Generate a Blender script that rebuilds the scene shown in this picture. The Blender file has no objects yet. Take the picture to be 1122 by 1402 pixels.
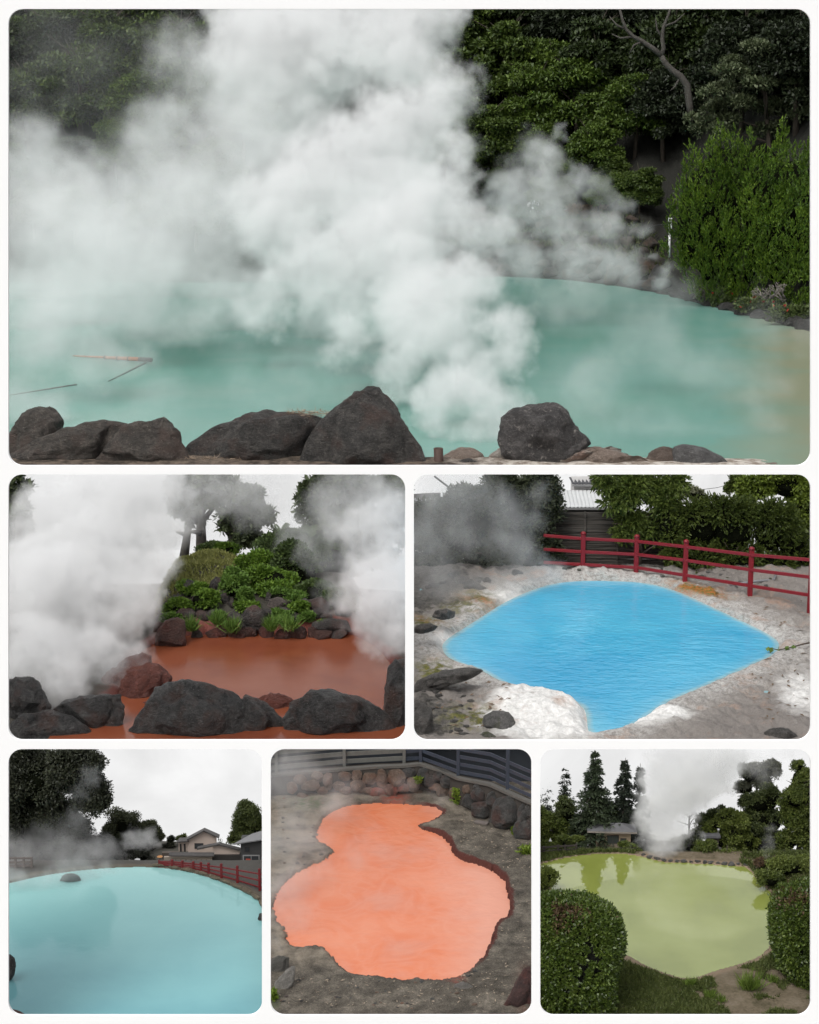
import bpy, math, random
import numpy as np
from mathutils import Vector, Matrix, noise as mnoise

C = bpy.context.scene.collection
SC = bpy.context.scene
R = math.radians
rng = np.random.default_rng(7)
random.seed(7)

# ---------------------------------------------------------------- camera
F, PITCH, CAMZ = 2400.0, R(13.0), 33.2
CAM = np.array([0.0, 0.0, CAMZ])
_cp, _sp = math.cos(PITCH), math.sin(PITCH)

def ray(px, py):
    x = (px - 561.0) / F
    y = -(py - 701.0) / F
    return np.array([x, _cp + y * _sp, -_sp + y * _cp])

def at(px, py, D):
    """the point seen at a photo pixel, standing D metres out from the camera"""
    r = ray(px, py)
    return CAM + r * (D / r[1])

def gnd(px, py, z):
    """the point of the level z seen at a photo pixel"""
    r = ray(px, py)
    return CAM + r * ((z - CAMZ) / r[2])

def mpp(p):
    """metres per photo pixel at a point"""
    return ((p[1]) * _cp + (CAMZ - p[2]) * _sp) / F

def proj(P):
    """photo pixels of points (N,3)"""
    P = np.atleast_2d(P)
    d = P - CAM
    fw = d[:, 1] * _cp - d[:, 2] * _sp
    up = d[:, 1] * _sp + d[:, 2] * _cp
    return 561 + F * d[:, 0] / fw, 701 - F * up / fw

cam = bpy.data.cameras.new('camera')
camo = bpy.data.objects.new('camera', cam)
C.objects.link(camo)
camo.location = CAM
camo.rotation_euler = (R(90) - PITCH, 0, 0)
cam.sensor_fit = 'HORIZONTAL'
cam.sensor_width = 36.0
cam.lens = 36.0 * F / 1122.0
cam.clip_start = 0.5
cam.clip_end = 5000
SC.camera = camo

# ---------------------------------------------------------------- light
SC.view_settings.view_transform = 'Standard'
SC.view_settings.look = 'None'
SC.view_settings.gamma = 1
EXPO = 0.36
SC.view_settings.exposure = EXPO
SUN_EL, SUN_AZ = R(55), R(-150)            # azimuth from +Y (away from camera) towards +X
w = bpy.data.worlds.new('World')
SC.world = w
w.use_nodes = True
nt = w.node_tree
nt.nodes.clear()
sky = nt.nodes.new('ShaderNodeTexSky')
sky.sky_type = 'NISHITA'
sky.sun_disc = False
sky.sun_elevation = SUN_EL
sky.sun_rotation = SUN_AZ
sky.air_density = 1.0
sky.dust_density = 4.0
hs = nt.nodes.new('ShaderNodeHueSaturation')
hs.inputs['Saturation'].default_value = 0.12
bg = nt.nodes.new('ShaderNodeBackground')
bg.inputs['Strength'].default_value = 0.15
wo = nt.nodes.new('ShaderNodeOutputWorld')
nt.links.new(sky.outputs[0], hs.inputs['Color'])
nt.links.new(hs.outputs[0], bg.inputs['Color'])
nt.links.new(bg.outputs[0], wo.inputs[0])
sl = bpy.data.lights.new('sun', 'SUN')
sl.energy = 1.0
sl.angle = R(30)
sl.color = (1.0, 0.97, 0.93)
so = bpy.data.objects.new('sun', sl)
C.objects.link(so)
sd = Vector((math.sin(SUN_AZ) * math.cos(SUN_EL), math.cos(SUN_AZ) * math.cos(SUN_EL), math.sin(SUN_EL)))
so.rotation_euler = (sd).to_track_quat('Z', 'Y').to_euler()
so.location = sd * 200

cy = SC.cycles
cy.use_denoising = True
cy.denoiser = 'OPENIMAGEDENOISE'
cy.max_bounces = 8
cy.diffuse_bounces = 3
cy.glossy_bounces = 3
cy.transmission_bounces = 4
cy.transparent_max_bounces = 12
cy.volume_bounces = 4
cy.volume_step_rate = 3.0
cy.volume_max_steps = 256
cy.use_adaptive_sampling = True
cy.adaptive_threshold = 0.018
cy.adaptive_min_samples = 20

# ---------------------------------------------------------------- object helpers
def tag(o, label=None, cat=None, group=None, kind=None):
    if label: o['label'] = label
    if cat: o['category'] = cat
    if group: o['group'] = group
    if kind: o['kind'] = kind
    return o

def thing(name, label, cat, loc, group=None):
    o = bpy.data.objects.new(name, None)
    o.empty_display_size = 0.2
    C.objects.link(o)
    o.location = loc
    return tag(o, label, cat, group)

def link(name, me, mat, parent=None, smooth=False):
    o = bpy.data.objects.new(name, me)
    C.objects.link(o)
    if mat is not None:
        for m in (mat if isinstance(mat, (list, tuple)) else [mat]):
            me.materials.append(m)
    if parent is not None:
        o.parent = parent
        o.matrix_parent_inverse = Matrix.Translation(parent.location).inverted()
    if smooth:
        me.polygons.foreach_set('use_smooth', np.ones(len(me.polygons), bool))
    return o

def mesh_np(name, V, Fq):
    """mesh from (N,3) verts and (M,k) faces, all the same size"""
    V = np.asarray(V, np.float32)
    Fq = np.asarray(Fq, np.int32)
    me = bpy.data.meshes.new(name)
    me.vertices.add(len(V))
    me.vertices.foreach_set('co', V.ravel())
    k = Fq.shape[1]
    me.loops.add(Fq.size)
    me.loops.foreach_set('vertex_index', Fq.ravel())
    me.polygons.add(len(Fq))
    me.polygons.foreach_set('loop_start', np.arange(0, Fq.size, k, dtype=np.int32))
    me.update(calc_edges=True)
    return me

def mesh_py(name, V, Fs):
    me = bpy.data.meshes.new(name)
    me.from_pydata([tuple(map(float, v)) for v in V], [], [tuple(f) for f in Fs])
    me.update()
    return me

class MB:
    """collects boxes, bars, tubes and polygons for one mesh"""
    def __init__(s): s.V, s.F = [], []
    def add(s, V, Fs):
        b = len(s.V)
        s.V += [tuple(map(float, v)) for v in V]
        s.F += [tuple(i + b for i in f) for f in Fs]
        return s
    def frame_box(s, c, ax, ay, az):
        c, ax, ay, az = map(np.asarray, (c, ax, ay, az))
        V = [c + i * ax + j * ay + k * az for i in (-1, 1) for j in (-1, 1) for k in (-1, 1)]
        return s.add(V, [(0, 1, 3, 2), (4, 6, 7, 5), (0, 4, 5, 1), (2, 3, 7, 6), (0, 2, 6, 4), (1, 5, 7, 3)])
    def box(s, lo, hi):
        lo, hi = np.asarray(lo, float), np.asarray(hi, float)
        c, h = (lo + hi) / 2, (hi - lo) / 2
        return s.frame_box(c, (h[0], 0, 0), (0, h[1], 0), (0, 0, h[2]))
    def bar(s, a, b, w, h, up=(0, 0, 1)):
        a, b, up = np.asarray(a, float), np.asarray(b, float), np.asarray(up, float)
        d = b - a
        L = np.linalg.norm(d); d = d / L
        side = np.cross(d, up); side /= np.linalg.norm(side)
        u = np.cross(side, d)
        return s.frame_box((a + b) / 2, d * L / 2, side * w / 2, u * h / 2)
    def tube(s, pts, rad, n=8, cap=True):
        pts = [np.asarray(p, float) for p in pts]
        if not hasattr(rad, '__len__'): rad = [rad] * len(pts)
        V, Fs = [], []
        ref = np.array([0.31, 0.52, 0.8])
        for i, p in enumerate(pts):
            d = pts[min(i + 1, len(pts) - 1)] - pts[max(i - 1, 0)]
            d = d / (np.linalg.norm(d) + 1e-9)
            a = np.cross(d, ref); a /= np.linalg.norm(a) + 1e-9
            b = np.cross(d, a)
            for k in range(n):
                t = 2 * math.pi * k / n
                V.append(p + rad[i] * (math.cos(t) * a + math.sin(t) * b))
        for i in range(len(pts) - 1):
            for k in range(n):
                k2 = (k + 1) % n
                Fs.append((i * n + k, i * n + k2, (i + 1) * n + k2, (i + 1) * n + k))
        if cap:
            Fs.append(tuple(reversed(range(n))))
            Fs.append(tuple((len(pts) - 1) * n + k for k in range(n)))
        return s.add(V, Fs)
    def build(s, name, mat, parent=None, smooth=False, bevel=0):
        o = link(name, mesh_py(name, s.V, s.F), mat, parent, smooth)
        if bevel:
            m = o.modifiers.new('bevel', 'BEVEL'); m.width = bevel; m.segments = 2; m.limit_method = 'ANGLE'
        return o

# ---------------------------------------------------------------- materials
def newmat(name):
    m = bpy.data.materials.new(name)
    m.use_nodes = True
    n = m.node_tree
    n.nodes.clear()
    out = n.nodes.new('ShaderNodeOutputMaterial')
    return m, n, out

def N(nt, typ, **kw):
    n = nt.nodes.new(typ)
    for k, v in kw.items():
        if k.startswith('i_'):
            n.inputs[k[2:].replace('_', ' ')].default_value = v
        else:
            setattr(n, k, v)
    return n

def ramp(nt, fac, stops, interp='LINEAR'):
    r = nt.nodes.new('ShaderNodeValToRGB')
    r.color_ramp.interpolation = interp
    e = r.color_ramp.elements
    while len(e) < len(stops): e.new(0.5)
    for i, (p, c) in enumerate(stops):
        e[i].position = p
        e[i].color = (*c, 1) if len(c) == 3 else c
    nt.links.new(fac, r.inputs[0])
    return r.outputs[0]

def mixc(nt, fac, a, b, mode='MIX'):
    m = nt.nodes.new('ShaderNodeMix')
    m.data_type = 'RGBA'
    m.blend_type = mode
    for sock, v in ((m.inputs[0], fac), (m.inputs[6], a), (m.inputs[7], b)):
        if isinstance(v, bpy.types.NodeSocket): nt.links.new(v, sock)
        elif hasattr(v, '__len__'): sock.default_value = (*v[:3], 1)
        else: sock.default_value = v
    return m.outputs[2]

def mathn(nt, op, a, b=None, clamp=False):
    m = nt.nodes.new('ShaderNodeMath')
    m.operation = op
    m.use_clamp = clamp
    for i, v in enumerate((a, b)):
        if v is None: continue
        if isinstance(v, bpy.types.NodeSocket): nt.links.new(v, m.inputs[i])
        else: m.inputs[i].default_value = v
    return m.outputs[0]

def wpos(nt):
    return N(nt, 'ShaderNodeNewGeometry').outputs['Position']

def noise_tex(nt, scale, detail=5, rough=0.55, vec=None, dist=0.0, out='Fac'):
    n = N(nt, 'ShaderNodeTexNoise', i_Scale=scale, i_Detail=detail, i_Roughness=rough, i_Distortion=dist)
    nt.links.new(vec if vec is not None else wpos(nt), n.inputs['Vector'])
    return n.outputs[out]

def bump(nt, h, strength=0.5, dist=0.1):
    b = N(nt, 'ShaderNodeBump', i_Strength=strength, i_Distance=dist)
    nt.links.new(h, b.inputs['Height'])
    return b.outputs[0]

def princ(nt, out, col, rough=0.7, normal=None, spec=0.5, **kw):
    p = nt.nodes.new('ShaderNodeBsdfPrincipled')
    for sock, v in (('Base Color', col), ('Roughness', rough)):
        if isinstance(v, bpy.types.NodeSocket): nt.links.new(v, p.inputs[sock])
        elif hasattr(v, '__len__'): p.inputs[sock].default_value = (*v[:3], 1)
        else: p.inputs[sock].default_value = v
    p.inputs['Specular IOR Level'].default_value = spec
    for k, v in kw.items(): p.inputs[k.replace('_', ' ')].default_value = v
    if normal is not None: nt.links.new(normal, p.inputs['Normal'])
    nt.links.new(p.outputs[0], out.inputs['Surface'])
    return p

def srgb(r, g, b):
    f = lambda c: (c / 255 / 12.92) if c / 255 <= 0.04045 else ((c / 255 + 0.055) / 1.055) ** 2.4
    return (f(r), f(g), f(b))

def simple(name, col, rough=0.7, var=0.15, scale=3.0, bmp=0.3, bdist=0.02, spec=0.4, detail=5):
    """a plain surface with mottled colour and a little relief; scale is cycles per metre"""
    m, n, out = newmat(name)
    f = noise_tex(n, scale, detail, 0.6)
    c = mixc(n, f, [x * (1 - var) for x in col], [min(1, x * (1 + var)) for x in col])
    princ(n, out, c, rough, bump(n, noise_tex(n, scale * 4, 4, 0.6), bmp, bdist), spec)
    return m

def leaf_mat(name, dark, mid, light, scale=0.4, trans=0.25, rough=0.55, spec=0.35):
    m, n, out = newmat(name)
    rp = N(n, 'ShaderNodeNewGeometry').outputs['Random Per Island']
    nz = noise_tex(n, scale, 3, 0.6)
    f = mathn(n, 'ADD', mathn(n, 'MULTIPLY', rp, 0.55), mathn(n, 'MULTIPLY_ADD', nz, 0.9), True)
    # nz*0.9 - 0.22
    f.node.inputs[1].links[0].from_node.inputs[2].default_value = -0.22
    c = ramp(n, f, [(0.0, dark), (0.5, mid), (1.0, light)])
    p = princ(n, out, c, rough, None, spec)
    t = N(n, 'ShaderNodeBsdfTranslucent')
    n.links.new(c, t.inputs[0])
    mx = N(n, 'ShaderNodeMixShader')
    mx.inputs[0].default_value = trans
    n.links.new(p.outputs[0], mx.inputs[1])
    n.links.new(t.outputs[0], mx.inputs[2])
    n.links.new(mx.outputs[0], out.inputs['Surface'])
    return m

# ---------------------------------------------------------------- steam
def steam_mat(name, color=(1, 1, 1), aniso=0.0):
    m, n, out = newmat(name)
    p = N(n, 'ShaderNodeVolumePrincipled')
    p.inputs['Color'].default_value = (*color, 1)
    p.inputs['Density'].default_value = 1.0
    p.inputs['Anisotropy'].default_value = aniso
    n.links.new(p.outputs[0], out.inputs['Volume'])
    return m

def steam(name, label, puffs, dens, mat, voxel_px=2.5, freq_px=70, warp=0.8, edge=0.45, width=0.25, cut=None,
          ymax_vox=160, seed=0.0, detail=5, fine=0.6, stretch=1.0, group=None, thick=1.0, floor=None):
    """A cloud of steam: puffs are (px, py, radius_px, D) balls of vapour, roughened with noise, stored as a voxel grid.
    cut = list of (point, normal): vapour only on the normal's side."""
    P = np.array([at(a, b, D) for a, b, r, D in puffs])
    sc = np.array([mpp(p) for p in P])
    Rr = np.array([q[2] for q in puffs]) * sc
    ms = float(np.mean(sc))
    pad = 0.4
    lo = (P - Rr[:, None] * (1 + pad) * np.array([1, thick, 1])).min(0)
    hi = (P + Rr[:, None] * (1 + pad) * np.array([1, thick, 1])).max(0)
    lo -= warp * freq_px * ms * 0.9; hi += warp * freq_px * ms * 0.9
    if floor is not None: lo[2] = max(lo[2], floor)
    vs = voxel_px * ms
    res = [int(max(8, min(400, (hi[i] - lo[i]) / vs))) for i in range(3)]
    res[1] = int(max(8, min(ymax_vox, (hi[1] - lo[1]) / (vs * 1.3))))
    g = bpy.data.node_groups.new(name, 'GeometryNodeTree')
    g.interface.new_socket('Geometry', in_out='OUTPUT', socket_type='NodeSocketGeometry')
    ln = g.links.new
    pos = g.nodes.new('GeometryNodeInputPosition').outputs[0]
    def vm(op, a, b):
        v = g.nodes.new('ShaderNodeVectorMath'); v.operation = op
        for i, x in enumerate((a, b)):
            if isinstance(x, bpy.types.NodeSocket): ln(x, v.inputs[i])
            else: v.inputs[i].default_value = tuple(map(float, x))
        return v
    def noi(vec, scale, det, color=False, rough=0.55):
        t = g.nodes.new('ShaderNodeTexNoise')
        ln(vec, t.inputs['Vector'])
        t.inputs['Scale'].default_value = scale
        t.inputs['Detail'].default_value = det
        t.inputs['Roughness'].default_value = rough
        return t.outputs['Color' if color else 'Fac']
    fr = 1.0 / (freq_px * ms)
    off = vm('ADD', pos, (seed * 13.1, seed * 7.7, seed * 3.3)).outputs[0]
    st = vm('MULTIPLY', off, (1, 1, 1.0 / stretch)).outputs[0]
    wv = vm('SUBTRACT', noi(st, fr * 0.6, 3, True), (0.5, 0.5, 0.5)).outputs[0]
    w2 = vm('SUBTRACT', noi(off, fr * 2.4, 4, True, 0.62), (0.5, 0.5, 0.5)).outputs[0]
    wv = vm('ADD', wv, vm('MULTIPLY', w2, (0.35, 0.35, 0.35)).outputs[0]).outputs[0]
    wsc = vm('MULTIPLY', wv, [warp * freq_px * ms * 3.0] * 3).outputs[0]
    wp = vm('ADD', pos, wsc).outputs[0]
    acc = None
    for p, r in zip(P, Rr):
        dv = vm('SUBTRACT', wp, p).outputs[0]
        if thick != 1.0: dv = vm('MULTIPLY', dv, (1, 1 / thick, 1)).outputs[0]
        l = g.nodes.new('ShaderNodeVectorMath'); l.operation = 'LENGTH'; ln(dv, l.inputs[0])
        mr = g.nodes.new('ShaderNodeMapRange'); mr.interpolation_type = 'LINEAR'
        ln(l.outputs['Value'], mr.inputs[0])
        mr.inputs[1].default_value = r * 1.35; mr.inputs[2].default_value = r * 0.25
        mr.inputs[3].default_value = 0; mr.inputs[4].default_value = 1
        inv = mathn(g, 'SUBTRACT', 1.0, mr.outputs[0])
        acc = inv if acc is None else mathn(g, 'MULTIPLY', acc, inv)
    acc = mathn(g, 'SUBTRACT', 1.0, acc)
    n1 = noi(st, fr, detail + 1, False, 0.62)
    a1 = mathn(g, 'MULTIPLY', mathn(g, 'SUBTRACT', n1, 0.5), edge * 3.0)
    s1 = mathn(g, 'ADD', acc, a1)
    mr = g.nodes.new('ShaderNodeMapRange'); mr.interpolation_type = 'SMOOTHSTEP'
    ln(s1, mr.inputs[0]); mr.inputs[1].default_value = 0.30; mr.inputs[2].default_value = 0.30 + width
    # keep the puffs' own outline: no vapour where acc is nil
    gate = g.nodes.new('ShaderNodeMapRange'); ln(acc, gate.inputs[0]); gate.inputs[1].default_value = 0.02; gate.inputs[2].default_value = 0.22
    d = mathn(g, 'MULTIPLY', mr.outputs[0], gate.outputs[0])
    if fine:
        n2 = noi(off, fr * 2.6, 4, False, 0.6)
        f2 = g.nodes.new('ShaderNodeMapRange'); ln(n2, f2.inputs[0])
        f2.inputs[1].default_value = 0.3; f2.inputs[2].default_value = 0.7
        f2.inputs[3].default_value = 1 - fine; f2.inputs[4].default_value = 1 + fine
        d = mathn(g, 'MULTIPLY', d, f2.outputs[0])
    d = mathn(g, 'MULTIPLY', d, dens)
    for pt, nrm in (cut or []):
        dt = g.nodes.new('ShaderNodeVectorMath'); dt.operation = 'DOT_PRODUCT'
        ln(vm('SUBTRACT', pos, pt).outputs[0], dt.inputs[0]); dt.inputs[1].default_value = tuple(map(float, nrm))
        d = mathn(g, 'MULTIPLY', d, mathn(g, 'GREATER_THAN', dt.outputs['Value'], 0.0))
    vc = g.nodes.new('GeometryNodeVolumeCube')
    ln(d, vc.inputs['Density'])
    vc.inputs['Min'].default_value = tuple(map(float, lo)); vc.inputs['Max'].default_value = tuple(map(float, hi))
    for i, k in enumerate('XYZ'): vc.inputs['Resolution ' + k].default_value = res[i]
    sm = g.nodes.new('GeometryNodeSetMaterial'); sm.inputs['Material'].default_value = mat
    ln(vc.outputs[0], sm.inputs[0])
    go = g.nodes.new('NodeGroupOutput')
    ln(sm.outputs[0], go.inputs[0])
    vol = bpy.data.volumes.new(name)
    o = bpy.data.objects.new(name, vol)
    C.objects.link(o)
    vol.materials.append(mat)
    md = o.modifiers.new('steam', 'NODES'); md.node_group = g
    print('STEAM', name, res, np.prod(res) / 1e6)
    return tag(o, label, None, group, 'stuff')

def edge_plane(a, b, inside):
    """plane through the eye and two photo pixels, its normal towards the pixel 'inside' (used to end a stand of trees or steam
    at the side of its opening)"""
    n = np.cross(ray(*a), ray(*b))
    if np.dot(n, ray(*inside)) < 0: n = -n
    return CAM, n / np.linalg.norm(n)
# ---------------------------------------------------------------- white collage border, added as a standing wall with six rounded openings
FR = {'T': (12, 12, 1110, 637, 20), 'ML': (12, 649, 555, 1013, 19), 'MR': (567, 649, 1110, 1013, 19),
      'BL': (12, 1025, 359, 1390, 19), 'BM': (371, 1025, 728, 1390, 19), 'BR': (740, 1025, 1110, 1390, 19)}
DW = 57.0
def make_border():
    import bmesh
    bm = bmesh.new()
    def loop(pts):
        vs = [bm.verts.new(at(x, y, DW)) for x, y in pts]
        return [bm.edges.new((vs[i], vs[(i + 1) % len(vs)])) for i in range(len(vs))]
    es = loop([(-330, -90), (1452, -90), (1452, 1450), (-330, 1450)])
    for x0, y0, x1, y1, r in FR.values():
        pts = []
        for cx, cy, a0 in ((x1 - r, y1 - r, 0), (x0 + r, y1 - r, 90), (x0 + r, y0 + r, 180), (x1 - r, y0 + r, 270)):
            for k in range(9):
                t = R(a0 + 90 * k / 8)
                pts.append((cx + r * math.cos(t), cy + r * math.sin(t)))
        es += loop(pts)
    bmesh.ops.triangle_fill(bm, use_beauty=True, edges=es)
    bmesh.ops.recalc_face_normals(bm, faces=bm.faces)
    me = bpy.data.meshes.new('collage_border')
    bm.to_mesh(me); bm.free()
    m, n, out = newmat('border_white')
    princ(n, out, mixc(n, noise_tex(n, 0.8, 4), (0.91, 0.91, 0.91), (0.94, 0.94, 0.94)), 0.8, bump(n, noise_tex(n, 30, 3), 0.05, 0.005), 0.2)
    o = link('collage_border', me, m)
    s = o.modifiers.new('thick', 'SOLIDIFY'); s.thickness = 0.12; s.offset = 0
    tag(o, 'white collage border built as a tall wall with six rounded openings', None, None, 'structure')
make_border()
ZB, ZM, ZT = 0.0, 2.9, 6.8
def sky_sheet(panel, D, x0, x1, y0, y1, zb, strength=0.92, color=(1, 1, 1)):
    strength = strength / 2 ** EXPO
    """a gently curved sheet of bright overcast sky standing behind one spring"""
    pts_t, pts_b = [], []
    n = 24
    for i in range(n + 1):
        t = i / n
        px = x0 + (x1 - x0) * t
        d = D - 0.02 * D * (2 * t - 1) ** 2
        p = at(px, y0, d)
        pts_t.append(p)
        pts_b.append(np.array([p[0], p[1], zb]))
    V = pts_t + pts_b
    Fs = [(i, i + 1, n + 2 + i, n + 1 + i) for i in range(n)]
    m, nt_, out = newmat('sky_' + panel)
    e = N(nt_, 'ShaderNodeEmission')
    tc = wpos(nt_)
    f = ramp(nt_, noise_tex(nt_, 0.16, 5, 0.55, None, 0.6), [(0.3, (0, 0, 0)), (0.7, (1, 1, 1))])
    nt_.links.new(mixc(nt_, f, [c * 0.82 for c in color], [c * 1.04 for c in color]), e.inputs[0])
    e.inputs[1].default_value = strength
    nt_.links.new(e.outputs[0], out.inputs['Surface'])
    o = link('sky', mesh_py('sky', V, Fs), m, None, True)
    return tag(o, None, None, None, 'structure')
# ---------------------------------------------------------------- kit: rocks, leaves, trees, ground
ICO = {}
def ico(n):
    if n not in ICO:
        import bmesh
        bm = bmesh.new()
        bmesh.ops.create_icosphere(bm, subdivisions=n, radius=1)
        V = np.array([v.co[:] for v in bm.verts])
        Fq = np.array([[v.index for v in f.verts] for f in bm.faces])
        bm.free()
        ICO[n] = (V, Fq)
    return ICO[n]

_perm = rng.permutation(4096)
def vnoise(P, seed=0):
    """smooth value noise of points (N,3), about -1..1"""
    P = np.asarray(P, float) + seed * 17.31
    i = np.floor(P).astype(np.int64); f = P - i
    u = f * f * (3 - 2 * f)
    def h(dx, dy, dz):
        a = _perm[(i[:, 0] + dx) & 4095]
        b = _perm[(a + i[:, 1] + dy) & 4095]
        return _perm[(b + i[:, 2] + dz) & 4095] / 2047.5 - 1
    r = 0
    for dx in (0, 1):
        for dy in (0, 1):
            for dz in (0, 1):
                wgt = (u[:, 0] if dx else 1 - u[:, 0]) * (u[:, 1] if dy else 1 - u[:, 1]) * (u[:, 2] if dz else 1 - u[:, 2])
                r = r + wgt * h(dx, dy, dz)
    return r
def fbm(P, oct=4, seed=0, gain=0.5):
    a, s, r = 1.0, 1.0, 0
    for k in range(oct):
        r = r + a * vnoise(np.asarray(P) * s, seed + k * 3.7)
        a *= gain; s *= 2.03
    return r

UPV = np.array([0.0, _sp, _cp]); FWD = np.array([0.0, _cp, -_sp]); RGT = np.array([1.0, 0, 0])

def facet(P, seed, k=9, lo=0.62, hi=0.9):
    r = np.random.default_rng(seed)
    for _ in range(k):
        n = r.normal(size=3); n /= np.linalg.norm(n)
        d = P @ n
        h = d.max() * r.uniform(lo, hi)
        P = P - np.outer(np.maximum(d - h, 0) * 0.9, n)
    return P

def rough_rock(P, size, seed, amt=0.05):
    """crags: ridged noise plus fine grain, along the outward direction"""
    d = P / (np.linalg.norm(P, axis=1)[:, None] + 1e-9)
    q = P / size
    r1 = 1 - 2 * np.abs(fbm(q * 2.2, 3, seed))
    return P + d * ((r1 * 0.5 + 0.4 * fbm(q * 6, 5, seed + 5) + 0.35 * (0.5 - np.abs(fbm(q * np.array([4.0, 4.0, 9.0]), 3, seed + 9)))) * amt * size)[:, None]

def rock_outline(name, label, outline, D, mat, seed=1, depth=0.8, cat='rock', group=None, sub=5, amt=0.085, boxy=0.66, fac=(0.58, 0.9), parent=None):
    """a solid boulder whose side towards the eye has the given outline (photo pixels) at D metres"""
    O = np.array(outline, float)
    mid = O.mean(0)
    c = at(mid[0], mid[1], D); s = mpp(c)
    rel = (O - mid) * s * np.array([1, -1])
    ang = np.arctan2(rel[:, 1], rel[:, 0]); rad = np.hypot(rel[:, 0], rel[:, 1])
    # radius against angle by walking the polygon finely
    Q = []
    for i in range(len(rel)):
        a, b = rel[i], rel[(i + 1) % len(rel)]
        for t in np.linspace(0, 1, 12, endpoint=False): Q.append(a + (b - a) * t)
    Q = np.array(Q); qa = np.arctan2(Q[:, 1], Q[:, 0]); qr = np.hypot(Q[:, 0], Q[:, 1])
    o = np.argsort(qa); qa, qr = qa[o], qr[o]
    qa = np.concatenate([qa[-3:] - 2 * np.pi, qa, qa[:3] + 2 * np.pi]); qr = np.concatenate([qr[-3:], qr, qr[:3]])
    V, Fq = ico(sub)
    x, y, z = V[:, 0], V[:, 1], V[:, 2]
    sv = np.hypot(x, y); ph = np.arctan2(y, x)
    Rr = np.interp(ph, qa, qr)
    m = qr.mean()
    k = sv ** boxy
    L = np.stack([Rr * k * np.cos(ph), z * m * depth, Rr * k * np.sin(ph)], 1)   # right, forward, up
    # facets only bite on the flanks, the outline is kept
    Lf = facet(L.copy(), seed, 16, *fac)
    wgt = np.clip((1 - sv) * 4.0 + 0.2, 0, 1)[:, None]
    L = L * (1 - wgt) + Lf * wgt
    L = rough_rock(L, m, seed, amt)
    for a_, k_ in ((0, 0), (2, 1)):          # keep the outline's full size
        lo_, hi_ = rel[:, k_].min(), rel[:, k_].max(); l0, h0 = L[:, a_].min(), L[:, a_].max()
        L[:, a_] = lo_ + (L[:, a_] - l0) * (hi_ - lo_) / (h0 - l0)
    P = c + L[:, :1] * RGT + L[:, 1:2] * FWD + L[:, 2:3] * UPV
    me = mesh_np(name, P, Fq[:, ::-1])
    o = link(name, me, mat, parent, True)
    return tag(o, label, cat, group) if label else o

def boulder(name, label, loc, size, mat, seed=1, cat='rock', group=None, sub=4, amt=0.07, parent=None, flat=None):
    V, Fq = ico(sub)
    P = facet(V.copy(), seed, 12, 0.5, 0.85)
    P = rough_rock(P, 1.0, seed, amt)
    P = P / np.abs(P).max(0) * np.asarray(size) / 2
    r = np.random.default_rng(seed); a = r.uniform(0, 0.5) - 0.25
    ca, sa = math.cos(a), math.sin(a)
    P = P @ np.array([[ca, sa, 0], [-sa, ca, 0], [0, 0, 1]])
    o = link(name, mesh_np(name, P + np.asarray(loc), Fq), mat, parent, True)
    return tag(o, label, cat, group) if label else o

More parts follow.
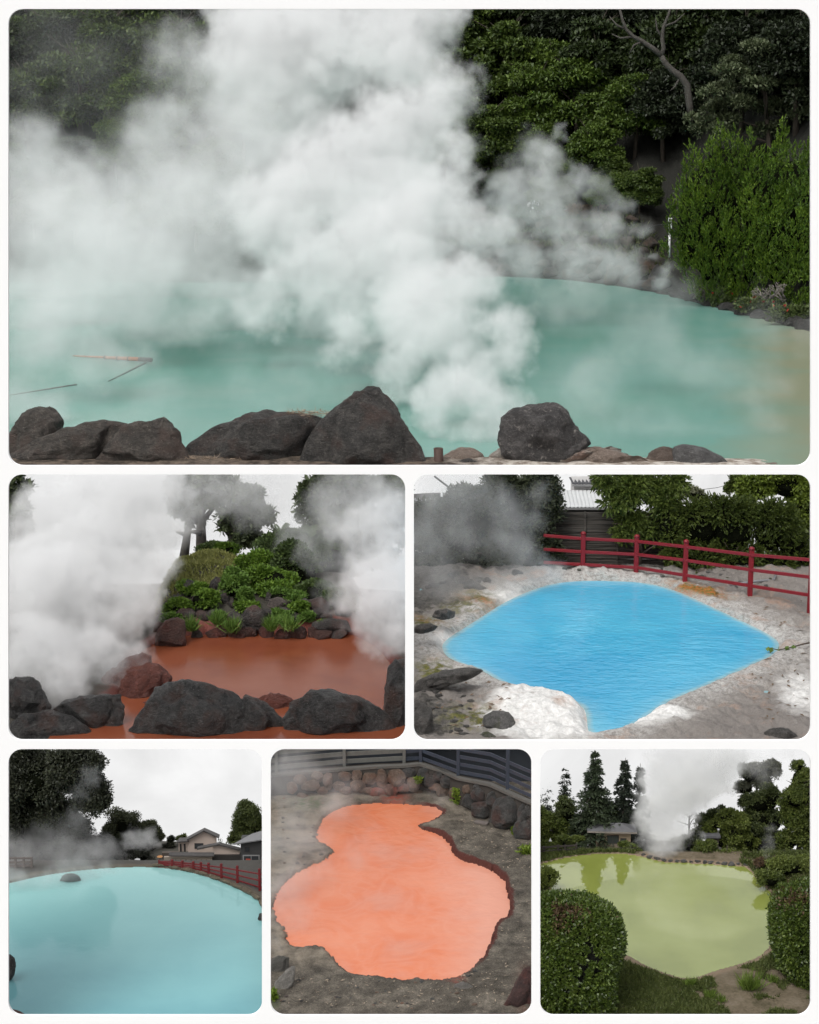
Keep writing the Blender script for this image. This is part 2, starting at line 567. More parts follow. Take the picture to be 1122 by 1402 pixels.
# ---- leaves
def unit(v): return v / (np.linalg.norm(v, axis=1)[:, None] + 1e-9)
def leaf_quads(P, T, Nn, L, Wd):
    """diamond leaves: base P, along T, face normal about Nn"""
    T = unit(T); B = unit(np.cross(T, Nn))
    L = np.broadcast_to(L, (len(P),))[:, None]; Wd = np.broadcast_to(Wd, (len(P),))[:, None]
    nrm = np.cross(B, T)
    mid = P + T * L * 0.45
    V = np.stack([P, mid - B * Wd / 2 + nrm * L * 0.06, P + T * L, mid + B * Wd / 2 + nrm * L * 0.06], 1).reshape(-1, 3)
    return V
class Leaves:
    def __init__(s): s.V = []
    def add(s, P, T, Nn, L, Wd, keep=None):
        if keep is not None and len(P):
            k = keep(P); P, T, Nn = P[k], T[k], Nn[k]
            if hasattr(L, '__len__'): L = np.asarray(L)[k]
            if hasattr(Wd, '__len__'): Wd = np.asarray(Wd)[k]
        if len(P): s.V.append(leaf_quads(P, T, Nn, L, Wd))
    def blobs(s, blobs, n, size, up=0.3, out=0.7, rnd=0.7, aspect=0.5, shell=(0.7, 1.02), keep=None, droop=0.0, seed=0, top=0.0):
        """leaves in the shells of ellipsoids [(centre, radii)], n in all, shared by surface"""
        r = np.random.default_rng(seed)
        A = np.array([(b[1][0] * b[1][1] + b[1][1] * b[1][2] + b[1][0] * b[1][2]) for b in blobs]); A = A / A.sum()
        for (c, rad), a in zip(blobs, A):
            m = max(4, int(n * a))
            d = unit(r.normal(size=(m, 3)))
            if top: d[:, 2] = np.where((d[:, 2] < -0.2) & (r.random(m) < top), -d[:, 2], d[:, 2])
            q = d * np.asarray(rad) * (r.uniform(*shell, (m, 1)))
            P = np.asarray(c) + q
            Nn = unit(d / np.asarray(rad))
            T = Nn * out + r.normal(size=(m, 3)) * rnd + np.array([0, 0, up - droop])
            NN = Nn * 0.5 + np.array([0, 0, 0.9]) + r.normal(size=(m, 3)) * 0.35
            Ls = size * r.uniform(0.6, 1.3, m)
            s.add(P, T, NN, Ls, Ls * aspect, keep)
    def tufts(s, P, Dr, n, Lt, size, aspect=0.25, spread=0.5, keep=None, seed=0):
        """n narrow leaves along each upright spray P->P+Dr*Lt"""
        r = np.random.default_rng(seed)
        m = len(P)
        t = r.random((m, n)) ** 0.8
        Dr = unit(Dr)
        Lt = np.broadcast_to(Lt, (m,))
        base = P[:, None, :] + Dr[:, None, :] * (t * Lt[:, None])[..., None]
        T = Dr[:, None, :] + r.normal(size=(m, n, 3)) * spread * (1.15 - t)[..., None]
        NN = r.normal(size=(m, n, 3)) + np.array([0, 0, 0.5])
        Ls = size * r.uniform(0.7, 1.3, (m, n)) 
        s.add(base.reshape(-1, 3), T.reshape(-1, 3), NN.reshape(-1, 3), Ls.ravel(), Ls.ravel() * aspect, keep)
    def build(s, name, mat, parent=None, origin=None):
        V = np.concatenate(s.V) if s.V else np.zeros((4, 3))
        Fq = np.arange(len(V)).reshape(-1, 4)
        return link(name, mesh_np(name, V, Fq), mat, parent)

def crown_blobs(c, rx, ry, rz, k, seed=0, rs=(0.28, 0.5), flat=1.0, low=-0.6):
    r = np.random.default_rng(seed)
    out = []
    for i in range(k):
        d = r.normal(size=3); d /= np.linalg.norm(d)
        if d[2] < low: d[2] = -d[2]
        m = r.uniform(0.45, 0.82)
        s = r.uniform(*rs)
        out.append((np.asarray(c) + d * m * np.array([rx, ry, rz]), (rx * s, ry * s, min(rx, rz) * s * flat)))
    return out

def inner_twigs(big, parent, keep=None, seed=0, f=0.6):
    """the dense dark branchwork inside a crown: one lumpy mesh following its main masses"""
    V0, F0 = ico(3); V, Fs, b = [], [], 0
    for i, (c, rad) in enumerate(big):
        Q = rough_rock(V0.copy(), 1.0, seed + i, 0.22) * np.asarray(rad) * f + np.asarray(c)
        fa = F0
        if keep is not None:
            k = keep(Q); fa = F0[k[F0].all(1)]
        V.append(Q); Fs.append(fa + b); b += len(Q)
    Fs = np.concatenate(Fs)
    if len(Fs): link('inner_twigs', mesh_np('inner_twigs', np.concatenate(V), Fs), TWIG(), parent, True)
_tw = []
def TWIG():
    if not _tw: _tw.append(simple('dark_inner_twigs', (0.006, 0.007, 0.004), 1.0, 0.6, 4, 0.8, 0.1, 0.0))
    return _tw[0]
def keeper(x0, y0, x1, y1):
    """what shows of a plant through its own opening: it is clipped back at the terrace's edge"""
    def k(P):
        x, y = proj(P)
        return (x > x0) & (x < x1) & (y > y0) & (y < y1)
    return k

def trunk_mb(path, r0, r1, limbs=0, seed=0, spread=0.5, length=None, n=8):
    mb = MB()
    path = [np.asarray(p, float) for p in path]
    nn = len(path)
    mb.tube(path, list(np.linspace(r0, r1, nn)), n)
    r = np.random.default_rng(seed)
    H = np.linalg.norm(path[-1] - path[0]); length = length or H * 0.4
    for i in range(limbs):
        t = r.uniform(0.35, 0.98)
        f = t * (nn - 1); j = min(int(f), nn - 2)
        p = path[j] + (path[j + 1] - path[j]) * (f - j)
        d = np.array([r.normal(), r.normal(), r.uniform(0.4, 1.2)]); d /= np.linalg.norm(d)
        l = length * r.uniform(0.6, 1.1)
        q = p + d * l * 0.5 + np.array([0, 0, l * 0.06])
        e = p + d * l + np.array([r.normal(), r.normal(), 0.6]) * l * 0.12
        rr = r0 * (1 - t) * 0.55 + r1 * 0.5
        mb.tube([p, q, e], [rr, rr * 0.65, rr * 0.2], 5)
    return mb

def copy_thing(root, loc, rotz=0.0, scale=1.0, label=None, group=None):
    r = root.copy(); C.objects.link(r)
    r.location = loc; r.rotation_euler = (0, 0, rotz); r.scale = (scale,) * 3 if not hasattr(scale, '__len__') else scale
    if label: r['label'] = label
    if group: r['group'] = group
    for ch in list(root.children):
        c = ch.copy(); C.objects.link(c); c.parent = r
        for g in ch.children:
            d = g.copy(); C.objects.link(d); d.parent = c
    return r

# ---- ground with a pond in it
def poly_world(pts, z): return np.array([gnd(x, y, z)[:2] for x, y in pts])
def sdist(P, poly):
    """signed distance of points (N,2) to a closed polygon, negative inside"""
    d = np.full(len(P), 1e9); ins = np.zeros(len(P), bool)
    for i in range(len(poly)):
        a, b = poly[i], poly[(i + 1) % len(poly)]
        e = b - a; w_ = P - a
        t = np.clip((w_ @ e) / (e @ e + 1e-12), 0, 1)
        d = np.minimum(d, np.linalg.norm(w_ - t[:, None] * e, axis=1))
        c = ((a[1] > P[:, 1]) != (b[1] > P[:, 1]))
        with np.errstate(divide='ignore', invalid='ignore'):
            xx = (b[0] - a[0]) * (P[:, 1] - a[1]) / (b[1] - a[1] + 1e-12) + a[0]
        ins ^= c & (P[:, 0] < xx)
    return np.where(ins, -d, d)
def smooth_poly(pts, it=2):
    P = np.array(pts, float)
    for _ in range(it):
        Q = np.roll(P, -1, 0)
        P = np.stack([0.75 * P + 0.25 * Q, 0.25 * P + 0.75 * Q], 1).reshape(-1, 2)
    return P
def ground_patch(name, z, x0, x1, y0, y1, nx, ny, hfun, mat, attr=None, kind='structure'):
    """a terrain sheet over the ground seen between photo columns x0..x1 and rows y0 (far)..y1 (near);
    hfun(xy) gives its height above z, attr(xy) an optional float per vertex"""
    xs = np.linspace(x0, x1, nx); ys = np.linspace(y0, y1, ny)
    X, Y = np.meshgrid(xs, ys)
    # rays to the level z, vectorised
    rx = (X - 561) / F; yy = -(Y - 701) / F
    ry = _cp + yy * _sp; rz = -_sp + yy * _cp
    t = (z - CAMZ) / rz
    P = np.stack([rx * t, ry * t], -1).reshape(-1, 2)
    h = hfun(P)
    V = np.concatenate([P, (z + h)[:, None]], 1)
    i = np.arange(nx * ny).reshape(ny, nx)
    Fq = np.stack([i[:-1, :-1], i[1:, :-1], i[1:, 1:], i[:-1, 1:]], -1).reshape(-1, 4)
    me = mesh_np(name, V, Fq)
    if attr:
        for k, fn in attr.items():
            a = me.attributes.new(k, 'FLOAT', 'POINT')
            a.data.foreach_set('value', np.asarray(fn(P), np.float32))
    o = link(name, me, mat, None, True)
    return tag(o, None, None, None, kind)
def sstep(a, b, x):
    t = np.clip((x - a) / (b - a), 0, 1)
    return t * t * (3 - 2 * t)
def attr_n(nt, name):
    a = N(nt, 'ShaderNodeAttribute'); a.attribute_name = name
    return a.outputs['Fac']
def water_poly(name, z, pond, mat, off=0.12):
    P = np.array([gnd(x, y, z) for x, y in pond])
    c = P.mean(0); d = P - c; L = np.linalg.norm(d, axis=1)[:, None]
    V = c + d * (1 + off / L)
    o = link(name, mesh_py(name, V, [tuple(range(len(V)))]), mat)
    return tag(o, None, None, None, 'structure')
def water_sheet(name, z, pts, mat):
    V = [gnd(x, y, z) for x, y in pts]
    o = link(name, mesh_py(name, V, [tuple(range(len(V)))]), mat)
    return tag(o, None, None, None, 'structure')
def water_mat(name, stops, pscale=0.15, rough=0.12, wave=(1.5, 0.08), stretch=(1, 2.2, 1), spec=0.5, wdist=0.03, grad=None):
    m, n, out = newmat(name)
    nz = noise_tex(n, pscale, 4, 0.5)
    col = ramp(n, nz, stops)
    if grad: col = grad(n, col)
    mp = N(n, 'ShaderNodeMapping'); mp.inputs['Scale'].default_value = stretch
    n.links.new(wpos(n), mp.inputs[0])
    h1 = noise_tex(n, wave[0], 3, 0.5, mp.outputs[0], 0.6)
    h2 = noise_tex(n, wave[0] * 3.2, 3, 0.5, mp.outputs[0], 0.4)
    h = mathn(n, 'ADD', h1, mathn(n, 'MULTIPLY', h2, 0.3))
    princ(n, out, col, rough, bump(n, h, wave[1], wdist), spec)
    return m
def grass_blades(P, h, wd, seed=0, lean=0.5):
    """upright blades at points: (verts) as thin diamonds"""
    r = np.random.default_rng(seed)
    m = len(P)
    T = np.stack([r.normal(size=m) * lean, r.normal(size=m) * lean, np.ones(m)], 1)
    NN = np.stack([r.normal(size=m), r.normal(size=m), np.zeros(m)], 1)
    return P, T, NN, h * r.uniform(0.5, 1.3, m), wd

def rock_mat(name, dark, light, warm=None, scale=1.0, bmp=0.9, bdist=0.08, rough=0.75, moss=None, stain=None):
    m, n, out = newmat(name)
    f = mathn(n, 'ADD', mathn(n, 'MULTIPLY', noise_tex(n, 1.3 * scale, 7, 0.7, None, 0.5), 0.65), mathn(n, 'MULTIPLY', noise_tex(n, 7 * scale, 6, 0.75), 0.35))
    c = ramp(n, f, [(0.36, dark), (0.5, [(a * 1.4 + b * 0.6) / 2 for a, b in zip(dark, light)]), (0.66, light)])
    if warm:
        g = noise_tex(n, 0.55 * scale, 4, 0.6)
        c = mixc(n, ramp(n, g, [(0.5, (0, 0, 0)), (0.68, (1, 1, 1))]), c, warm)
    if stain:   # pale mineral crust in patches
        g = noise_tex(n, 2.2 * scale, 5, 0.7)
        c = mixc(n, ramp(n, g, [(0.58, (0, 0, 0)), (0.7, (1, 1, 1))]), c, stain)
    v = N(n, 'ShaderNodeTexVoronoi', i_Scale=2.4 * scale); v.feature = 'DISTANCE_TO_EDGE'
    mp = N(n, 'ShaderNodeMapping'); mp.inputs['Scale'].default_value = (1, 1, 1.8)
    mp.inputs['Rotation'].default_value = (0.5, 0.3, 0.6)
    n.links.new(wpos(n), mp.inputs[0]); 
    wv = N(n, 'ShaderNodeVectorMath'); wv.operation = 'MULTIPLY_ADD'
    nzc = noise_tex(n, 2 * scale, 4, 0.6, None, 0, 'Color')
    n.links.new(nzc, wv.inputs[0]); wv.inputs[1].default_value = (0.9 / scale,) * 3; n.links.new(mp.outputs[0], wv.inputs[2])
    n.links.new(wv.outputs[0], v.inputs['Vector'])
    crack = ramp(n, v.outputs['Distance'], [(0.0, (0, 0, 0)), (0.06, (1, 1, 1))])
    h = mathn(n, 'ADD', mathn(n, 'ADD', mathn(n, 'MULTIPLY', noise_tex(n, 3 * scale, 8, 0.72, mp.outputs[0], 0.4), 1.6), mathn(n, 'MULTIPLY', noise_tex(n, 14 * scale, 4, 0.7), 0.4)), mathn(n, 'MULTIPLY', crack, 0.22))
    sp = noise_tex(n, 11 * scale, 3, 0.6)
    c = mixc(n, ramp(n, sp, [(0.62, (0, 0, 0)), (0.70, (0.55, 0.55, 0.55))]), c, [min(1, x * 1.7 + 0.02) for x in light])
    princ(n, out, c, rough, bump(n, h, 1.0, bdist * 4.0), 0.5)
    return m
# ================================================================ upper scene: turquoise spring under a wooded slope
def T_scene():
    z = ZT
    # water: turquoise, brown in the shallows along the right bank
    def grad(n, col):
        g = N(n, 'ShaderNodeSeparateXYZ'); n.links.new(wpos(n), g.inputs[0])
        # x - 0.17*y : 0 on a line running away from the eye
        s = mathn(n, 'ADD', g.outputs[0], mathn(n, 'MULTIPLY', g.outputs[1], -0.195))
        s = mathn(n, 'ADD', s, mathn(n, 'MULTIPLY', mathn(n, 'SUBTRACT', noise_tex(n, 0.12, 4), 0.5), 10.0))
        f = N(n, 'ShaderNodeMapRange'); n.links.new(s, f.inputs[0])
        f.inputs[1].default_value = -3.0; f.inputs[2].default_value = 5.5
        return mixc(n, f.outputs[0], col, (0.24, 0.255, 0.17))
    wm = water_mat('turquoise_milky_water', [(0.35, (0.15, 0.30, 0.25)), (0.55, (0.12, 0.28, 0.235)), (0.72, (0.18, 0.31, 0.265))], 0.06, 0.25, (0.5, 0.12), (1, 2.5, 1), 0.35, 0.05, grad)
    water_sheet('spring_water', z, [(-60, 644), (1182, 644), (1240, 480), (1120, 430), (900, 372), (690, 362), (300, 360), (-150, 360)], wm)

    # the bank and the hill
    shore = np.array([(-160, 386), (100, 386), (300, 386), (560, 381), (690, 378), (780, 383), (860, 393), (930, 408), (1000, 425), (1060, 440), (1120, 456), (1200, 478)], float)
    sw = np.array([gnd(x, y, z) for x, y in shore])
    def prof(d, px=700.0):
        f = 1 - 0.8 * sstep(855, 925, np.asarray(px, float))
        return 0.1 + (4.2 * sstep(-0.5, 6, d) + 5.2 * sstep(4, 14, d)) * f + 0.62 * np.maximum(d - 14, 0)
    T_scene.prof = prof
    nx, ny = 150, 70
    sx = np.interp(np.linspace(0, 1, nx), np.linspace(0, 1, len(sw)), sw[:, 0]); sy = np.interp(sx, sw[:, 0], sw[:, 1])
    dd = np.concatenate([np.linspace(-3, 16, 30), np.linspace(18, 170, ny - 30)])
    V = []
    spx = proj(np.c_[sx, sy, np.full(nx, z)])[0]
    for d in dd:
        P = np.stack([sx * (1 + d / 260), sy + d, np.zeros(nx)], 1)
        nz_ = fbm(P * 0.16, 4, 3)
        P[:, 2] = z + prof(np.full(nx, d), spx) + nz_ * (0.35 if d < 14 else 1.2) - (1.2 if d < -1 else 0)
        V.append(P)
    V = np.concatenate(V)
    i = np.arange(nx * ny).reshape(ny, nx)
    Fq = np.stack([i[:-1, :-1], i[:-1, 1:], i[1:, 1:], i[1:, :-1]], -1).reshape(-1, 4)
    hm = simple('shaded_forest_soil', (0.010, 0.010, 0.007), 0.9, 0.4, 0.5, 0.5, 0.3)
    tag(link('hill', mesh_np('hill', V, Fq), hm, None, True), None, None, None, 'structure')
    def bank(px, d):
        """point on the bank d metres behind the shoreline at a photo column"""
        best = None
        for k in range(nx):
            x = sx[k] * (1 + d / 260); y = sy[k] + d
            q = proj(np.array([[x, y, z + prof(np.array([d]), spx[k])[0]]]))[0][0]
            if best is None or abs(q - px) < best[0]: best = (abs(q - px), x, y, spx[k])
        return np.array([best[1], best[2], z + float(prof(np.array([d]), best[3])[0])])
    T_scene.bank = bank

    # forest trees: four kinds, each made once and set out over the slope
    bark = simple('dark_bark', (0.05, 0.04, 0.03), 0.9, 0.3, 2, 0.6, 0.05)
    greens = [((0.012, 0.022, 0.004), (0.042, 0.07, 0.010), (0.12, 0.17, 0.026)),
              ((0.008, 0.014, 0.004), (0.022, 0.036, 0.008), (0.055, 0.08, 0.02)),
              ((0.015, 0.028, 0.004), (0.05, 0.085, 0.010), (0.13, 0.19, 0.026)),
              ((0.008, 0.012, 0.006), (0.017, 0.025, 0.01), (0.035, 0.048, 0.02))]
    protos = []
    for k, g in enumerate(greens):
        t = thing('broadleaf_tree', None, 'tree', (0, 0, 0))
        Hh = 15.0
        tb = trunk_mb([(0, 0, -1.5), (0.3, 0.2, Hh * 0.35), (-0.2, 0.1, Hh * 0.7), (0.2, -0.1, Hh * 0.92)], 0.45, 0.1, 10, k, 0.5, 5)
        tb.build('trunk', bark, t, True)
        lv = Leaves()
        bl = crown_blobs((0, 0, Hh * 0.5), 7.0, 5.5, 8.0, 60, 10 + k, (0.2, 0.38), 0.42)
        lv.blobs(bl, 26000, 0.62, up=0.15, out=0.55, rnd=0.6, aspect=0.5, shell=(0.5, 1.05), seed=k, droop=0.25, top=0.7)
        lv.build('crown', leaf_mat('forest_leaves', *g, scale=0.25, trans=0.15), t)
        protos.append(t)
    used = [False] * 4
    labels = ['mid green broadleaf tree with layered sprays on the slope behind the turquoise spring',
              'dull dark green broadleaf tree on the slope behind the turquoise spring',
              'fresh green leafy tree low on the slope behind the turquoise spring',
              'almost black shaded tree high on the slope behind the turquoise spring']
    r = np.random.default_rng(21)
    rows = [(11, 0.4), (9, 0.62), (15, 0.45), (20, 0.5), (17, 0.85), (27, 1.05), (38, 1.2), (50, 1.3), (64, 1.35), (80, 1.4), (98, 1.5)]
    for j, (d, s) in enumerate(rows):
        px = -60 + 30 * (j % 2)
        while px < 1190:
            q = px + r.uniform(-14, 14); px += 74 if s > .55 else 46
            if 340 < q < 560 and j < 8: continue
            if s < .55 and q < 620: continue          # behind the thickest steam nothing is seen
            if 600 < q < 905 and d < 14.5: continue          # the stone bank
            if q > 880 and d < 25: continue
            if q > 925 and d < 48: continue
            dd_ = d + r.uniform(-4, 4)
            p = bank(q, dd_)
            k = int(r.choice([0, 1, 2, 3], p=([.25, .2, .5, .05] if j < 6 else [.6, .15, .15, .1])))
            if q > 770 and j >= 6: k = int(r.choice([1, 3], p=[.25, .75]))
            if q < 340: k = int(r.choice([0, 2, 1], p=[.5, .3, .2]))
            sc = s * r.uniform(0.85, 1.15)
            lab = labels[k]; grp = 'trees on the wooded slope, kind %s' % ['mid green', 'dull green', 'fresh green', 'shaded'][k]
            if not used[k]:
                o = protos[k]; used[k] = True
                o.location = p; o.rotation_euler.z = r.uniform(0, 6.28); o.scale = (sc,) * 3
                o['label'] = lab; o['group'] = grp
            else:
                copy_thing(protos[k], p, r.uniform(0, 6.28), sc, lab, grp)

    # the leaning bare tree before the dark slope
    D = 266
    base = at(946, 150, D)
    t = thing('bare_tree', 'pale bare crooked trunk leaning out of the dark slope at the top right', 'tree', base)
    mb = MB()
    pth = lambda pts: [at(x, y, D) for x, y in pts]
    mb.tube(pth([(948, 165), (944, 140), (941, 116), (932, 104), (921, 96), (911, 86), (906, 76)]), [.56, .54, .52, .5, .46, .42, .4], 8)
    mb.tube(pth([(906, 76), (895, 66), (880, 56), (868, 50), (858, 40), (853, 28), (848, 8)]), [.42, .38, .34, .3, .26, .22, .15], 7)
    mb.tube(pth([(906, 76), (909, 66), (907, 52), (909, 36), (915, 22), (920, 6)]), [.4, .34, .3, .25, .2, .14], 7)
    for b in ([(880, 56), (868, 62), (862, 74)], [(858, 40), (845, 34), (835, 22)], [(908, 52), (900, 40), (898, 25)], [(909, 36), (925, 30), (938, 18)], [(932, 104), (925, 118), (918, 124)], [(868, 50), (850, 52), (838, 46)]):
        mb.tube(pth(b), [0.2, 0.15, 0.06], 5)
    mb.build('trunk', simple('pale_grey_bark', (0.055, 0.05, 0.043), 0.85, 0.4, 1.2, 0.8, 0.15), t, True)

    # grey-green tree with layered pads, upper right
    D = 264
    base = at(1060, 330, D)
    t = thing('layered_tree', 'grey green tree with spreading layered pads above the bright conifer', 'tree', base)
    trunk_mb([base, at(1058, 250, D), at(1050, 160, D), at(1045, 100, D)], 0.6, 0.15, 9, 3, length=6).build('trunk', bark, t, True)
    lv = Leaves()
    rr = np.random.default_rng(5)
    pads = []
    for (x, y, rx) in [(1040, 72, 40), (1085, 80, 40), (1000, 92, 34), (1030, 108, 46), (1080, 118, 48), (985, 122, 30), (1010, 140, 40), (1060, 150, 45), (975, 150, 28), (1100, 150, 40), (990, 170, 30), (1120, 100, 40), (960, 172, 22), (1050, 178, 40)]:
        for q in range(3):
            c = at(x + rr.uniform(-14, 14), y + rr.uniform(-8, 8), D + rr.uniform(-4, 4))
            pads.append((c, (rx * 0.055, rx * 0.06, 0.9)))
    lv.blobs(pads, 26000, 0.62, up=0.1, out=0.6, rnd=0.5, aspect=0.42, shell=(0.6, 1.05), seed=3, top=0.8)
    lv.build('crown', leaf_mat('grey_green_leaves', (0.03, 0.042, 0.02), (0.07, 0.09, 0.04), (0.14, 0.16, 0.085), 0.3, 0.15), t)

    # bright upright conifer shrub on the right
    D = 242
    base = at(1015, 415, D); s = mpp(base)
    t = thing('conifer_shrub', 'large bright green conifer shrub with upright plumes on the right bank', 'shrub', base)
    trunk_mb([base - [0, 0, 1], base + [0, 0, 6], base + [0.2, 0, 14]], 0.5, 0.2, 12, 5, length=6).build('trunk', bark, t, True)
    lv = Leaves(); rr = np.random.default_rng(8)
    kp = keeper(905, 100, 1190, 440)
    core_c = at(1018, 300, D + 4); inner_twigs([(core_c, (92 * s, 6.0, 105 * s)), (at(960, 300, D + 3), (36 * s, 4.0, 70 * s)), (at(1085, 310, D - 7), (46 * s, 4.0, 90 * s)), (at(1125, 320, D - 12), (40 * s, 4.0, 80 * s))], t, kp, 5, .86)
    tx = [908, 918, 928, 945, 956, 968, 985, 996, 1005, 1016, 1030, 1050, 1064, 1078, 1090, 1102, 1118, 1140]
    ty = [300, 250, 210, 158, 208, 196, 156, 180, 140, 178, 172, 206, 184, 144, 200, 166, 190, 180]
    PP, DD, LL = [], [], []
    for gx in np.arange(912, 1140, 13):
        for gy in np.arange(150, 425, 17):
            x = gx + rr.uniform(-7, 7); y = gy + rr.uniform(-9, 9)
            top = np.interp(x, tx, ty); bot = np.interp(x, [908, 925, 945, 1000, 1080, 1140], [330, 362, 380, 402, 416, 420])
            if y < top or y > bot: continue
            bulge = 7.5 * math.sqrt(max(0.0, 1 - ((x - 1020) / 120) ** 2)) * math.sqrt(max(0.05, 1 - ((y - 300) / 190) ** 2))
            tip = at(x, y, D + 1.5 - bulge - max(0.0, x - 1015) * .16 + rr.uniform(-.8, .8))
            out = np.array([(x - 1020) / 110, -0.8, 0.0]); ax = np.array([0, 0, 1.0]) + out * 0.28 + rr.normal(size=3) * .1; ax /= np.linalg.norm(ax)
            L_ = rr.uniform(2.6, 4.2) * (0.8 if y > 340 else 1.0); Rc = rr.uniform(.55, .85)
            n_ = 22; tt = rr.random(n_) ** .8; ph = rr.uniform(0, 6.28, n_)
            e1 = np.cross(ax, [0, 1, .2]); e1 /= np.linalg.norm(e1); e2 = np.cross(ax, e1)
            rad = np.cos(ph)[:, None] * e1 + np.sin(ph)[:, None] * e2
            PP.append(tip - ax * L_ * (1 - tt[:, None]) - ax * .9 + rad * (Rc * (1 - tt) ** .75)[:, None]); DD.append(ax + rad * (.75 * (1 - .6 * tt))[:, None]); LL.append(rr.uniform(.7, 1.15, n_))
    lv.tufts(np.concatenate(PP), np.concatenate(DD), 12, np.concatenate(LL), 0.40, 0.30, 0.5, kp, 4)
    lv.build('crown', leaf_mat('bright_conifer_foliage', (0.014, 0.034, 0.003), (0.062, 0.118, 0.008), (0.19, 0.285, 0.025), 0.22, 0.12), t)

    # stone bank in the mist
    bs = rock_mat('bank_stone', (0.04, 0.035, 0.03), (0.13, 0.11, 0.09), (0.12, 0.075, 0.05), 0.8, 0.7, 0.15)
    rr = np.random.default_rng(12)
    n_ = 0
    for row, (d, hh) in enumerate([(0.6, 2.2), (2.0, 2.2), (3.4, 2.2), (5.0, 2.2), (7.0, 2.2), (9.5, 2.4), (12.0, 2.4)]):
        for px in np.arange(600 + 9 * (row % 2), 900, 22):
            if rr.random() < 0.12: continue
            p = bank(px + rr.uniform(-5, 5), d)
            w_ = rr.uniform(1.9, 3.4)
            boulder('bank_stone', 'rough stone in the misty stone bank behind the turquoise spring', p + [0, 0, 0.25 * hh], (w_, w_ * 0.8, hh * rr.uniform(0.7, 1.1)), bs, 100 + n_, 'rock', 'stones of the misty bank', 3)
            n_ += 1
    dk = rock_mat('wet_dark_stone', (0.03, 0.03, 0.028), (0.11, 0.10, 0.095), None, 0.9, 0.7, 0.15, 0.6)
    for i, (px, w_, hh, d) in enumerate([(884, 2.6, 2.2, 1.2), (905, 3.0, 2.6, 2.6), (900, 2.2, 3.2, 5), (925, 2.4, 2.0, 0.8), (948, 2.6, 2.0, 0.6), (972, 2.8, 1.8, 0.5), (996, 2.6, 1.8, 0.4), (1018, 2.6, 1.9, 0.4), (1040, 2.4, 1.8, 0.3), (1060, 2.4, 1.7, 0.3), (1080, 2.3, 1.7, 0.2), (1100, 2.6, 1.9, 0.2), (1122, 2.8, 2.0, 0.2), (1030, 2, 1.4, 2.0), (1088, 2.2, 1.6, 1.8)]):
        p = bank(px, d)
        boulder('shore_stone', 'wet dark stone edging the right shore of the turquoise spring', p + [0, 0, 0.1 * hh], (w_ * 1.15, w_, hh), dk, 200 + i, 'rock', 'dark stones along the right shore', 3)
    # low growth on the bank top
    rr = np.random.default_rng(31)
    gm = leaf_mat('bank_weeds', (0.03, 0.04, 0.012), (0.07, 0.09, 0.03), (0.15, 0.15, 0.06), 0.4, 0.2)
    lv = Leaves()
    P = np.array([bank(px, d) for px in np.linspace(560, 905, 60) for d in (6, 8.5, 11.5, 14)])
    P = np.repeat(P, 40, 0) + rr.normal(size=(len(P) * 40, 3)) * np.array([0.9, 0.7, 0.25])
    lv.add(*grass_blades(P, 0.9, 0.16, 2, 0.7)); lv.build('grass', gm)
    tag(bpy.data.objects['grass'], None, None, None, 'stuff')

    # white flowering bush, second reddish bush, on the bank top
    def small_bush(name, label, cat, base, blobs, mat, n, size, parts=None, seed=0):
        t = thing(name, label, cat, base)
        lv = Leaves(); lv.blobs(blobs, n, size, up=0.3, out=0.6, rnd=0.6, aspect=0.5, seed=seed, shell=(0.3, 1.05)); lv.build('foliage', mat, t)
        if parts:
            nm, m2, n2, s2 = parts
            l2 = Leaves(); l2.blobs([(c, tuple(np.array(rd) * 1.04)) for c, rd in blobs], n2, s2, up=0.6, out=1.0, rnd=0.4, aspect=0.9, seed=seed + 1, shell=(0.95, 1.08), top=0.8); l2.build(nm, m2, t)
        return t
    T_scene.small_bush = small_bush
    white = simple('white_petals', (0.75, 0.75, 0.76), 0.6, 0.05)
    red = simple('red_petals', (0.36, 0.02, 0.015), 0.5, 0.2)
    gb = leaf_mat('bush_leaves', (0.03, 0.045, 0.012), (0.07, 0.10, 0.028), (0.14, 0.18, 0.06), 0.5, 0.2)
    c = bank(752, 13)
    small_bush('flowering_bush', 'grey leaved bush with clusters of white flowers on the misty bank', 'bush', c,
               [(c + [dx, dy, 0.9 + dz], (1.5, 1.2, 1.1)) for dx, dy, dz in ((-1.6, 0, 0.2), (0.2, -0.3, 0.9), (1.8, 0.2, 0.3), (3.0, 0, -0.2))], gb, 1500, 0.5, ('blossoms', white, 420, 0.42), 1)
    c = bank(800, 13)
    brn = leaf_mat('reddish_leaves', (0.05, 0.03, 0.015), (0.13, 0.08, 0.035), (0.2, 0.12, 0.06), 0.5, 0.2)
    small_bush('reddish_bush', 'reddish brown bush beside the white flowering bush', 'bush', c, [(c + [dx, 0, 0.8], (1.7, 1.2, 1.0)) for dx in (-1.5, 1, 3)], brn, 1600, 0.5, None, 2)
    # rope fence and the white sign post
    t0 = bank(690, 11)
    t = thing('rope_fence', 'low dark rope fence strung along the top of the misty bank', 'fence', t0)
    posts = [bank(x, 11) for x in (640, 700, 762, 825, 880)] + [at(912, 307, bank(905, 5)[1])]
    ir = simple('dark_metal', (0.03, 0.03, 0.03), 0.5, 0.2)
    mr_ = MB()
    for a, b in zip(posts[:-1], posts[1:]):
        mr_.tube([a + [0, 0, 1.1], (a + b) / 2 + [0, 0, 0.98], b + [0, 0, 1.1 if b is not posts[-1] else 0]], 0.07, 6)
    mr_.build('rope', ir, t, True)
    for p in posts[:-1]: MB().tube([p - [0, 0, 0.3], p + [0, 0, 1.25]], 0.09, 6).build('post', ir, t, True)
    D = bank(918, 1)[1]
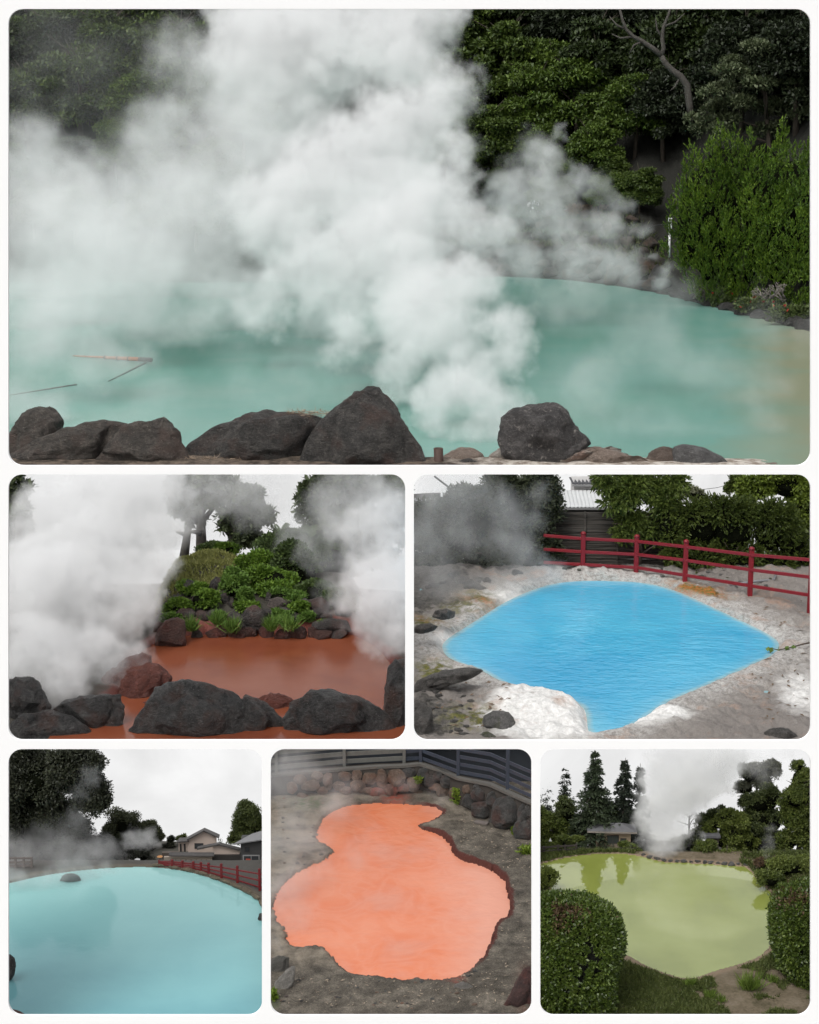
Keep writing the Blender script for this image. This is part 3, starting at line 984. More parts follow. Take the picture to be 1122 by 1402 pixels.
    b0 = at(917, 348, D); t = thing('signpost', 'slim white post with a small pale plate before the bright conifer', 'signpost', b0)
    wp = simple('white_paint', (0.8, 0.8, 0.78), 0.5, 0.04)
    MB().tube([at(917, 352, D), at(917.5, 312, D)], 0.16, 8).build('post', wp, t, True)
    s_ = mpp(b0); pc = at(918, 305.5, D)
    MB().frame_box(pc, (2.6 * s_, 0, 0), (0, 0.12, 0), (0, 0, 7.5 * s_)).build('plate', wp, t, False, 0.05)
    MB().frame_box(pc + [0.04, -0.14, 0.1], (1.5 * s_, 0, 0), (0, 0.03, 0), (0, 0, 4.5 * s_)).build('panel', simple('pale_grey_panel', (0.4, 0.4, 0.4), 0.4, 0.1), t)
    # bare grey shrubs
    gw = simple('weathered_twig', (0.19, 0.17, 0.15), 0.9, 0.3, 2, 0.5, 0.05)
    def bare_shrub(px, py, D, wpx, label, seed, n):
        b = at(px, py, D); s_ = mpp(b); rr = np.random.default_rng(seed)
        t = thing('bare_shrub', label, 'shrub', b); mb = MB()
        def grow(p, d, l, r_, k):
            q = p + d * l
            mb.tube([p, (p + q) / 2 + rr.normal(size=3) * l * 0.08, q], [r_, r_ * 0.8, r_ * 0.6], 5)
            if k:
                for _ in range(3 if k > 1 else 2):
                    e = d + rr.normal(size=3) * 0.55 + np.array([0, 0, 0.12]); grow(q, e / np.linalg.norm(e), l * 0.72, r_ * 0.6, k - 1)
        for _ in range(n):
            d = np.array([rr.uniform(-1.2, 1.2), rr.uniform(-0.8, 0.3), rr.uniform(0.25, 0.8)]); d /= np.linalg.norm(d)
            grow(b + np.array([rr.uniform(-.3, .3) * wpx * s_, 0, 0]), d, wpx * s_ * 0.22, 0.17, 3)
        mb.build('branches', gw, t, True)
    bare_shrub(960, 408, 245, 46, 'tangled bare grey shrub on the shore left of the red flowers', 3, 9)
    bare_shrub(1062, 408, 226, 44, 'spreading bare grey shrub between the conifer and the red flowers', 6, 8)
    # red flowers along the shore
    for i, (px, py, D, wpx, lab) in enumerate([(990, 415, 238, 16, 'leafy plant with a few red flowers beside the left bare shrub'), (1030, 425, 228, 22, 'low plant with red flowers under the right bare shrub'), (1080, 436, 218, 28, 'spreading low plant with red flowers at the right edge of the turquoise spring')]):
        c = at(px, py, D); s_ = mpp(c)
        small_bush('red_flower_plant', lab, 'plant', c, [(c + [dx * wpx * s_, 0, 0.7], (wpx * s_ * 0.6, 1.2, 0.9)) for dx in (-0.5, 0.1, 0.6)], gb, 1500, 0.5, ('blossoms', red, 16, 0.42), 10 + i)
    # floating bamboo sticks
    def stick(a, b, za, rad, label, mat, bands=False):
        A, B = gnd(*a, z + 0.05), gnd(*b, z + za)
        t = thing('bamboo_pole', label, 'pole', A)
        MB().tube([A, A * 0.66 + B * 0.34, A * 0.3 + B * 0.7, B], [rad * 0.25, rad * 0.55, rad * 0.9, rad], 8).build('pole', mat, t, True)
        if bands:
            for f in (0.42, 0.58, 0.72, 0.86):
                q = A + (B - A) * f; dlt = (B - A) * 0.008
                MB().tube([q - dlt, q + dlt], rad * 1.08, 8).build('ring', simple('dark_node', (0.08, 0.03, 0.02), 0.7), t, True)
            MB().tube([A + (B - A) * 0.87, A + (B - A) * 1.003], rad * 1.04, 8).build('tip', simple('charred_end', (0.05, 0.04, 0.035), 0.7), t, True)
    bam = simple('weathered_bamboo', (0.35, 0.15, 0.08), 0.6, 0.35, 3, 0.3, 0.02)
    stick((100, 487), (207, 492.5), 0.4, 0.24, 'red brown bamboo pole floating on the turquoise water', bam, True)
    stick((148, 522), (200, 497), -0.02, 0.13, 'thin dark stick lying in the water under the bamboo pole', simple('wet_stick', (0.06, 0.07, 0.06), 0.6))
    stick((12, 541), (105, 527), -0.02, 0.12, 'faint thin stick in the misty water at the far left', simple('wet_stick_pale', (0.12, 0.13, 0.12), 0.6))
    # spiky plant showing through the steam, on a mound at the left
    c = at(148, 284, 262)
    t = thing('spiky_plant', 'faint spiky rosette plant showing through the steam', 'plant', c)
    rr = np.random.default_rng(2); lv = Leaves(); m = 40
    d = unit(rr.normal(size=(m, 3)) * np.array([1, 0.6, 0.5]) + np.array([0, 0, 0.35])); lv.add(np.repeat(c[None], m, 0), d, rr.normal(size=(m, 3)), 2.2, 0.3)
    lv.build('leaves', gb, t); MB().tube([c - [0, 0, 9], c], [0.5, 0.4], 7).build('stem', bark, t, True)

    # ---- the boulders along the near edge
    dark = rock_mat('dark_volcanic_rock', (0.016, 0.015, 0.014), (0.15, 0.136, 0.122), (0.08, 0.05, 0.04), 0.9, 0.9, 0.12, 0.7)
    brown = rock_mat('brown_volcanic_rock', (0.034, 0.03, 0.026), (0.17, 0.145, 0.122), (0.09, 0.062, 0.05), 0.8, 0.9, 0.12, 0.8)
    grey = rock_mat('grey_round_rock', (0.03, 0.028, 0.028), (0.17, 0.155, 0.148), None, 0.9, 0.9, 0.1, 0.8, None, (0.32, 0.29, 0.26))
    tan = rock_mat('tan_rock', (0.2, 0.15, 0.12), (0.36, 0.29, 0.24), None, 1.0, 0.6, 0.08, 0.8)
    crust = rock_mat('white_crusted_rock', (0.28, 0.24, 0.2), (0.62, 0.58, 0.53), (0.36, 0.24, 0.19), 0.8, 0.8, 0.1, 0.8)
    RO = rock_outline
    RO('boulder', 'rounded grey boulder at the far left of the near edge, half in steam', [(8, 600), (20, 585), (35, 565), (50, 556), (68, 556), (82, 562), (88, 575), (86, 592), (70, 625), (40, 643), (8, 643)], 134.5, brown, 1, 0.8)
    RO('boulder', 'long low brown boulder in front of the rounded grey one', [(0, 643), (20, 624), (60, 602), (90, 588), (130, 576), (160, 574), (182, 580), (195, 600), (190, 643)], 132.6, brown, 2, 0.45)
    RO('boulder', 'jagged grey brown boulder with a peaked right shoulder, left of the dry straw', [(128, 643), (150, 612), (172, 584), (190, 578), (203, 577), (222, 570), (235, 580), (245, 600), (256, 622), (262, 643)], 131.8, brown, 3, 0.6, amt=0.08)
    RO('boulder', 'broad dark boulder with a pale flat top left of the pointed rock', [(248, 643), (258, 610), (280, 592), (310, 580), (345, 566), (365, 560), (400, 562), (440, 568), (456, 580), (460, 643)], 133.2, dark, 4, 0.55, amt=0.07)
    RO('boulder', 'tall pointed black boulder standing highest on the near edge', [(405, 643), (425, 602), (448, 572), (468, 558), (490, 540), (503, 531), (513, 528), (525, 537), (540, 560), (555, 588), (575, 614), (588, 643)], 131.4, dark, 15, 0.7, fac=(0.55, 0.85), amt=0.07)
    RO('boulder', 'low tan boulder behind the rusty pipe', [(596, 643), (608, 622), (625, 613), (645, 612), (660, 622), (666, 643)], 132.6, tan, 6, 0.7, sub=4)
    RO('boulder', 'small black boulder just right of the rusty pipe', [(608, 644), (625, 631), (645, 627), (662, 634), (670, 644)], 131.0, dark, 7, 0.8, sub=4)
    RO('boulder', 'white crusted ledge under the big round grey boulder', [(664, 644), (674, 622), (690, 610), (730, 604), (770, 606), (800, 611), (830, 620), (860, 634), (880, 644)], 132.4, crust, 8, 0.6, amt=0.1)
    RO('boulder', 'big round grey boulder with pale flecks right of the rusty pipe', [(684, 628), (681, 600), (690, 570), (710, 555), (740, 550), (764, 551), (776, 560), (786, 580), (804, 594), (810, 604), (798, 616), (770, 632), (735, 638), (700, 636)], 131.5, grey, 9, 0.9)
    RO('boulder', 'low pinkish tan boulder right of the big round one', [(774, 644), (790, 618), (815, 611), (850, 622), (880, 631), (894, 644)], 131.2, tan, 10, 0.7)
    RO('boulder', 'small brown boulder between the pinkish rock and the smooth grey one', [(878, 644), (888, 620), (903, 611), (920, 613), (930, 636), (926, 644)], 131.8, rock_mat('red_brown_rock', (0.09, 0.065, 0.05), (0.2, 0.15, 0.12), None, 1.0, 0.6, 0.08), 11, 0.8, sub=4)
    RO('boulder', 'smooth dark grey boulder near the right end of the near edge', [(920, 644), (924, 612), (935, 608), (960, 612), (985, 624), (1004, 644)], 131.3, rock_mat('smooth_grey_rock', (0.06, 0.058, 0.058), (0.15, 0.145, 0.14), None, 0.7, 0.4, 0.06), 12, 0.7, sub=4, amt=0.03)
    RO('boulder', 'tiny tan rock tip at the right end of the near edge', [(1025, 646), (1042, 635), (1062, 633), (1088, 646)], 131.0, tan, 13, 0.8, sub=4)
    # the low stony bank the boulders sit on
    def hf(P):
        X, Y = proj(np.c_[P, np.full(len(P), z)]); n1 = fbm(np.c_[P * .35, np.zeros(len(P))], 4, 55)
        top = np.interp(X, [-20, 100, 225, 290, 410, 590, 660, 780, 900, 1010, 1060, 1122], [1.2, 1.2, 1.35, 1.3, 1.1, .9, 1.0, 1.1, .9, .5, -.4, -.6])
        return (top * .2 + n1 * .10) * sstep(127.9, 130.6, P[:, 1]) * sstep(134.0, 131.8, P[:, 1]) - .5 * sstep(132.2, 134.5, P[:, 1]) + .02
    bm_, n, out = newmat('stony_bank')
    g = N(n, 'ShaderNodeSeparateXYZ'); n.links.new(wpos(n), g.inputs[0]); nz_ = noise_tex(n, 1.2, 6, .65)
    f = N(n, 'ShaderNodeMapRange'); n.links.new(mathn(n, 'ADD', g.outputs[0], mathn(n, 'MULTIPLY', nz_, 6.0)), f.inputs[0]); f.inputs[1].default_value = 5.0; f.inputs[2].default_value = 12.0
    princ(n, out, mixc(n, f.outputs[0], ramp(n, nz_, [(.4, (0.035, 0.028, 0.022)), (.6, (0.14, 0.11, 0.085))]), ramp(n, nz_, [(.4, (0.2, 0.16, 0.125)), (.6, (0.5, 0.46, 0.41))])), .9, bump(n, noise_tex(n, 4, 6, .7), .9, .12), .2)
    ground_patch('near_bank', z, -10, 1132, 616, 646, 260, 60, hf, bm_)
    # dry straw between the boulders
    rr = np.random.default_rng(9); lv = Leaves()
    P = np.concatenate([np.array([at(x, y, 131.0) for x, y in zip(rr.uniform(250, 330, 900), rr.uniform(628, 645, 900))]), np.array([at(x, y, 132.6) for x, y in zip(rr.uniform(395, 452, 260), rr.uniform(563, 570, 260))])])
    T_ = np.stack([rr.normal(size=len(P)), rr.normal(size=len(P)) * .3, rr.uniform(-.1, .5, len(P))], 1)
    lv.add(P, T_, rr.normal(size=(len(P), 3)), rr.uniform(0.25, 0.8, len(P)), 0.035)
    tag(lv.build('dry_straw', simple('straw', (0.32, 0.24, 0.17), 0.8, 0.4, 5)), None, None, None, 'stuff')
    # rusty pipe
    b0, t0 = at(601.5, 645, 130.7), at(600.5, 613.5, 130.7)
    t = thing('iron_pipe', 'short rusty iron pipe standing between the boulders', 'pipe', b0)
    rust = simple('rusty_iron', (0.055, 0.032, 0.024), 0.7, 0.5, 6, 0.5, 0.02)
    a = np.linspace(0, 2 * np.pi, 25)[:-1]; V = []; ro, ri = 0.36, 0.28
    ax = t0 - b0; ax /= np.linalg.norm(ax)
    for c_, r_ in ((b0, ro), (t0, ro), (t0, ri), (t0 - ax * 1.2, ri)):
        for q in a: V.append(c_ + r_ * np.array([math.cos(q), math.sin(q), 0]))
    Fs = [(i * 24 + k, i * 24 + (k + 1) % 24, (i + 1) * 24 + (k + 1) % 24, (i + 1) * 24 + k) for i in range(3) for k in range(24)] + [tuple(72 + k for k in range(24))]
    link('pipe_body', mesh_py('pipe_body', V, Fs), rust, t, True)
T_scene()
# ================================================================ middle left: red brown spring
def ML_scene():
    z = ZM
    kp = keeper(4, 645, 560.5, 1019)
    pond = smooth_poly([(150, 1030), (150, 985), (168, 940), (190, 895), (212, 882), (250, 869), (340, 868), (420, 866), (470, 866), (500, 876), (530, 900), (552, 940), (575, 1030)])
    pw = poly_world(pond, z)
    gm, n, out = newmat('red_stained_bank')
    a = attr_n(n, 'rim'); ns = noise_tex(n, 1.2, 5)
    aa = mathn(n, 'ADD', a, mathn(n, 'MULTIPLY', mathn(n, 'SUBTRACT', ns, 0.5), 0.9))
    c = ramp(n, aa, [(0.0, (0.15, 0.03, 0.018)), (0.25, (0.10, 0.028, 0.02)), (0.5, (0.05, 0.032, 0.025)), (0.9, (0.035, 0.03, 0.022))])
    princ(n, out, c, 0.7, bump(n, noise_tex(n, 3, 6, 0.7), 0.8, 0.1))
    def back(P): return np.maximum(0, P[:, 1] - 98.4)
    def hfun(P):
        sd = sdist(P, pw)
        nz_ = fbm(np.c_[P * 0.5, np.zeros(len(P))], 4, 4)
        h = np.where(sd < 0, -0.5, 0) + sstep(-0.1, 0.5, sd) * 0.3 + nz_ * 0.12 * sstep(0, 0.6, sd) - 1.2 * sstep(86.5, 84.0, P[:, 1])
        b = back(P)
        hill = 0.55 * sstep(0, 1.5, b) + 0.9 * sstep(1.5, 6, b) - 0.262 * np.maximum(0, b - 7.5)
        # grassy mound left of the middle
        q = proj(np.c_[P, np.full(len(P), z + 2.0)])[0]
        mound = 1.35 * np.exp(-((q - 285) / 60) ** 2) * sstep(5, 11, b)
        side = sstep(185, 250, q) * sstep(520, 470, q)
        return h + np.where(hill > 0, hill * side, hill) - 3.0 * (1 - side) * sstep(1.0, 9, b) + mound + nz_ * 0.15 * sstep(1, 3, b)
    ML_scene.h = lambda x, y: z + float(hfun(np.array([[x, y]]))[0])
    # world-space sheet: in front and behind the water line
    ground_patch('spring_bank', z, -20, 561, 735, 1019, 170, 190, hfun, gm, {'rim': lambda P: np.clip(sdist(P, pw) / 1.5, 0, 1)})
    mud = noise_tex
    wm = water_mat('red_brown_water', [(0.3, (0.14, 0.036, 0.018)), (0.5, (0.18, 0.05, 0.023)), (0.7, (0.20, 0.06, 0.03))], 0.25, 0.2, (1.0, 0.10), (1, 2.0, 1), 0.25, 0.04)
    water_sheet('spring_water', z, [(60, 1019), (560, 1019), (560, 860), (180, 860)], wm)
    def gpt(px, D):
        """ground point at a photo column, D metres out"""
        x = at(px, 850, D)[0]
        return np.array([x, D, ML_scene.h(x, D)])
    # grass on the mound
    gr = leaf_mat('mound_grass', (0.12, 0.13, 0.035), (0.2, 0.21, 0.06), (0.3, 0.29, 0.1), 0.6, 0.2)
    r = np.random.default_rng(3); lv = Leaves()
    px = r.uniform(225, 400, 9000); D = r.uniform(103.5, 113, 9000)
    P = np.array([gpt(a, b) for a, b in zip(px[:600], D[:600])]); P = np.repeat(P, 34, 0) + r.normal(size=(20400, 3)) * [0.3, 0.3, 0]
    hh = hfun(P[:, :2]); P[:, 2] = z + hh
    lv.add(*grass_blades(P, 0.26, 0.08, 1, 0.7), kp); tag(lv.build('grass', gr), None, None, None, 'stuff')

    # a wild dark hedge behind the steam on both sides
    # stones of the far bank
    st = rock_mat('bank_boulder', (0.03, 0.026, 0.024), (0.13, 0.11, 0.10), (0.10, 0.05, 0.04), 1.3, 0.8, 0.08)
    ststain = rock_mat('red_stained_boulder', (0.05, 0.022, 0.017), (0.13, 0.06, 0.045), (0.12, 0.035, 0.025), 1.3, 0.8, 0.08, 0.6)
    RO = rock_outline
    RO('boulder', 'dark red stained boulder standing in the water at the left end of the far bank', [(212, 887), (216, 868), (228, 852), (245, 845), (255, 852), (256, 884), (240, 888)], 97.2, ststain, 3, 0.8, sub=4)
    RO('boulder', 'large rounded boulder in the middle of the red spring\'s far bank', [(328, 862), (331, 842), (340, 832), (350, 828), (360, 836), (366, 850), (366, 864)], 99.2, st, 5, 0.7, sub=4)
    RO('boulder', 'upright boulder on the bank top beside the grassy mound', [(286, 806), (288, 795), (295, 789), (303, 791), (305, 803), (302, 808)], 103.4, st, 6, 0.8, sub=4)
    RO('boulder', 'grey boulder at the left of the bank, dipping into the steam', [(250, 815), (252, 800), (258, 793), (266, 797), (269, 810), (262, 818)], 102.8, st, 8, 0.8, sub=4)
    RO('boulder', 'narrow upright stone among the ferns above the red spring', [(300, 832), (301, 816), (308, 811), (314, 818), (314, 834)], 101.6, st, 9, 0.8, sub=4)
    RO('boulder', 'pale split boulder to the right above the ferns', [(365, 832), (370, 820), (380, 817), (400, 822), (402, 832), (390, 836)], 101.2, rock_mat('pale_bank_stone', (0.07, 0.055, 0.05), (0.2, 0.16, 0.14), None, 1.2, 0.7, 0.06), 10, 0.8, sub=4)
    RO('boulder', 'pointed dark stone leaning among the bushes right of the ferns', [(363, 826), (366, 812), (372, 807), (377, 815), (376, 828)], 101.9, st, 12, 0.8, sub=4)
    RO('boulder', 'broad dark block at the right end of the far bank', [(425, 866), (430, 852), (450, 846), (475, 848), (482, 866)], 99.0, st, 14, 0.7, sub=4)
    RO('boulder', 'grey block above the right end of the far bank', [(420, 842), (424, 822), (440, 817), (452, 826), (452, 842)], 100.6, st, 16, 0.7, sub=4)
    k = 0
    for D, z0, px0, px1, step, hh in ((98.6, 0.1, 226, 500, 20, 0.95), (99.9, 0.75, 232, 492, 22, 0.85), (101.3, 1.2, 240, 480, 25, 0.75)):
        for px in np.arange(px0, px1, step):
            q = px + r.uniform(-6, 6)
            if r.random() < 0.12: continue
            p = gpt(q, D + r.uniform(-.25, .25))
            w_ = r.uniform(0.8, 1.35)
            boulder('bank_stone', 'dark stone in the stepped stone bank behind the red spring', [p[0], p[1], max(p[2], z + z0) + 0.08], (w_, w_ * 0.75, hh * r.uniform(.7, 1.1)), ststain if z0 < 0.5 and r.random() < 0.5 else st, 300 + k, 'rock', 'stones of the stepped far bank', 3)
            k += 1
    # plants on the bank
    fresh = leaf_mat('fresh_leaves', (0.03, 0.06, 0.008), (0.10, 0.18, 0.02), (0.22, 0.33, 0.05), 0.9, 0.3)
    fern = leaf_mat('fern_green', (0.04, 0.08, 0.012), (0.10, 0.18, 0.03), (0.18, 0.28, 0.06), 0.9, 0.3)
    darkb = leaf_mat('dark_bush_leaves', (0.02, 0.034, 0.01), (0.052, 0.082, 0.022), (0.11, 0.16, 0.04), 0.6, 0.2)
    def bush(name, label, cat, px, py, D, rx, ry, mat, n, size, seed, dome=0.3, group=None):
        c = at(px, py, D); s = mpp(c)
        t = thing(name, label, cat, c - [0, 0, ry * s], group)
        inner_twigs([(c, (rx * s, rx * s * .7, ry * s))], t, kp, seed, .68)
        lv = Leaves(); bl = crown_blobs(c, rx * s, rx * s * 0.7, ry * s, 8, seed, (0.4, 0.65), 0.9)
        lv.blobs(bl, int(n * 3.2), size * .72, up=dome, out=0.7, rnd=0.6, aspect=0.55, shell=(0.5, 1.05), keep=kp, seed=seed, top=0.6)
        lv.build('foliage', mat, t)
        return t
    bush('leafy_plant', 'broad leaved plants trailing over the left of the stepped bank', 'plant', 245, 833, 100.6, 22, 10, fresh, 1300, 0.26, 1)
    bush('leafy_plant', 'broad leaved plants in the middle of the stepped bank', 'plant', 278, 822, 100.9, 20, 12, fresh, 1300, 0.26, 2)
    bush('leafy_plant', 'small plant low on the bank left of the rounded boulder', 'plant', 302, 845, 99.6, 9, 11, fern, 500, 0.22, 3)
    bush('leafy_plant', 'tall light green plant in the centre of the bank, above the ferns', 'plant', 322, 800, 102.2, 22, 22, fern, 1800, 0.28, 4)
    bush('leafy_plant', 'bright plant by the pale split boulder', 'plant', 412, 832, 100.4, 16, 9, fresh, 800, 0.26, 5)
    bush('leafy_plant', 'trailing plant low at the right of the bank', 'plant', 440, 858, 98.9, 14, 7, fern, 500, 0.22, 6)
    bush('leafy_shrub', 'bright green shrub right of the centre above the bank', 'shrub', 372, 800, 103.4, 36, 24, fresh, 3800, 0.3, 7)
    bush('leafy_shrub', 'round mid green shrub just right of the tall light green plant', 'shrub', 350, 778, 106, 28, 22, fresh, 2600, 0.3, 8)
    bush('leafy_shrub', 'dark green shrub at the right above the bank', 'shrub', 408, 785, 105, 34, 34, darkb, 4200, 0.3, 9)
    bush('leafy_shrub', 'dark shrub behind the others, half lost in the right-hand steam', 'shrub', 395, 755, 109, 44, 26, darkb, 4200, 0.32, 10)
    bush('leafy_shrub', 'dark low bush at the foot of the trunks on the mound', 'shrub', 298, 755, 113, 30, 10, darkb, 1800, 0.26, 11)
    bush('leafy_shrub', 'small bright bush right of the trunks on the mound', 'shrub', 312, 753, 112.5, 16, 9, fresh, 800, 0.26, 12)
    bush('leafy_shrub', 'tall dark shrub mass at the right end of the bank under the pale tree', 'shrub', 448, 780, 108, 40, 40, darkb, 5000, 0.3, 31)
    bush('leafy_plant', 'mixed low plants along the top of the bank right of the centre', 'plant', 388, 818, 101.8, 26, 10, fern, 1200, 0.26, 32)
    bush('leafy_plant', 'dense green plants at the left end of the bank top by the steam', 'plant', 262, 806, 103.0, 24, 9, fresh, 1200, 0.26, 33)
    bush('leafy_plant', 'light plants hanging over the rounded boulder', 'plant', 338, 832, 100.2, 18, 8, fresh, 900, 0.24, 34)
    bush('leafy_plant', 'low plants between the stones right of the rounded boulder', 'plant', 388, 842, 99.8, 18, 7, fern, 800, 0.24, 35)
    bush('leafy_plant', 'plants hanging over the red stained boulder at the left end', 'plant', 236, 848, 99.0, 14, 8, fern, 700, 0.24, 36)
    bush('leafy_shrub', 'dark shrub low on the right end of the bank above the grey block', 'shrub', 432, 812, 102.5, 26, 16, darkb, 2400, 0.28, 41)
    bush('leafy_shrub', 'dim green shrub at the far right of the bank by the steam', 'shrub', 468, 826, 101.0, 24, 18, darkb, 2400, 0.28, 42)
    bush('leafy_plant', 'small bright plant on top of the broad dark block', 'plant', 418, 846, 99.6, 12, 7, fern, 600, 0.22, 43)
    bush('clipped_bush', 'clipped round green bush at the left edge under the dark tree', 'bush', 22, 770, 104, 20, 17, fresh, 2400, 0.2, 13)
    bush('fern', 'fern hanging from the bank between the two steps', 'fern', 330, 822, 100.6, 14, 16, fern, 900, 0.3, 14)
    # grass tufts low on the bank
    for i, (px, py, D, w_, lab) in enumerate([(262, 856, 98.2, 9, 'arching green grass tuft beside the red stained boulder'), (318, 858, 98.3, 10, 'low green tuft left of the rounded boulder'), (372, 856, 98.2, 8, 'green tuft right of the rounded boulder'), (396, 855, 98.1, 14, 'wide green tuft along the water near the right of the far bank'), (298, 848, 98.9, 6, 'upright thin tuft in a gap of the bank')]):
        c = at(px, py, D); s = mpp(c); lv = Leaves()
        m = 260; P = c + r.normal(size=(m, 3)) * [w_ * s * 0.35, 0.2, 0.05] - [0, 0, 0.3]
        lv.add(*grass_blades(P, 0.85, 0.06, i, 0.55)); tag(lv.build('grass_tuft', fern), lab, 'grass tuft')
    # trees behind: palms and broadleaf crowns, mostly in mist
    bark = simple('grey_bark', (0.09, 0.08, 0.07), 0.9, 0.3, 2, 0.6, 0.04)
    dk = leaf_mat('dark_tree_leaves', (0.025, 0.034, 0.016), (0.06, 0.08, 0.034), (0.12, 0.15, 0.06), 0.4, 0.25)
    def tree(label, px, py, D, th, blobs_px, mat, n, size, seed, r0=0.25, limbs=6, name='broadleaf_tree', flat=0.8, lean=0):
        b = at(px, py, D); s = mpp(b)
        t = thing(name, label, 'tree', b)
        trunk_mb([b - [0, 0, 0.5], b + [lean * s * 0.4, 0.1, th * s * 0.5], b + [lean * s, 0, th * s]], r0, r0 * 0.5, limbs, seed, length=th * s * 0.5).build('trunk', bark, t, True)
        lv = Leaves(); bl = []
        for k, (x, y, rx, ry) in enumerate(blobs_px):
            c = at(x, y, D); bl += crown_blobs(c, rx * s, rx * s * 0.8, ry * s, 9, seed * 10 + k, (0.35, 0.6), flat)
        lv.blobs(bl, int(n * 2.0), size, up=0.1, out=0.6, rnd=0.7, aspect=0.5, shell=(0.4, 1.05), keep=kp, seed=seed, top=0.4)
        lv.build('crown', mat, t)
    ML_scene.tree = tree
    tree('thick grey trunk on the mound with a dark drooping crown, left of its pair', 276, 756, 116, 75, [(268, 690, 34, 18), (258, 668, 34, 20), (300, 672, 34, 22), (240, 690, 18, 22)], dk, 5200, 0.4, 1, 0.42, 8)
    tree('slim dark tree on the mound right of the thick grey trunk', 318, 760, 116, 62, [(320, 715, 22, 26), (335, 690, 34, 26), (350, 715, 26, 24), (335, 735, 22, 16)], dk, 4800, 0.38, 2, 0.3, 6)
    tree('leaning grey trunk at the left of the mound', 252, 752, 117, 50, [(255, 700, 20, 14), (270, 712, 16, 10)], dk, 900, 0.38, 3, 0.35, 3, lean=14)
    tree('pale misty tree rising at the top right against the sky', 430, 790, 118, 90, [(430, 700, 30, 28), (455, 675, 34, 26), (485, 668, 40, 28), (420, 672, 16, 12), (525, 680, 40, 34), (480, 720, 50, 34), (530, 730, 40, 36), (450, 745, 40, 30), (500, 775, 50, 30)], dk, 16000, 0.42, 4, 0.35, 6)
    tree('tall dark tree cut by the left edge', 14, 800, 105, 110, [(16, 662, 22, 20), (22, 690, 20, 22), (15, 720, 26, 24), (25, 740, 22, 16), (5, 690, 20, 40)], dk, 5200, 0.36, 5, 0.35, 5)
    # spiky cycad crowns in the mist
    def cycad(label, px, py, D, Lf, seed, hpx=30):
        c = at(px, py, D); s = mpp(c); b = c - [0, 0, hpx * s]
        t = thing('cycad_palm', label, 'palm', b); rr = np.random.default_rng(seed)
        MB().tube([b, c], [0.3, 0.25], 8).build('trunk', bark, t, True)
        lv = Leaves()
        for k in range(30):
            a = rr.uniform(0, 6.28); e = rr.uniform(0.15, 1.2)
            d = np.array([math.cos(a) * math.cos(e), math.sin(a) * math.cos(e), math.sin(e)])
            tt = np.linspace(0.1, 1, 26)
            P = c + d * (tt * Lf * s)[:, None] - np.array([0, 0, 1]) * (tt ** 2 * Lf * s * 0.35)[:, None]
            side = np.cross(d, [0, 0, 1]); side /= np.linalg.norm(side) + 1e-6
            for sg in (-1, 1):
                lv.add(P, np.tile(d * 0.6 + side * sg, (26, 1)), np.tile(np.cross(d, side), (26, 1)), (1.1 - tt * 0.8) * Lf * s * 0.22, 0.05, kp)
        lv.build('crown', darkb, t)
    cycad('spiky cycad palm in front of the pale misty tree', 385, 738, 110, 34, 1, 30)
    cycad('spiky cycad palm fading into the right-hand steam', 425, 745, 109, 40, 2, 30)
    cycad('spiky cycad palm drooping at the left edge under the dark tree', 26, 706, 103, 30, 3, 50)
    # kerb-like dark edge where the lawn meets the bank
    a, b = gpt(258, 103.6), gpt(300, 103.3)
    MBt = MB().bar(a + [0, 0, 0.1], b + [0, 0, 0.1], 0.3, 0.25); tag(MBt.build('stone_edging', st, None, False, 0.03), 'dark stone edging along the foot of the grassy mound', 'edging')
    # red coated rock and mud lips at the left
    rc = rock_mat('red_coated_rock', (0.13, 0.04, 0.03), (0.24, 0.085, 0.06), (0.2, 0.06, 0.04), 1.0, 0.9, 0.12, 0.55)
    RO('mud_rock', 'red coated lumpy rock at the left of the red water', [(160, 968), (165, 935), (180, 915), (205, 906), (225, 914), (236, 928), (228, 948), (200, 962), (175, 972)], 88.5, rc, 4, 0.6, amt=0.12)
    RO('mud_rock', 'low red mud lip in the water between the two front boulders', [(340, 972), (345, 957), (362, 948), (385, 948), (402, 956), (403, 966), (388, 980), (365, 985)], 86.5, rc, 6, 0.5, amt=0.1)
    RO('mud_rock', 'rough red coated bank rising behind the lumpy red rock at the left', [(120, 985), (130, 950), (150, 925), (172, 905), (195, 893), (208, 896), (205, 915), (190, 935), (180, 960), (160, 985)], 90.2, rc, 8, 0.6, amt=0.14)
    RO('mud_rock', 'low red crusted mud at the foot of the left bank beside the front boulders', [(165, 1005), (172, 975), (195, 962), (222, 955), (226, 968), (205, 985), (190, 1005)], 86.8, rc, 9, 0.5, amt=0.14)
    # front boulders
    dark = rock_mat('charcoal_rock', (0.015, 0.015, 0.0155), (0.16, 0.154, 0.148), (0.085, 0.05, 0.04), 1.4, 1.0, 0.12, 0.38)
    f = (0.5, 0.86)
    RO('boulder', 'dark boulder at the far left of the near edge of the red spring', [(2, 985), (2, 930), (25, 926), (44, 927), (52, 934), (58, 948), (71, 968), (64, 985)], 84.6, dark, 21, 0.8, fac=f)
    RO('boulder', 'low flat grey boulder in the lower left corner of the red spring scene', [(2, 1019), (8, 990), (28, 976), (60, 972), (92, 979), (115, 995), (137, 1019)], 82.8, dark, 22, 0.6, fac=f)
    RO('boulder', 'squarish dark boulder second from the left in the back row', [(72, 972), (90, 957), (115, 952), (150, 951), (165, 950), (171, 964), (166, 1019), (120, 1019), (95, 990)], 83.8, dark, 23, 0.6, fac=f)
    RO('boulder', 'largest boulder of the near edge with a flat sloping top', [(163, 1019), (185, 1002), (203, 968), (224, 941), (238, 932), (262, 930), (288, 933), (330, 950), (338, 968), (340, 1019)], 83.2, dark, 24, 0.6, fac=f)
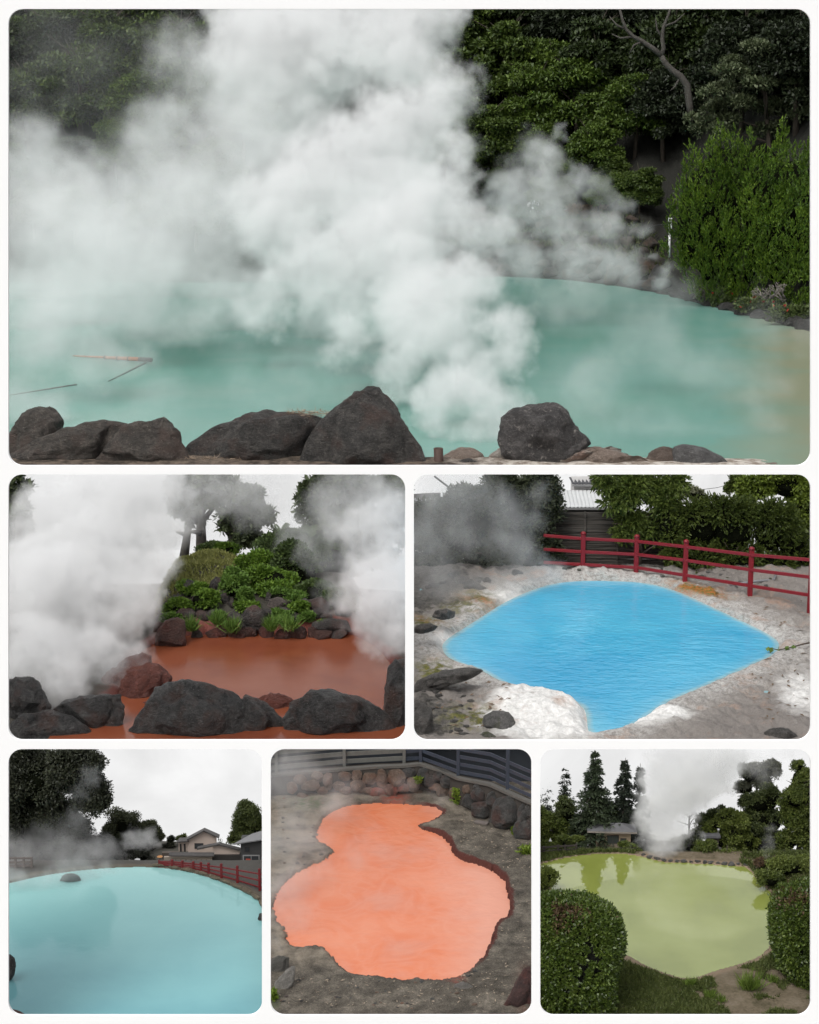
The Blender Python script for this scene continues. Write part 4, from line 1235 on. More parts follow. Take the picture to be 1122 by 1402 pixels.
    RO('boulder', 'boulder tucked against the right side of the largest one', [(305, 1019), (322, 962), (335, 951), (347, 953), (366, 966), (386, 986), (394, 1019)], 83.6, dark, 25, 0.6, fac=f)
    RO('boulder', 'broad boulder with a rounded top right of the middle', [(385, 1019), (388, 985), (401, 960), (426, 943), (455, 943), (480, 950), (502, 956), (530, 978), (548, 1019)], 83.4, dark, 26, 0.6, fac=f)
    RO('boulder', 'tall dark boulder cut by the right edge of the red spring scene', [(525, 1005), (527, 950), (531, 916), (541, 904), (552, 901), (560, 902), (560, 1019), (535, 1019)], 84.2, dark, 27, 0.7, fac=f)
    sky_sheet('ML', 127.0, -12, 562, 643.5, 900, z - 7)
ML_scene()
def ML_steam():
    cut = [edge_plane((0, 643.5), (1122, 643.5), (300, 900)), edge_plane((561, 640), (561, 1020), (300, 800))]
    steam('steam', 'dense white steam rolling up at the left of the red spring',
          [(60, 900, 60, 88), (130, 900, 55, 90), (90, 950, 40, 86), (60, 820, 70, 94), (140, 840, 60, 95), (190, 800, 45, 98), (110, 760, 70, 101), (195, 740, 50, 102), (40, 740, 50, 101), (150, 690, 60, 103), (70, 700, 45, 102), (225, 770, 28, 100), (225, 690, 45, 103), (160, 660, 60, 104), (180, 860, 30, 94), (230, 650, 45, 104), (30, 830, 60, 94), (90, 790, 60, 97), (150, 780, 50, 98), (30, 780, 60, 97), (200, 830, 34, 96), (120, 740, 50, 100), (20, 900, 40, 88), (170, 900, 30, 91)],
          0.55, SM, 2.8, 48, 0.55, 0.62, 0.5, cut, 100, 5.0, 6, 0.6, floor=ZM)
    steam('steam', 'dense white steam rolling up at the right of the red spring',
          [(530, 850, 46, 92), (510, 800, 46, 96), (540, 760, 50, 98), (485, 775, 34, 99), (480, 740, 35, 101), (520, 720, 45, 101), (505, 870, 24, 92), (550, 890, 30, 90), (550, 700, 40, 102), (475, 820, 26, 97), (555, 820, 40, 93), (530, 800, 50, 95), (490, 850, 24, 94)],
          0.45, SM, 2.8, 48, 0.55, 0.62, 0.55, cut, 90, 6.0, 6, 0.6, floor=ZM)
    steam('steam', 'thin grey steam drifting before the trees behind the red spring',
          [(270, 685, 40, 111), (320, 680, 36, 111), (345, 710, 28, 110.5), (360, 695, 25, 111), (450, 720, 45, 107), (490, 690, 50, 107), (540, 680, 40, 106), (420, 760, 30, 104.5), (300, 660, 40, 111), (400, 710, 25, 109), (445, 800, 28, 101), (460, 760, 34, 103), (450, 680, 40, 108), (500, 660, 40, 108), (360, 660, 40, 111), (250, 720, 40, 110), (400, 740, 30, 107)],
          0.3, SM, 3.2, 50, 0.5, 0.5, 0.9, cut, 60, 7.0, 5, 0.5)
# ================================================================ middle right: bright blue spring with a white rim
def MR_scene():
    z = ZM
    kp = keeper(561.5, 645, 1117, 1019)
    pp = [(606, 885), (612, 876), (626, 867), (661, 845), (691, 825), (731, 807), (771, 796), (821, 794), (881, 797), (921, 807), (963, 826), (1014, 850), (1052, 868), (1068, 881), (1062, 895), (1026, 912), (986, 930), (946, 947), (911, 962), (886, 980), (861, 997), (835, 1004), (812, 1008), (806, 998), (806, 985), (801, 967), (776, 957), (746, 950), (706, 942), (681, 930), (661, 917), (626, 907), (611, 897)]
    pond = smooth_poly(pp, 2)
    pw = poly_world(pond, z)
    def px_of(P): return proj(np.c_[P, np.full(len(P), z)])
    def hfun(P):
        sd = sdist(P, pw)
        n1 = fbm(np.c_[P * 0.45, np.zeros(len(P))], 4, 8); n2 = fbm(np.c_[P * 1.8, np.zeros(len(P))], 4, 9)
        h = -0.75 * sstep(0.15, -1.2, sd) + 0.22 * sstep(0.0, 0.5, sd) + (n1 * 0.2 + n2 * 0.13) * sstep(0.1, 1.0, sd) + 0.12 * np.abs(fbm(np.c_[P * 0.9, np.zeros(len(P))], 3, 10)) * sstep(0.0, .4, sd)
        X, Y = px_of(P)
        # thick lip of crust at the lower left and lower right
        lip = np.exp(-(((X - 735) / 70) ** 2 + ((Y - 975) / 28) ** 2)) * 0.5 + np.exp(-(((X - 930) / 90) ** 2 + ((Y - 1000) / 26) ** 2)) * 0.4
        h = h + lip * sstep(0.05, 0.8, sd)
        h = h + 0.2 * sstep(110, 113, P[:, 1]) - 0.262 * np.maximum(0, P[:, 1] - 113.2)
        return h
    MR_scene.h = lambda x, y: z + float(hfun(np.array([[x, y]]))[0])
    m, n, out = newmat('sinter_crust')
    a = attr_n(n, 'rim'); lf = attr_n(n, 'left')
    ns = noise_tex(n, 0.9, 6, 0.6); nf = noise_tex(n, 4.5, 6, 0.65)
    aa = mathn(n, 'ADD', a, mathn(n, 'MULTIPLY', mathn(n, 'SUBTRACT', ns, 0.5), 0.7))
    c = ramp(n, aa, [(0.0, (0.36, 0.39, 0.38)), (0.10, (0.46, 0.45, 0.43)), (0.4, (0.37, 0.355, 0.335)), (0.62, (0.27, 0.25, 0.23)), (0.95, (0.20, 0.18, 0.165))])
    c = mixc(n, ramp(n, nf, [(0.46, (0, 0, 0)), (0.62, (0.75, 0.75, 0.75))]), c, (0.20, 0.18, 0.165))
    fs = noise_tex(n, 16, 5, 0.7)
    c = mixc(n, ramp(n, fs, [(0.4, (0.45, 0.45, 0.45)), (0.56, (0, 0, 0))]), c, (0.14, 0.125, 0.11))
    wh = mathn(n, 'ADD', attr_n(n, 'white'), mathn(n, 'MULTIPLY', mathn(n, 'SUBTRACT', ns, 0.5), 0.8))
    c = mixc(n, ramp(n, wh, [(0.3, (0, 0, 0)), (0.75, (1, 1, 1))]), c, ramp(n, nf, [(0.4, (0.60, 0.59, 0.57)), (0.6, (0.74, 0.73, 0.71))]))
    # rusty patches
    nr = noise_tex(n, 0.42, 5, 0.65)
    c = mixc(n, ramp(n, nr, [(0.56, (0, 0, 0)), (0.72, (0.7, 0.7, 0.7))]), c, (0.36, 0.22, 0.15))
    # dark earth to the left and moss
    le = mathn(n, 'ADD', lf, mathn(n, 'MULTIPLY', mathn(n, 'SUBTRACT', noise_tex(n, 1.1, 5), 0.5), 1.1))
    c = mixc(n, ramp(n, le, [(0.45, (0, 0, 0)), (0.6, (1, 1, 1))]), c, ramp(n, nf, [(0.35, (0.035, 0.032, 0.028)), (0.65, (0.12, 0.11, 0.10))]))
    mo = mathn(n, 'MULTIPLY', attr_n(n, 'moss'), ramp(n, noise_tex(n, 1.6, 5, 0.65), [(0.42, (0, 0, 0)), (0.55, (1, 1, 1))]))
    c = mixc(n, mo, c, ramp(n, nf, [(0.4, (0.05, 0.055, 0.012)), (0.6, (0.14, 0.13, 0.03))]))
    oo = mathn(n, 'MULTIPLY', attr_n(n, 'algae'), ramp(n, ns, [(0.35, (0, 0, 0)), (0.5, (1, 1, 1))]))
    c = mixc(n, oo, c, ramp(n, nf, [(0.4, (0.10, 0.10, 0.02)), (0.55, (0.30, 0.12, 0.03))]))
    princ(n, out, c, 0.75, bump(n, mathn(n, 'ADD', nf, mathn(n, 'MULTIPLY', ns, 2.0)), 0.9, 0.12), 0.3)
    def left(P):
        X, Y = px_of(P)
        return np.clip(np.maximum(np.maximum(1.15 - np.hypot((X - 565) / 90, (Y - 985) / 50), 1.2 - np.hypot((X - 560) / 130, (Y - 800) / 56)), .9 * sstep(793, 780, Y)), 0, 1)
    def moss(P):
        X, Y = px_of(P)
        g = lambda x, y, a, b: np.exp(-(((X - x) / a) ** 2 + ((Y - y) / b) ** 2))
        return np.clip(1.4 * g(645, 990, 34, 14) + 1.3 * g(595, 925, 30, 14) + 1.2 * g(575, 858, 30, 8) + g(655, 820, 22, 10) + 0.8 * g(630, 835, 30, 8), 0, 1)
    def white(P):
        X, Y = px_of(P)
        g = lambda x, y, a, b: np.exp(-(((X - x) / a) ** 2 + ((Y - y) / b) ** 2))
        return np.clip(1.7 * g(748, 985, 80, 36) + .8 * g(640, 880, 60, 20) + g(900, 990, 50, 16) + .75 * g(1095, 955, 40, 40) + .6 * g(690, 820, 60, 14) + .5 * g(1010, 880, 70, 30), 0, 1)
    def algae(P):
        X, Y = px_of(P)
        g = lambda x, y, a, b: np.exp(-(((X - x) / a) ** 2 + ((Y - y - (X - x) * 0.22) / b) ** 2))
        return np.clip(1.7 * g(958, 813, 34, 5) + 0.9 * g(655, 826, 26, 6) + 0.6 * g(580, 855, 25, 5), 0, 1)
    ground_patch('spring_rim', z, 561.5, 1122, 735, 1027, 300, 200, hfun, m, {'rim': lambda P: np.clip(sdist(P, pw) / 4.2, 0, 1), 'left': left, 'white': white, 'moss': moss, 'algae': algae})
    # water: blue, turning pale over the shallow edge
    wm, n, out = newmat('bright_blue_water')
    ns = noise_tex(n, 0.2, 4)
    ns = noise_tex(n, 0.1, 4, 0.5, None, 0.5)
    col = ramp(n, ns, [(0.32, (0.028, 0.31, 0.53)), (0.65, (0.09, 0.44, 0.64))])
    e = attr_n(n, 'edge')
    ee = mathn(n, 'ADD', e, mathn(n, 'MULTIPLY', mathn(n, 'SUBTRACT', noise_tex(n, 1.0, 4), 0.5), 0.3))
    col = mixc(n, ramp(n, ee, [(0.0, (0, 0, 0)), (0.75, (0.15, 0.15, 0.15)), (1.0, (0.85, 0.85, 0.85))]), col, (0.30, 0.44, 0.44))
    mp = N(n, 'ShaderNodeMapping'); mp.inputs['Scale'].default_value = (0.8, 1.7, 1); mp.inputs['Rotation'].default_value = (0, 0, 0.5)
    n.links.new(wpos(n), mp.inputs[0])
    h = mathn(n, 'ADD', noise_tex(n, 1.6, 3, 0.5, mp.outputs[0], 0.8), mathn(n, 'MULTIPLY', noise_tex(n, 0.5, 3, 0.5, mp.outputs[0], 0.8), 1.0))
    princ(n, out, col, 0.1, bump(n, h, 0.3, 0.12), 0.6)
    ground_patch('spring_water', z, 575, 1095, 788, 1016, 110, 60, lambda P: np.zeros(len(P)), wm, {'edge': lambda P: 1 - np.clip(-sdist(P, pw) / 1.3, 0, 1)})
    def gpt(px, D):
        x = at(px, 780, D)[0]
        return np.array([x, D, MR_scene.h(x, D)])
    # red fence
    redp = simple('dark_red_paint', (0.17, 0.007, 0.013), 0.45, 0.25, 4, 0.15, 0.01)
    posts = [(745, 778, 726), (798, 783, 731), (871, 787, 735), (938, 800, 742), (1027, 818, 752), (1109, 838, 763)]
    pts = []
    b0 = gnd(798, 783, z)
    t = thing('red_fence', 'dark red wooden fence with three rails behind the blue spring', 'fence', b0)
    def post_at(px, pyb, pyt):
        b = gnd(px, pyb, z + 0.2); D = b[1]
        top = at(px, pyt, D)
        return b, np.array([b[0], b[1], top[2]])
    for px, yb, yt in posts:
        b, tp = post_at(px, yb, yt); pts.append((b, tp))
        if px > 750:
            mb = MB(); mb.bar(b - [0, 0, 0.5], tp, 0.30, 0.30, (0, 1, 0)); o = mb.build('post', redp, t, False, 0.04)
            cp = MB().tube([tp - [0, 0, .02], tp + [0, 0, 0.10], tp + [0, 0, .17]], [0.2, 0.17, 0.05], 10).build('post_cap', redp, o, True)
            pass
    # rails, by the photo's rows at each post
    rows = [[(745, 733), (798, 737.5), (871, 741), (938, 748.5), (1027, 759.5), (1116, 767)], [(745, 752), (798, 755.5), (871, 759), (938, 767), (1027, 780), (1116, 791)], [(745, 770), (798, 773), (871, 777), (938, 787.5), (1027, 802), (1116, 816)]]
    for row in rows:
        mb = MB()
        for i in range(len(row) - 1):
            A = at(row[i][0], row[i][1], pts[i][0][1] - 0.02); B = at(row[i + 1][0], row[i + 1][1], pts[i + 1][0][1] - 0.02)
            if i + 1 == 5: B = at(1116, row[5][1], pts[5][0][1] - 0.3)
            mb.bar(A, B, 0.13, 0.2)
        mb.build('rail', redp, t, False, 0.02)
    # slatted reed fence behind it
    reed, n, out = newmat('old_reed')
    wv = N(n, 'ShaderNodeSeparateXYZ'); n.links.new(wpos(n), wv.inputs[0])
    st = N(n, 'ShaderNodeTexNoise'); st.inputs['Scale'].default_value = 1.0; st.inputs['Detail'].default_value = 3
    mp = N(n, 'ShaderNodeMapping'); mp.inputs['Scale'].default_value = (0.4, 0.4, 9); n.links.new(wpos(n), mp.inputs[0]); n.links.new(mp.outputs[0], st.inputs[0])
    princ(n, out, ramp(n, st.outputs[0], [(0.35, (0.02, 0.018, 0.015)), (0.65, (0.085, 0.075, 0.065))]), 0.85, bump(n, st.outputs[0], 0.8, 0.05), 0.3)
    Df = 115.6
    a, b = at(740, 790, Df), at(1000, 790, Df)
    t = thing('reed_fence', 'weathered dark reed fence of horizontal canes behind the red fence', 'fence', a)
    mb = MB(); zt = at(850, 702, Df)[2]; zb = MR_scene.h(a[0], Df) - 0.1
    for k in range(64):
        zz = zb + (zt - zb) * (k + .5) / 64
        j = rng.uniform(-.03, .03, 3)
        mb.tube([[a[0], Df + j[0], zz + j[1]], [(a[0] + b[0]) / 2, Df + j[1], zz + j[2]], [b[0], Df, zz]], 0.052, 5)
    mb.build('cane_panel', reed, t, True)
    for px in (760, 800, 845, 890, 935):
        p = at(px, 780, Df - 0.12); MB().bar([p[0], p[1], zb], [p[0], p[1], zt + 0.1], 0.14, 0.1, (0, 1, 0)).build('post', reed, t)
    # grey wall strip at the right end behind the fence
    p0, p1 = at(1058, 772, 115.5), at(1122, 772, 114)
    dkw = simple('dark_panel_wall', (0.035, 0.033, 0.032), 0.8, 0.3, 0.7, 0.2, 0.03)
    t = thing('garden_wall', 'low dark garden wall behind the right end of the red fence', 'wall', p0)
    zt2 = at(1090, 765, 115)[2]; zb2 = z
    MB().frame_box([(p0[0] + p1[0]) / 2, 115, (zt2 + zb2) / 2], (p1 - p0) / 2 * [1, 1, 0], (0, 0.1, 0), (0, 0, (zt2 - zb2) / 2)).build('wall_panel', dkw, t)
    MB().frame_box([(p0[0] + p1[0]) / 2, 115, zt2 + 0.05], (p1 - p0) / 2 * [1, 1, 0], (0, 0.16, 0), (0, 0, 0.05)).build('coping', simple('grey_coping', (0.14, 0.135, 0.13), 0.8), t)
    # buildings behind
    D = 122.0
    def shed(label, x0, x1, ye, yr, zb, roofc, wallc, seed, D=D, window=None):
        """a low building seen over the hedge: wall, corrugated roof sloping up and away, fascia"""
        b = at((x0 + x1) / 2, 780, D); b[2] = zb
        t = thing('low_building', label, 'building', b)
        zl = at(x0, ye, D)[2]; zr = at(x0, yr, D + 3.2)[2]
        xa, xb = at(x0, ye, D)[0], at(x1, ye, D)[0]
        MB().box((xa + .15, D + 0.3, zb), (xb - .15, D + 3, zl - 0.05)).build('wall', wallc, t)
        nn = int((xb - xa) / 0.09); V = []; 
        for i in range(nn + 1):
            x = xa + (xb - xa) * i / nn; k = 0.028 * math.sin(i * math.pi / 1.5)
            V += [(x, D, zl + k), (x, D + 3.2, zr + k)]
        Fs = [(2 * i, 2 * i + 2, 2 * i + 3, 2 * i + 1) for i in range(nn)]
        o = link('roof', mesh_py('roof', V, Fs), roofc, t); sm_ = o.modifiers.new('thick', 'SOLIDIFY'); sm_.thickness = 0.05
        MB().box((xa, D - 0.06, zl - 0.2), (xb, D - 0.015, zl - 0.06)).build('gutter', simple('grey_gutter', (0.2, 0.2, 0.2), 0.6), t)
        if window:
            wx0, wx1, wy0, wy1 = window
            q0, q1 = at(wx0, wy1, D + .28), at(wx1, wy0, D + .28)
            f = MB().box((q0[0], D + .24, q0[2]), (q1[0], D + .29, q1[2])).build('window', simple('dark_frame', (0.05, 0.05, 0.05), 0.6), t)
        return t
    cor = simple('pale_corrugated_sheet', (0.5, 0.51, 0.51), 0.5, 0.12, 0.7, 0.1, 0.02)
    conc = simple('dark_weathered_boards', (0.05, 0.048, 0.045), 0.9, 0.4, 0.6, 0.4, 0.05)
    shed('small building with a pale corrugated roof at the upper left behind the dark hedge', 604, 668, 686, 664, z, cor, conc, 1)
    shed('long low building with a pale corrugated roof behind the reed fence', 764, 862, 694, 671, z, cor, conc, 2, 120.5)
    shed('grey building with a dark roof rising above the corrugated roof', 784, 846, 662, 652, z, simple('slate_roof', (0.06, 0.06, 0.065), 0.6), simple('pale_plaster', (0.42, 0.41, 0.4), 0.8, 0.1), 3, 123.6, (800, 815, 670, 678))
    # dark roof slope at the far upper left
    shed('rounded grey roof at the far upper left behind the hedge', 562, 612, 686, 676, z, simple('grey_sheet', (0.2, 0.2, 0.205), 0.6), conc, 5, 121.5)
    # power line and roof pole at the left
    A, B = at(595, 652, 121.9), at(616, 668, 121.9)
    tag(MB().tube([A, B], 0.07, 6).build('metal_pole', simple('dark_pole', (0.05, 0.05, 0.05), 0.5), None, True), 'slanting dark metal pole above the small corrugated roof', 'pole')
    A, B = at(955, 671, 125), at(1010, 660, 125)
    mid = (A + B) / 2 - [0, 0, 0.12]
    tag(MB().tube([A, mid, B], 0.02, 5).build('power_line', simple('cable_black', (0.04, 0.04, 0.04), 0.6), None, True), 'thin power line crossing the bright gap in the trees', 'cable')
    # hedges and trees
    bark = simple('hedge_bark', (0.06, 0.045, 0.035), 0.9, 0.3, 2, 0.6, 0.04)
    dkl = leaf_mat('dark_hedge_leaves', (0.012, 0.017, 0.008), (0.034, 0.043, 0.02), (0.07, 0.085, 0.04), 0.5, 0.15)
    con = leaf_mat('conifer_hedge_leaves', (0.02, 0.032, 0.006), (0.055, 0.08, 0.013), (0.12, 0.15, 0.028), 0.5, 0.2)
    yel = leaf_mat('yellow_green_leaves', (0.045, 0.07, 0.008), (0.11, 0.155, 0.018), (0.20, 0.26, 0.04), 0.5, 0.25)
    def hedge(name, label, cat, blobs_px, base, mat, n, size, seed, mode='blob', limbs=8, trunk=True, aspect=0.5, shell=(0.45, 1.05)):
        D = base[2]; b = at(base[0], base[1], D); b[2] = z
        t = thing(name, label, cat, b)
        inner_twigs([(at(x, y, D), (rx * mpp(at(x, y, D)), min(rx, 26) * .7 * mpp(at(x, y, D)), ry * mpp(at(x, y, D)))) for x, y, rx, ry in blobs_px], t, kp, seed, .62 if mode != 'droop' else .42)
        if trunk: trunk_mb([b, b + [0.1, 0, 1.2], b + [0, 0.1, 3.0]], 0.16, 0.06, limbs, seed, length=1.6).build('trunk', bark, t, True)
        lv = Leaves(); bl = []
        for k, (x, y, rx, ry) in enumerate(blobs_px):
            c = at(x, y, D); s = mpp(c); bl += crown_blobs(c, rx * s, min(rx, 26) * s * 0.7, ry * s, 9, seed * 10 + k, (0.38, 0.62), 0.9)
        if mode == 'blob':
            lv.blobs(bl, int(n * 2.6), size, up=0.1, out=0.6, rnd=0.7, aspect=aspect, shell=shell, keep=kp, seed=seed, top=0.3)
        else:
            rr = np.random.default_rng(seed); P = []; Dr = []
            A = [q[1][0] * q[1][2] for q in bl]; A = np.array(A) / sum(A)
            for (c, rad), a in zip(bl, A):
                m = max(3, int(n * 3.4 * a / 16)); d = unit(rr.normal(size=(m, 3)))
                P.append(c + d * np.array(rad) * rr.uniform(0.5, 1.0, (m, 1))); Dr.append(d + np.array([0, 0, 0.1 if mode == 'tuft' else -0.5]) + rr.normal(size=(m, 3)) * 0.3)
            lv.tufts(np.concatenate(P), np.concatenate(Dr), 16, size * 2.2, size, 0.35, 0.6, kp, seed)
        lv.build('foliage', mat, t); return t
    hedge('dark_hedge', 'tall dark grey green hedge at the left behind the blue spring', 'hedge', [(600, 720, 50, 40), (600, 775, 52, 36), (660, 715, 46, 50), (660, 775, 46, 38), (720, 700, 46, 60), (722, 760, 46, 42), (640, 690, 36, 30), (752, 760, 24, 34), (690, 670, 30, 26), (745, 672, 28, 28), (700, 740, 40, 40), (735, 730, 30, 36), (625, 740, 40, 30)], (660, 800, 114.6), dkl, 30000, 0.26, 1, trunk=True)
    hedge('conifer_hedge', 'dense dark green conifer hedge behind the right half of the red fence', 'hedge', [(955, 720, 42, 40), (1005, 725, 42, 42), (1055, 728, 34, 40), (960, 762, 40, 26), (1010, 768, 40, 26), (920, 720, 24, 36), (1075, 715, 16, 26), (985, 700, 30, 18), (1040, 702, 30, 16), (1085, 745, 26, 26), (1105, 760, 20, 18), (935, 755, 24, 30), (1060, 770, 40, 16)], (1000, 800, 113.6), con, 30000, 0.2, 2, 'tuft')
    hedge('conifer_tree', 'feathery hanging green conifer over the middle of the red fence', 'tree', [(848, 690, 20, 30), (880, 668, 30, 26), (865, 715, 16, 22), (905, 690, 24, 30), (832, 660, 18, 16), (925, 664, 20, 20), (888, 730, 12, 16), (855, 732, 14, 10)], (875, 790, 114.4), leaf_mat('feathery_conifer', (0.03, 0.048, 0.008), (0.08, 0.115, 0.02), (0.16, 0.205, 0.04), 0.5, 0.2), 17000, 0.22, 3, 'droop', 14)
    hedge('yellow_green_tree', 'bright yellow green tree with layered leaves at the upper right', 'tree', [(1035, 672, 30, 20), (1080, 665, 34, 22), (1100, 695, 24, 22), (1060, 655, 34, 14), (1010, 690, 20, 12), (1112, 670, 24, 30), (1095, 730, 24, 24), (1085, 712, 20, 18)], (1075, 790, 119.4), yel, 22000, 0.26, 4)
    hedge('dark_tree', 'dark tree top behind the yellow green tree', 'tree', [(1090, 658, 34, 14), (1010, 658, 12, 9), (1002, 668, 10, 8)], (1085, 790, 121.4), con, 4200, 0.24, 6)
    hedge('pale_tree', 'pale far tree in the bright gap between the conifer and the yellow green tree', 'tree', [(945, 675, 16, 9), (958, 680, 12, 8)], (950, 790, 123.2), leaf_mat('pale_tree_leaves', (0.08, 0.09, 0.05), (0.16, 0.17, 0.10), (0.26, 0.26, 0.17), 0.5, 0.3), 900, 0.24, 7)
    # fallen pipe and litter below the hedge
    A, B = at(1000, 802, 109.2), at(1060, 797, 110.2)
    A[2] = max(A[2], MR_scene.h(A[0], A[1]) + .06); B[2] = max(B[2], MR_scene.h(B[0], B[1]) + .06)
    tag(MB().tube([A, (A + B) / 2 + [0, 0, .03], B, at(1063, 786, 111)], 0.08, 8).build('drain_pipe', simple('grey_plastic', (0.2, 0.2, 0.21), 0.5), None, True), 'bent grey pipe lying on the ground under the hedge', 'pipe')
    # stones
    gs = rock_mat('dark_rim_stone', (0.045, 0.042, 0.038), (0.20, 0.185, 0.17), None, 1.6, 0.9, 0.07, 0.7)
    ms = rock_mat('grey_rim_stone', (0.08, 0.078, 0.074), (0.25, 0.24, 0.23), (0.08, 0.085, 0.03), 1.6, 0.9, 0.07, 0.8)
    RO = rock_outline
    RO('rock', 'grey stone among the moss at the lower left of the blue spring', [(660, 1002), (664, 982), (680, 973), (698, 976), (706, 990), (700, 1002)], 82.6, ms, 3, 0.8, sub=4)
    RO('rock', 'dark round stone in the lower right corner of the blue spring', [(1042, 1017), (1046, 1001), (1060, 996), (1080, 997), (1092, 1007), (1096, 1017)], 81.6, gs, 4, 0.8, sub=4)
    RO('rock', 'flat dark slab at the left shore of the blue spring', [(566, 948), (575, 930), (610, 918), (640, 914), (662, 917), (650, 926), (610, 938), (585, 952)], 88.2, gs, 5, 0.8, sub=4)
    RO('rock', 'dark stone in the lower left corner of the blue spring', [(563, 1017), (565, 975), (580, 962), (592, 972), (594, 1000), (590, 1017)], 82.2, gs, 6, 0.8, sub=4)
    RO('rock', 'half round stone at the bottom edge right of the moss', [(650, 1018), (655, 1006), (668, 1001), (680, 1008), (684, 1018)], 81.2, ms, 7, 0.8, sub=4)
    RO('rock', 'flat dark stone lying at the left edge level with the water', [(564, 866), (572, 856), (590, 853), (600, 858), (596, 864), (580, 868)], 95.5, gs, 8, 0.8, sub=4)
    RO('rock', 'brownish stone by the left shore under the hedge', [(592, 846), (598, 836), (612, 833), (624, 838), (622, 846), (606, 849)], 98.5, gs, 9, 0.8, sub=4)
    rr = np.random.default_rng(17)
    for i in range(12):
        px = rr.uniform(568, 720); D = rr.uniform(108, 113) - (740 - px) * 0.012
        p = gpt(px, D)
        if sdist(p[None, :2], pw)[0] < 1.0: continue
        w_ = rr.uniform(0.5, 1.5); boulder('hedge_stone', 'dark misty stone under the tall dark hedge', p + [0, 0, 0.1], (w_, w_ * .8, w_ * rr.uniform(.5, .8)), gs, 500 + i, 'rock', 'stones under the dark hedge', 3)
    for i in range(30):
        px = rr.uniform(770, 1080); D = 109.5 + rr.uniform(0, 5) - max(0, px - 900) * 0.022
        p = gpt(px, D)
        if sdist(p[None, :2], pw)[0] < 0.6: continue
        w_ = rr.uniform(0.2, 0.6); boulder('edge_stone', 'small grey stone at the foot of the red fence', p + [0, 0, 0.03], (w_, w_ * .8, w_ * .5), ms, 600 + i, 'rock', 'small stones along the red fence', 2)
    for i in range(46):
        px, py = (rr.uniform(566, 650), rr.uniform(955, 1012))
        p = gnd(px, py, z); p[2] = MR_scene.h(p[0], p[1]); w_ = rr.uniform(0.12, 0.5)
        boulder('corner_stone', 'small dark stone in the gravelly lower left corner', p, (w_, w_ * .8, w_ * .5), gs, 700 + i, 'rock', 'small stones in the lower left corner', 2)
    # fallen leaves on the crust
    lv = Leaves()
    P = []
    for i in range(130):
        px, py = (rr.uniform(1030, 1110), rr.uniform(900, 1000)) if i < 40 else ((rr.uniform(566, 700), rr.uniform(940, 1010)) if i < 90 else (rr.uniform(930, 1110), rr.uniform(812, 870)))
        p = gnd(px, py, z); p[2] = MR_scene.h(p[0], p[1]) + 0.03
        if sdist(p[None, :2], pw)[0] > 0.6: P.append(p)
    P = np.array(P); lv.add(P, rr.normal(size=(len(P), 3)) * [1, 1, .1], np.tile([0, 0, 1.0], (len(P), 1)) + rr.normal(size=(len(P), 3)) * .2, rr.uniform(.2, .55, len(P)), 0.13)
    tag(lv.build('fallen_leaves', simple('dead_leaf', (0.13, 0.085, 0.05), 0.8, 0.4)), None, None, None, 'stuff')
    # ivy twig reaching in from the right
    D = gnd(1080, 895, z)[1]
    c = at(1112, 880, D)
    t = thing('ivy_twig', 'thin twig with small green leaves reaching over the water from the right', 'twig', c)
    path = [at(1116, 879, D), at(1100, 882, D), at(1082, 887, D), at(1066, 890, D), at(1054, 887, D)]
    MB().tube(path, [0.05, 0.045, 0.035, 0.03, 0.02], 6).build('stem', bark, t, True)
    lv = Leaves(); LP = np.array([at(x, y, D - 0.1) for x, y in ((1080, 887), (1078, 888), (1083, 886), (1066, 888), (1068, 890), (1058, 886), (1056, 889), (1076, 885), (1086, 888))])
    lv.add(LP, rr.normal(size=(9, 3)) + [-.3, -.5, -.2], np.tile([0, -1.0, .6], (9, 1)), rr.uniform(.32, .5, 9), 0.3)
    lv.build('leaves', leaf_mat('ivy_green', (0.04, 0.07, 0.012), (0.08, 0.13, 0.02), (0.13, 0.19, 0.035), 2, .2), t)
    sky_sheet('MR', 126.5, 560.5, 1134, 643.5, 900, z - 7)
MR_scene()
def MR_steam():
    cut = [edge_plane((0, 643.5), (1122, 643.5), (300, 900)), edge_plane((561, 640), (561, 1020), (800, 800))]
    steam('steam', 'thin wisps of steam rising in front of the dark hedge at the left of the blue spring',
          [(700, 800, 40, 108), (720, 760, 30, 110), (735, 710, 26, 111), (740, 670, 26, 112), (660, 810, 40, 107), (600, 800, 50, 106), (590, 740, 50, 108), (640, 730, 40, 110), (760, 780, 30, 109), (650, 670, 45, 110), (690, 690, 40, 111), (745, 790, 28, 108), (600, 680, 40, 110), (690, 740, 40, 110)],
          0.26, SM, 3.6, 45, 0.5, 0.4, 1.2, cut, 60, 8.0, 4, 0.5, stretch=3.0, floor=ZM)
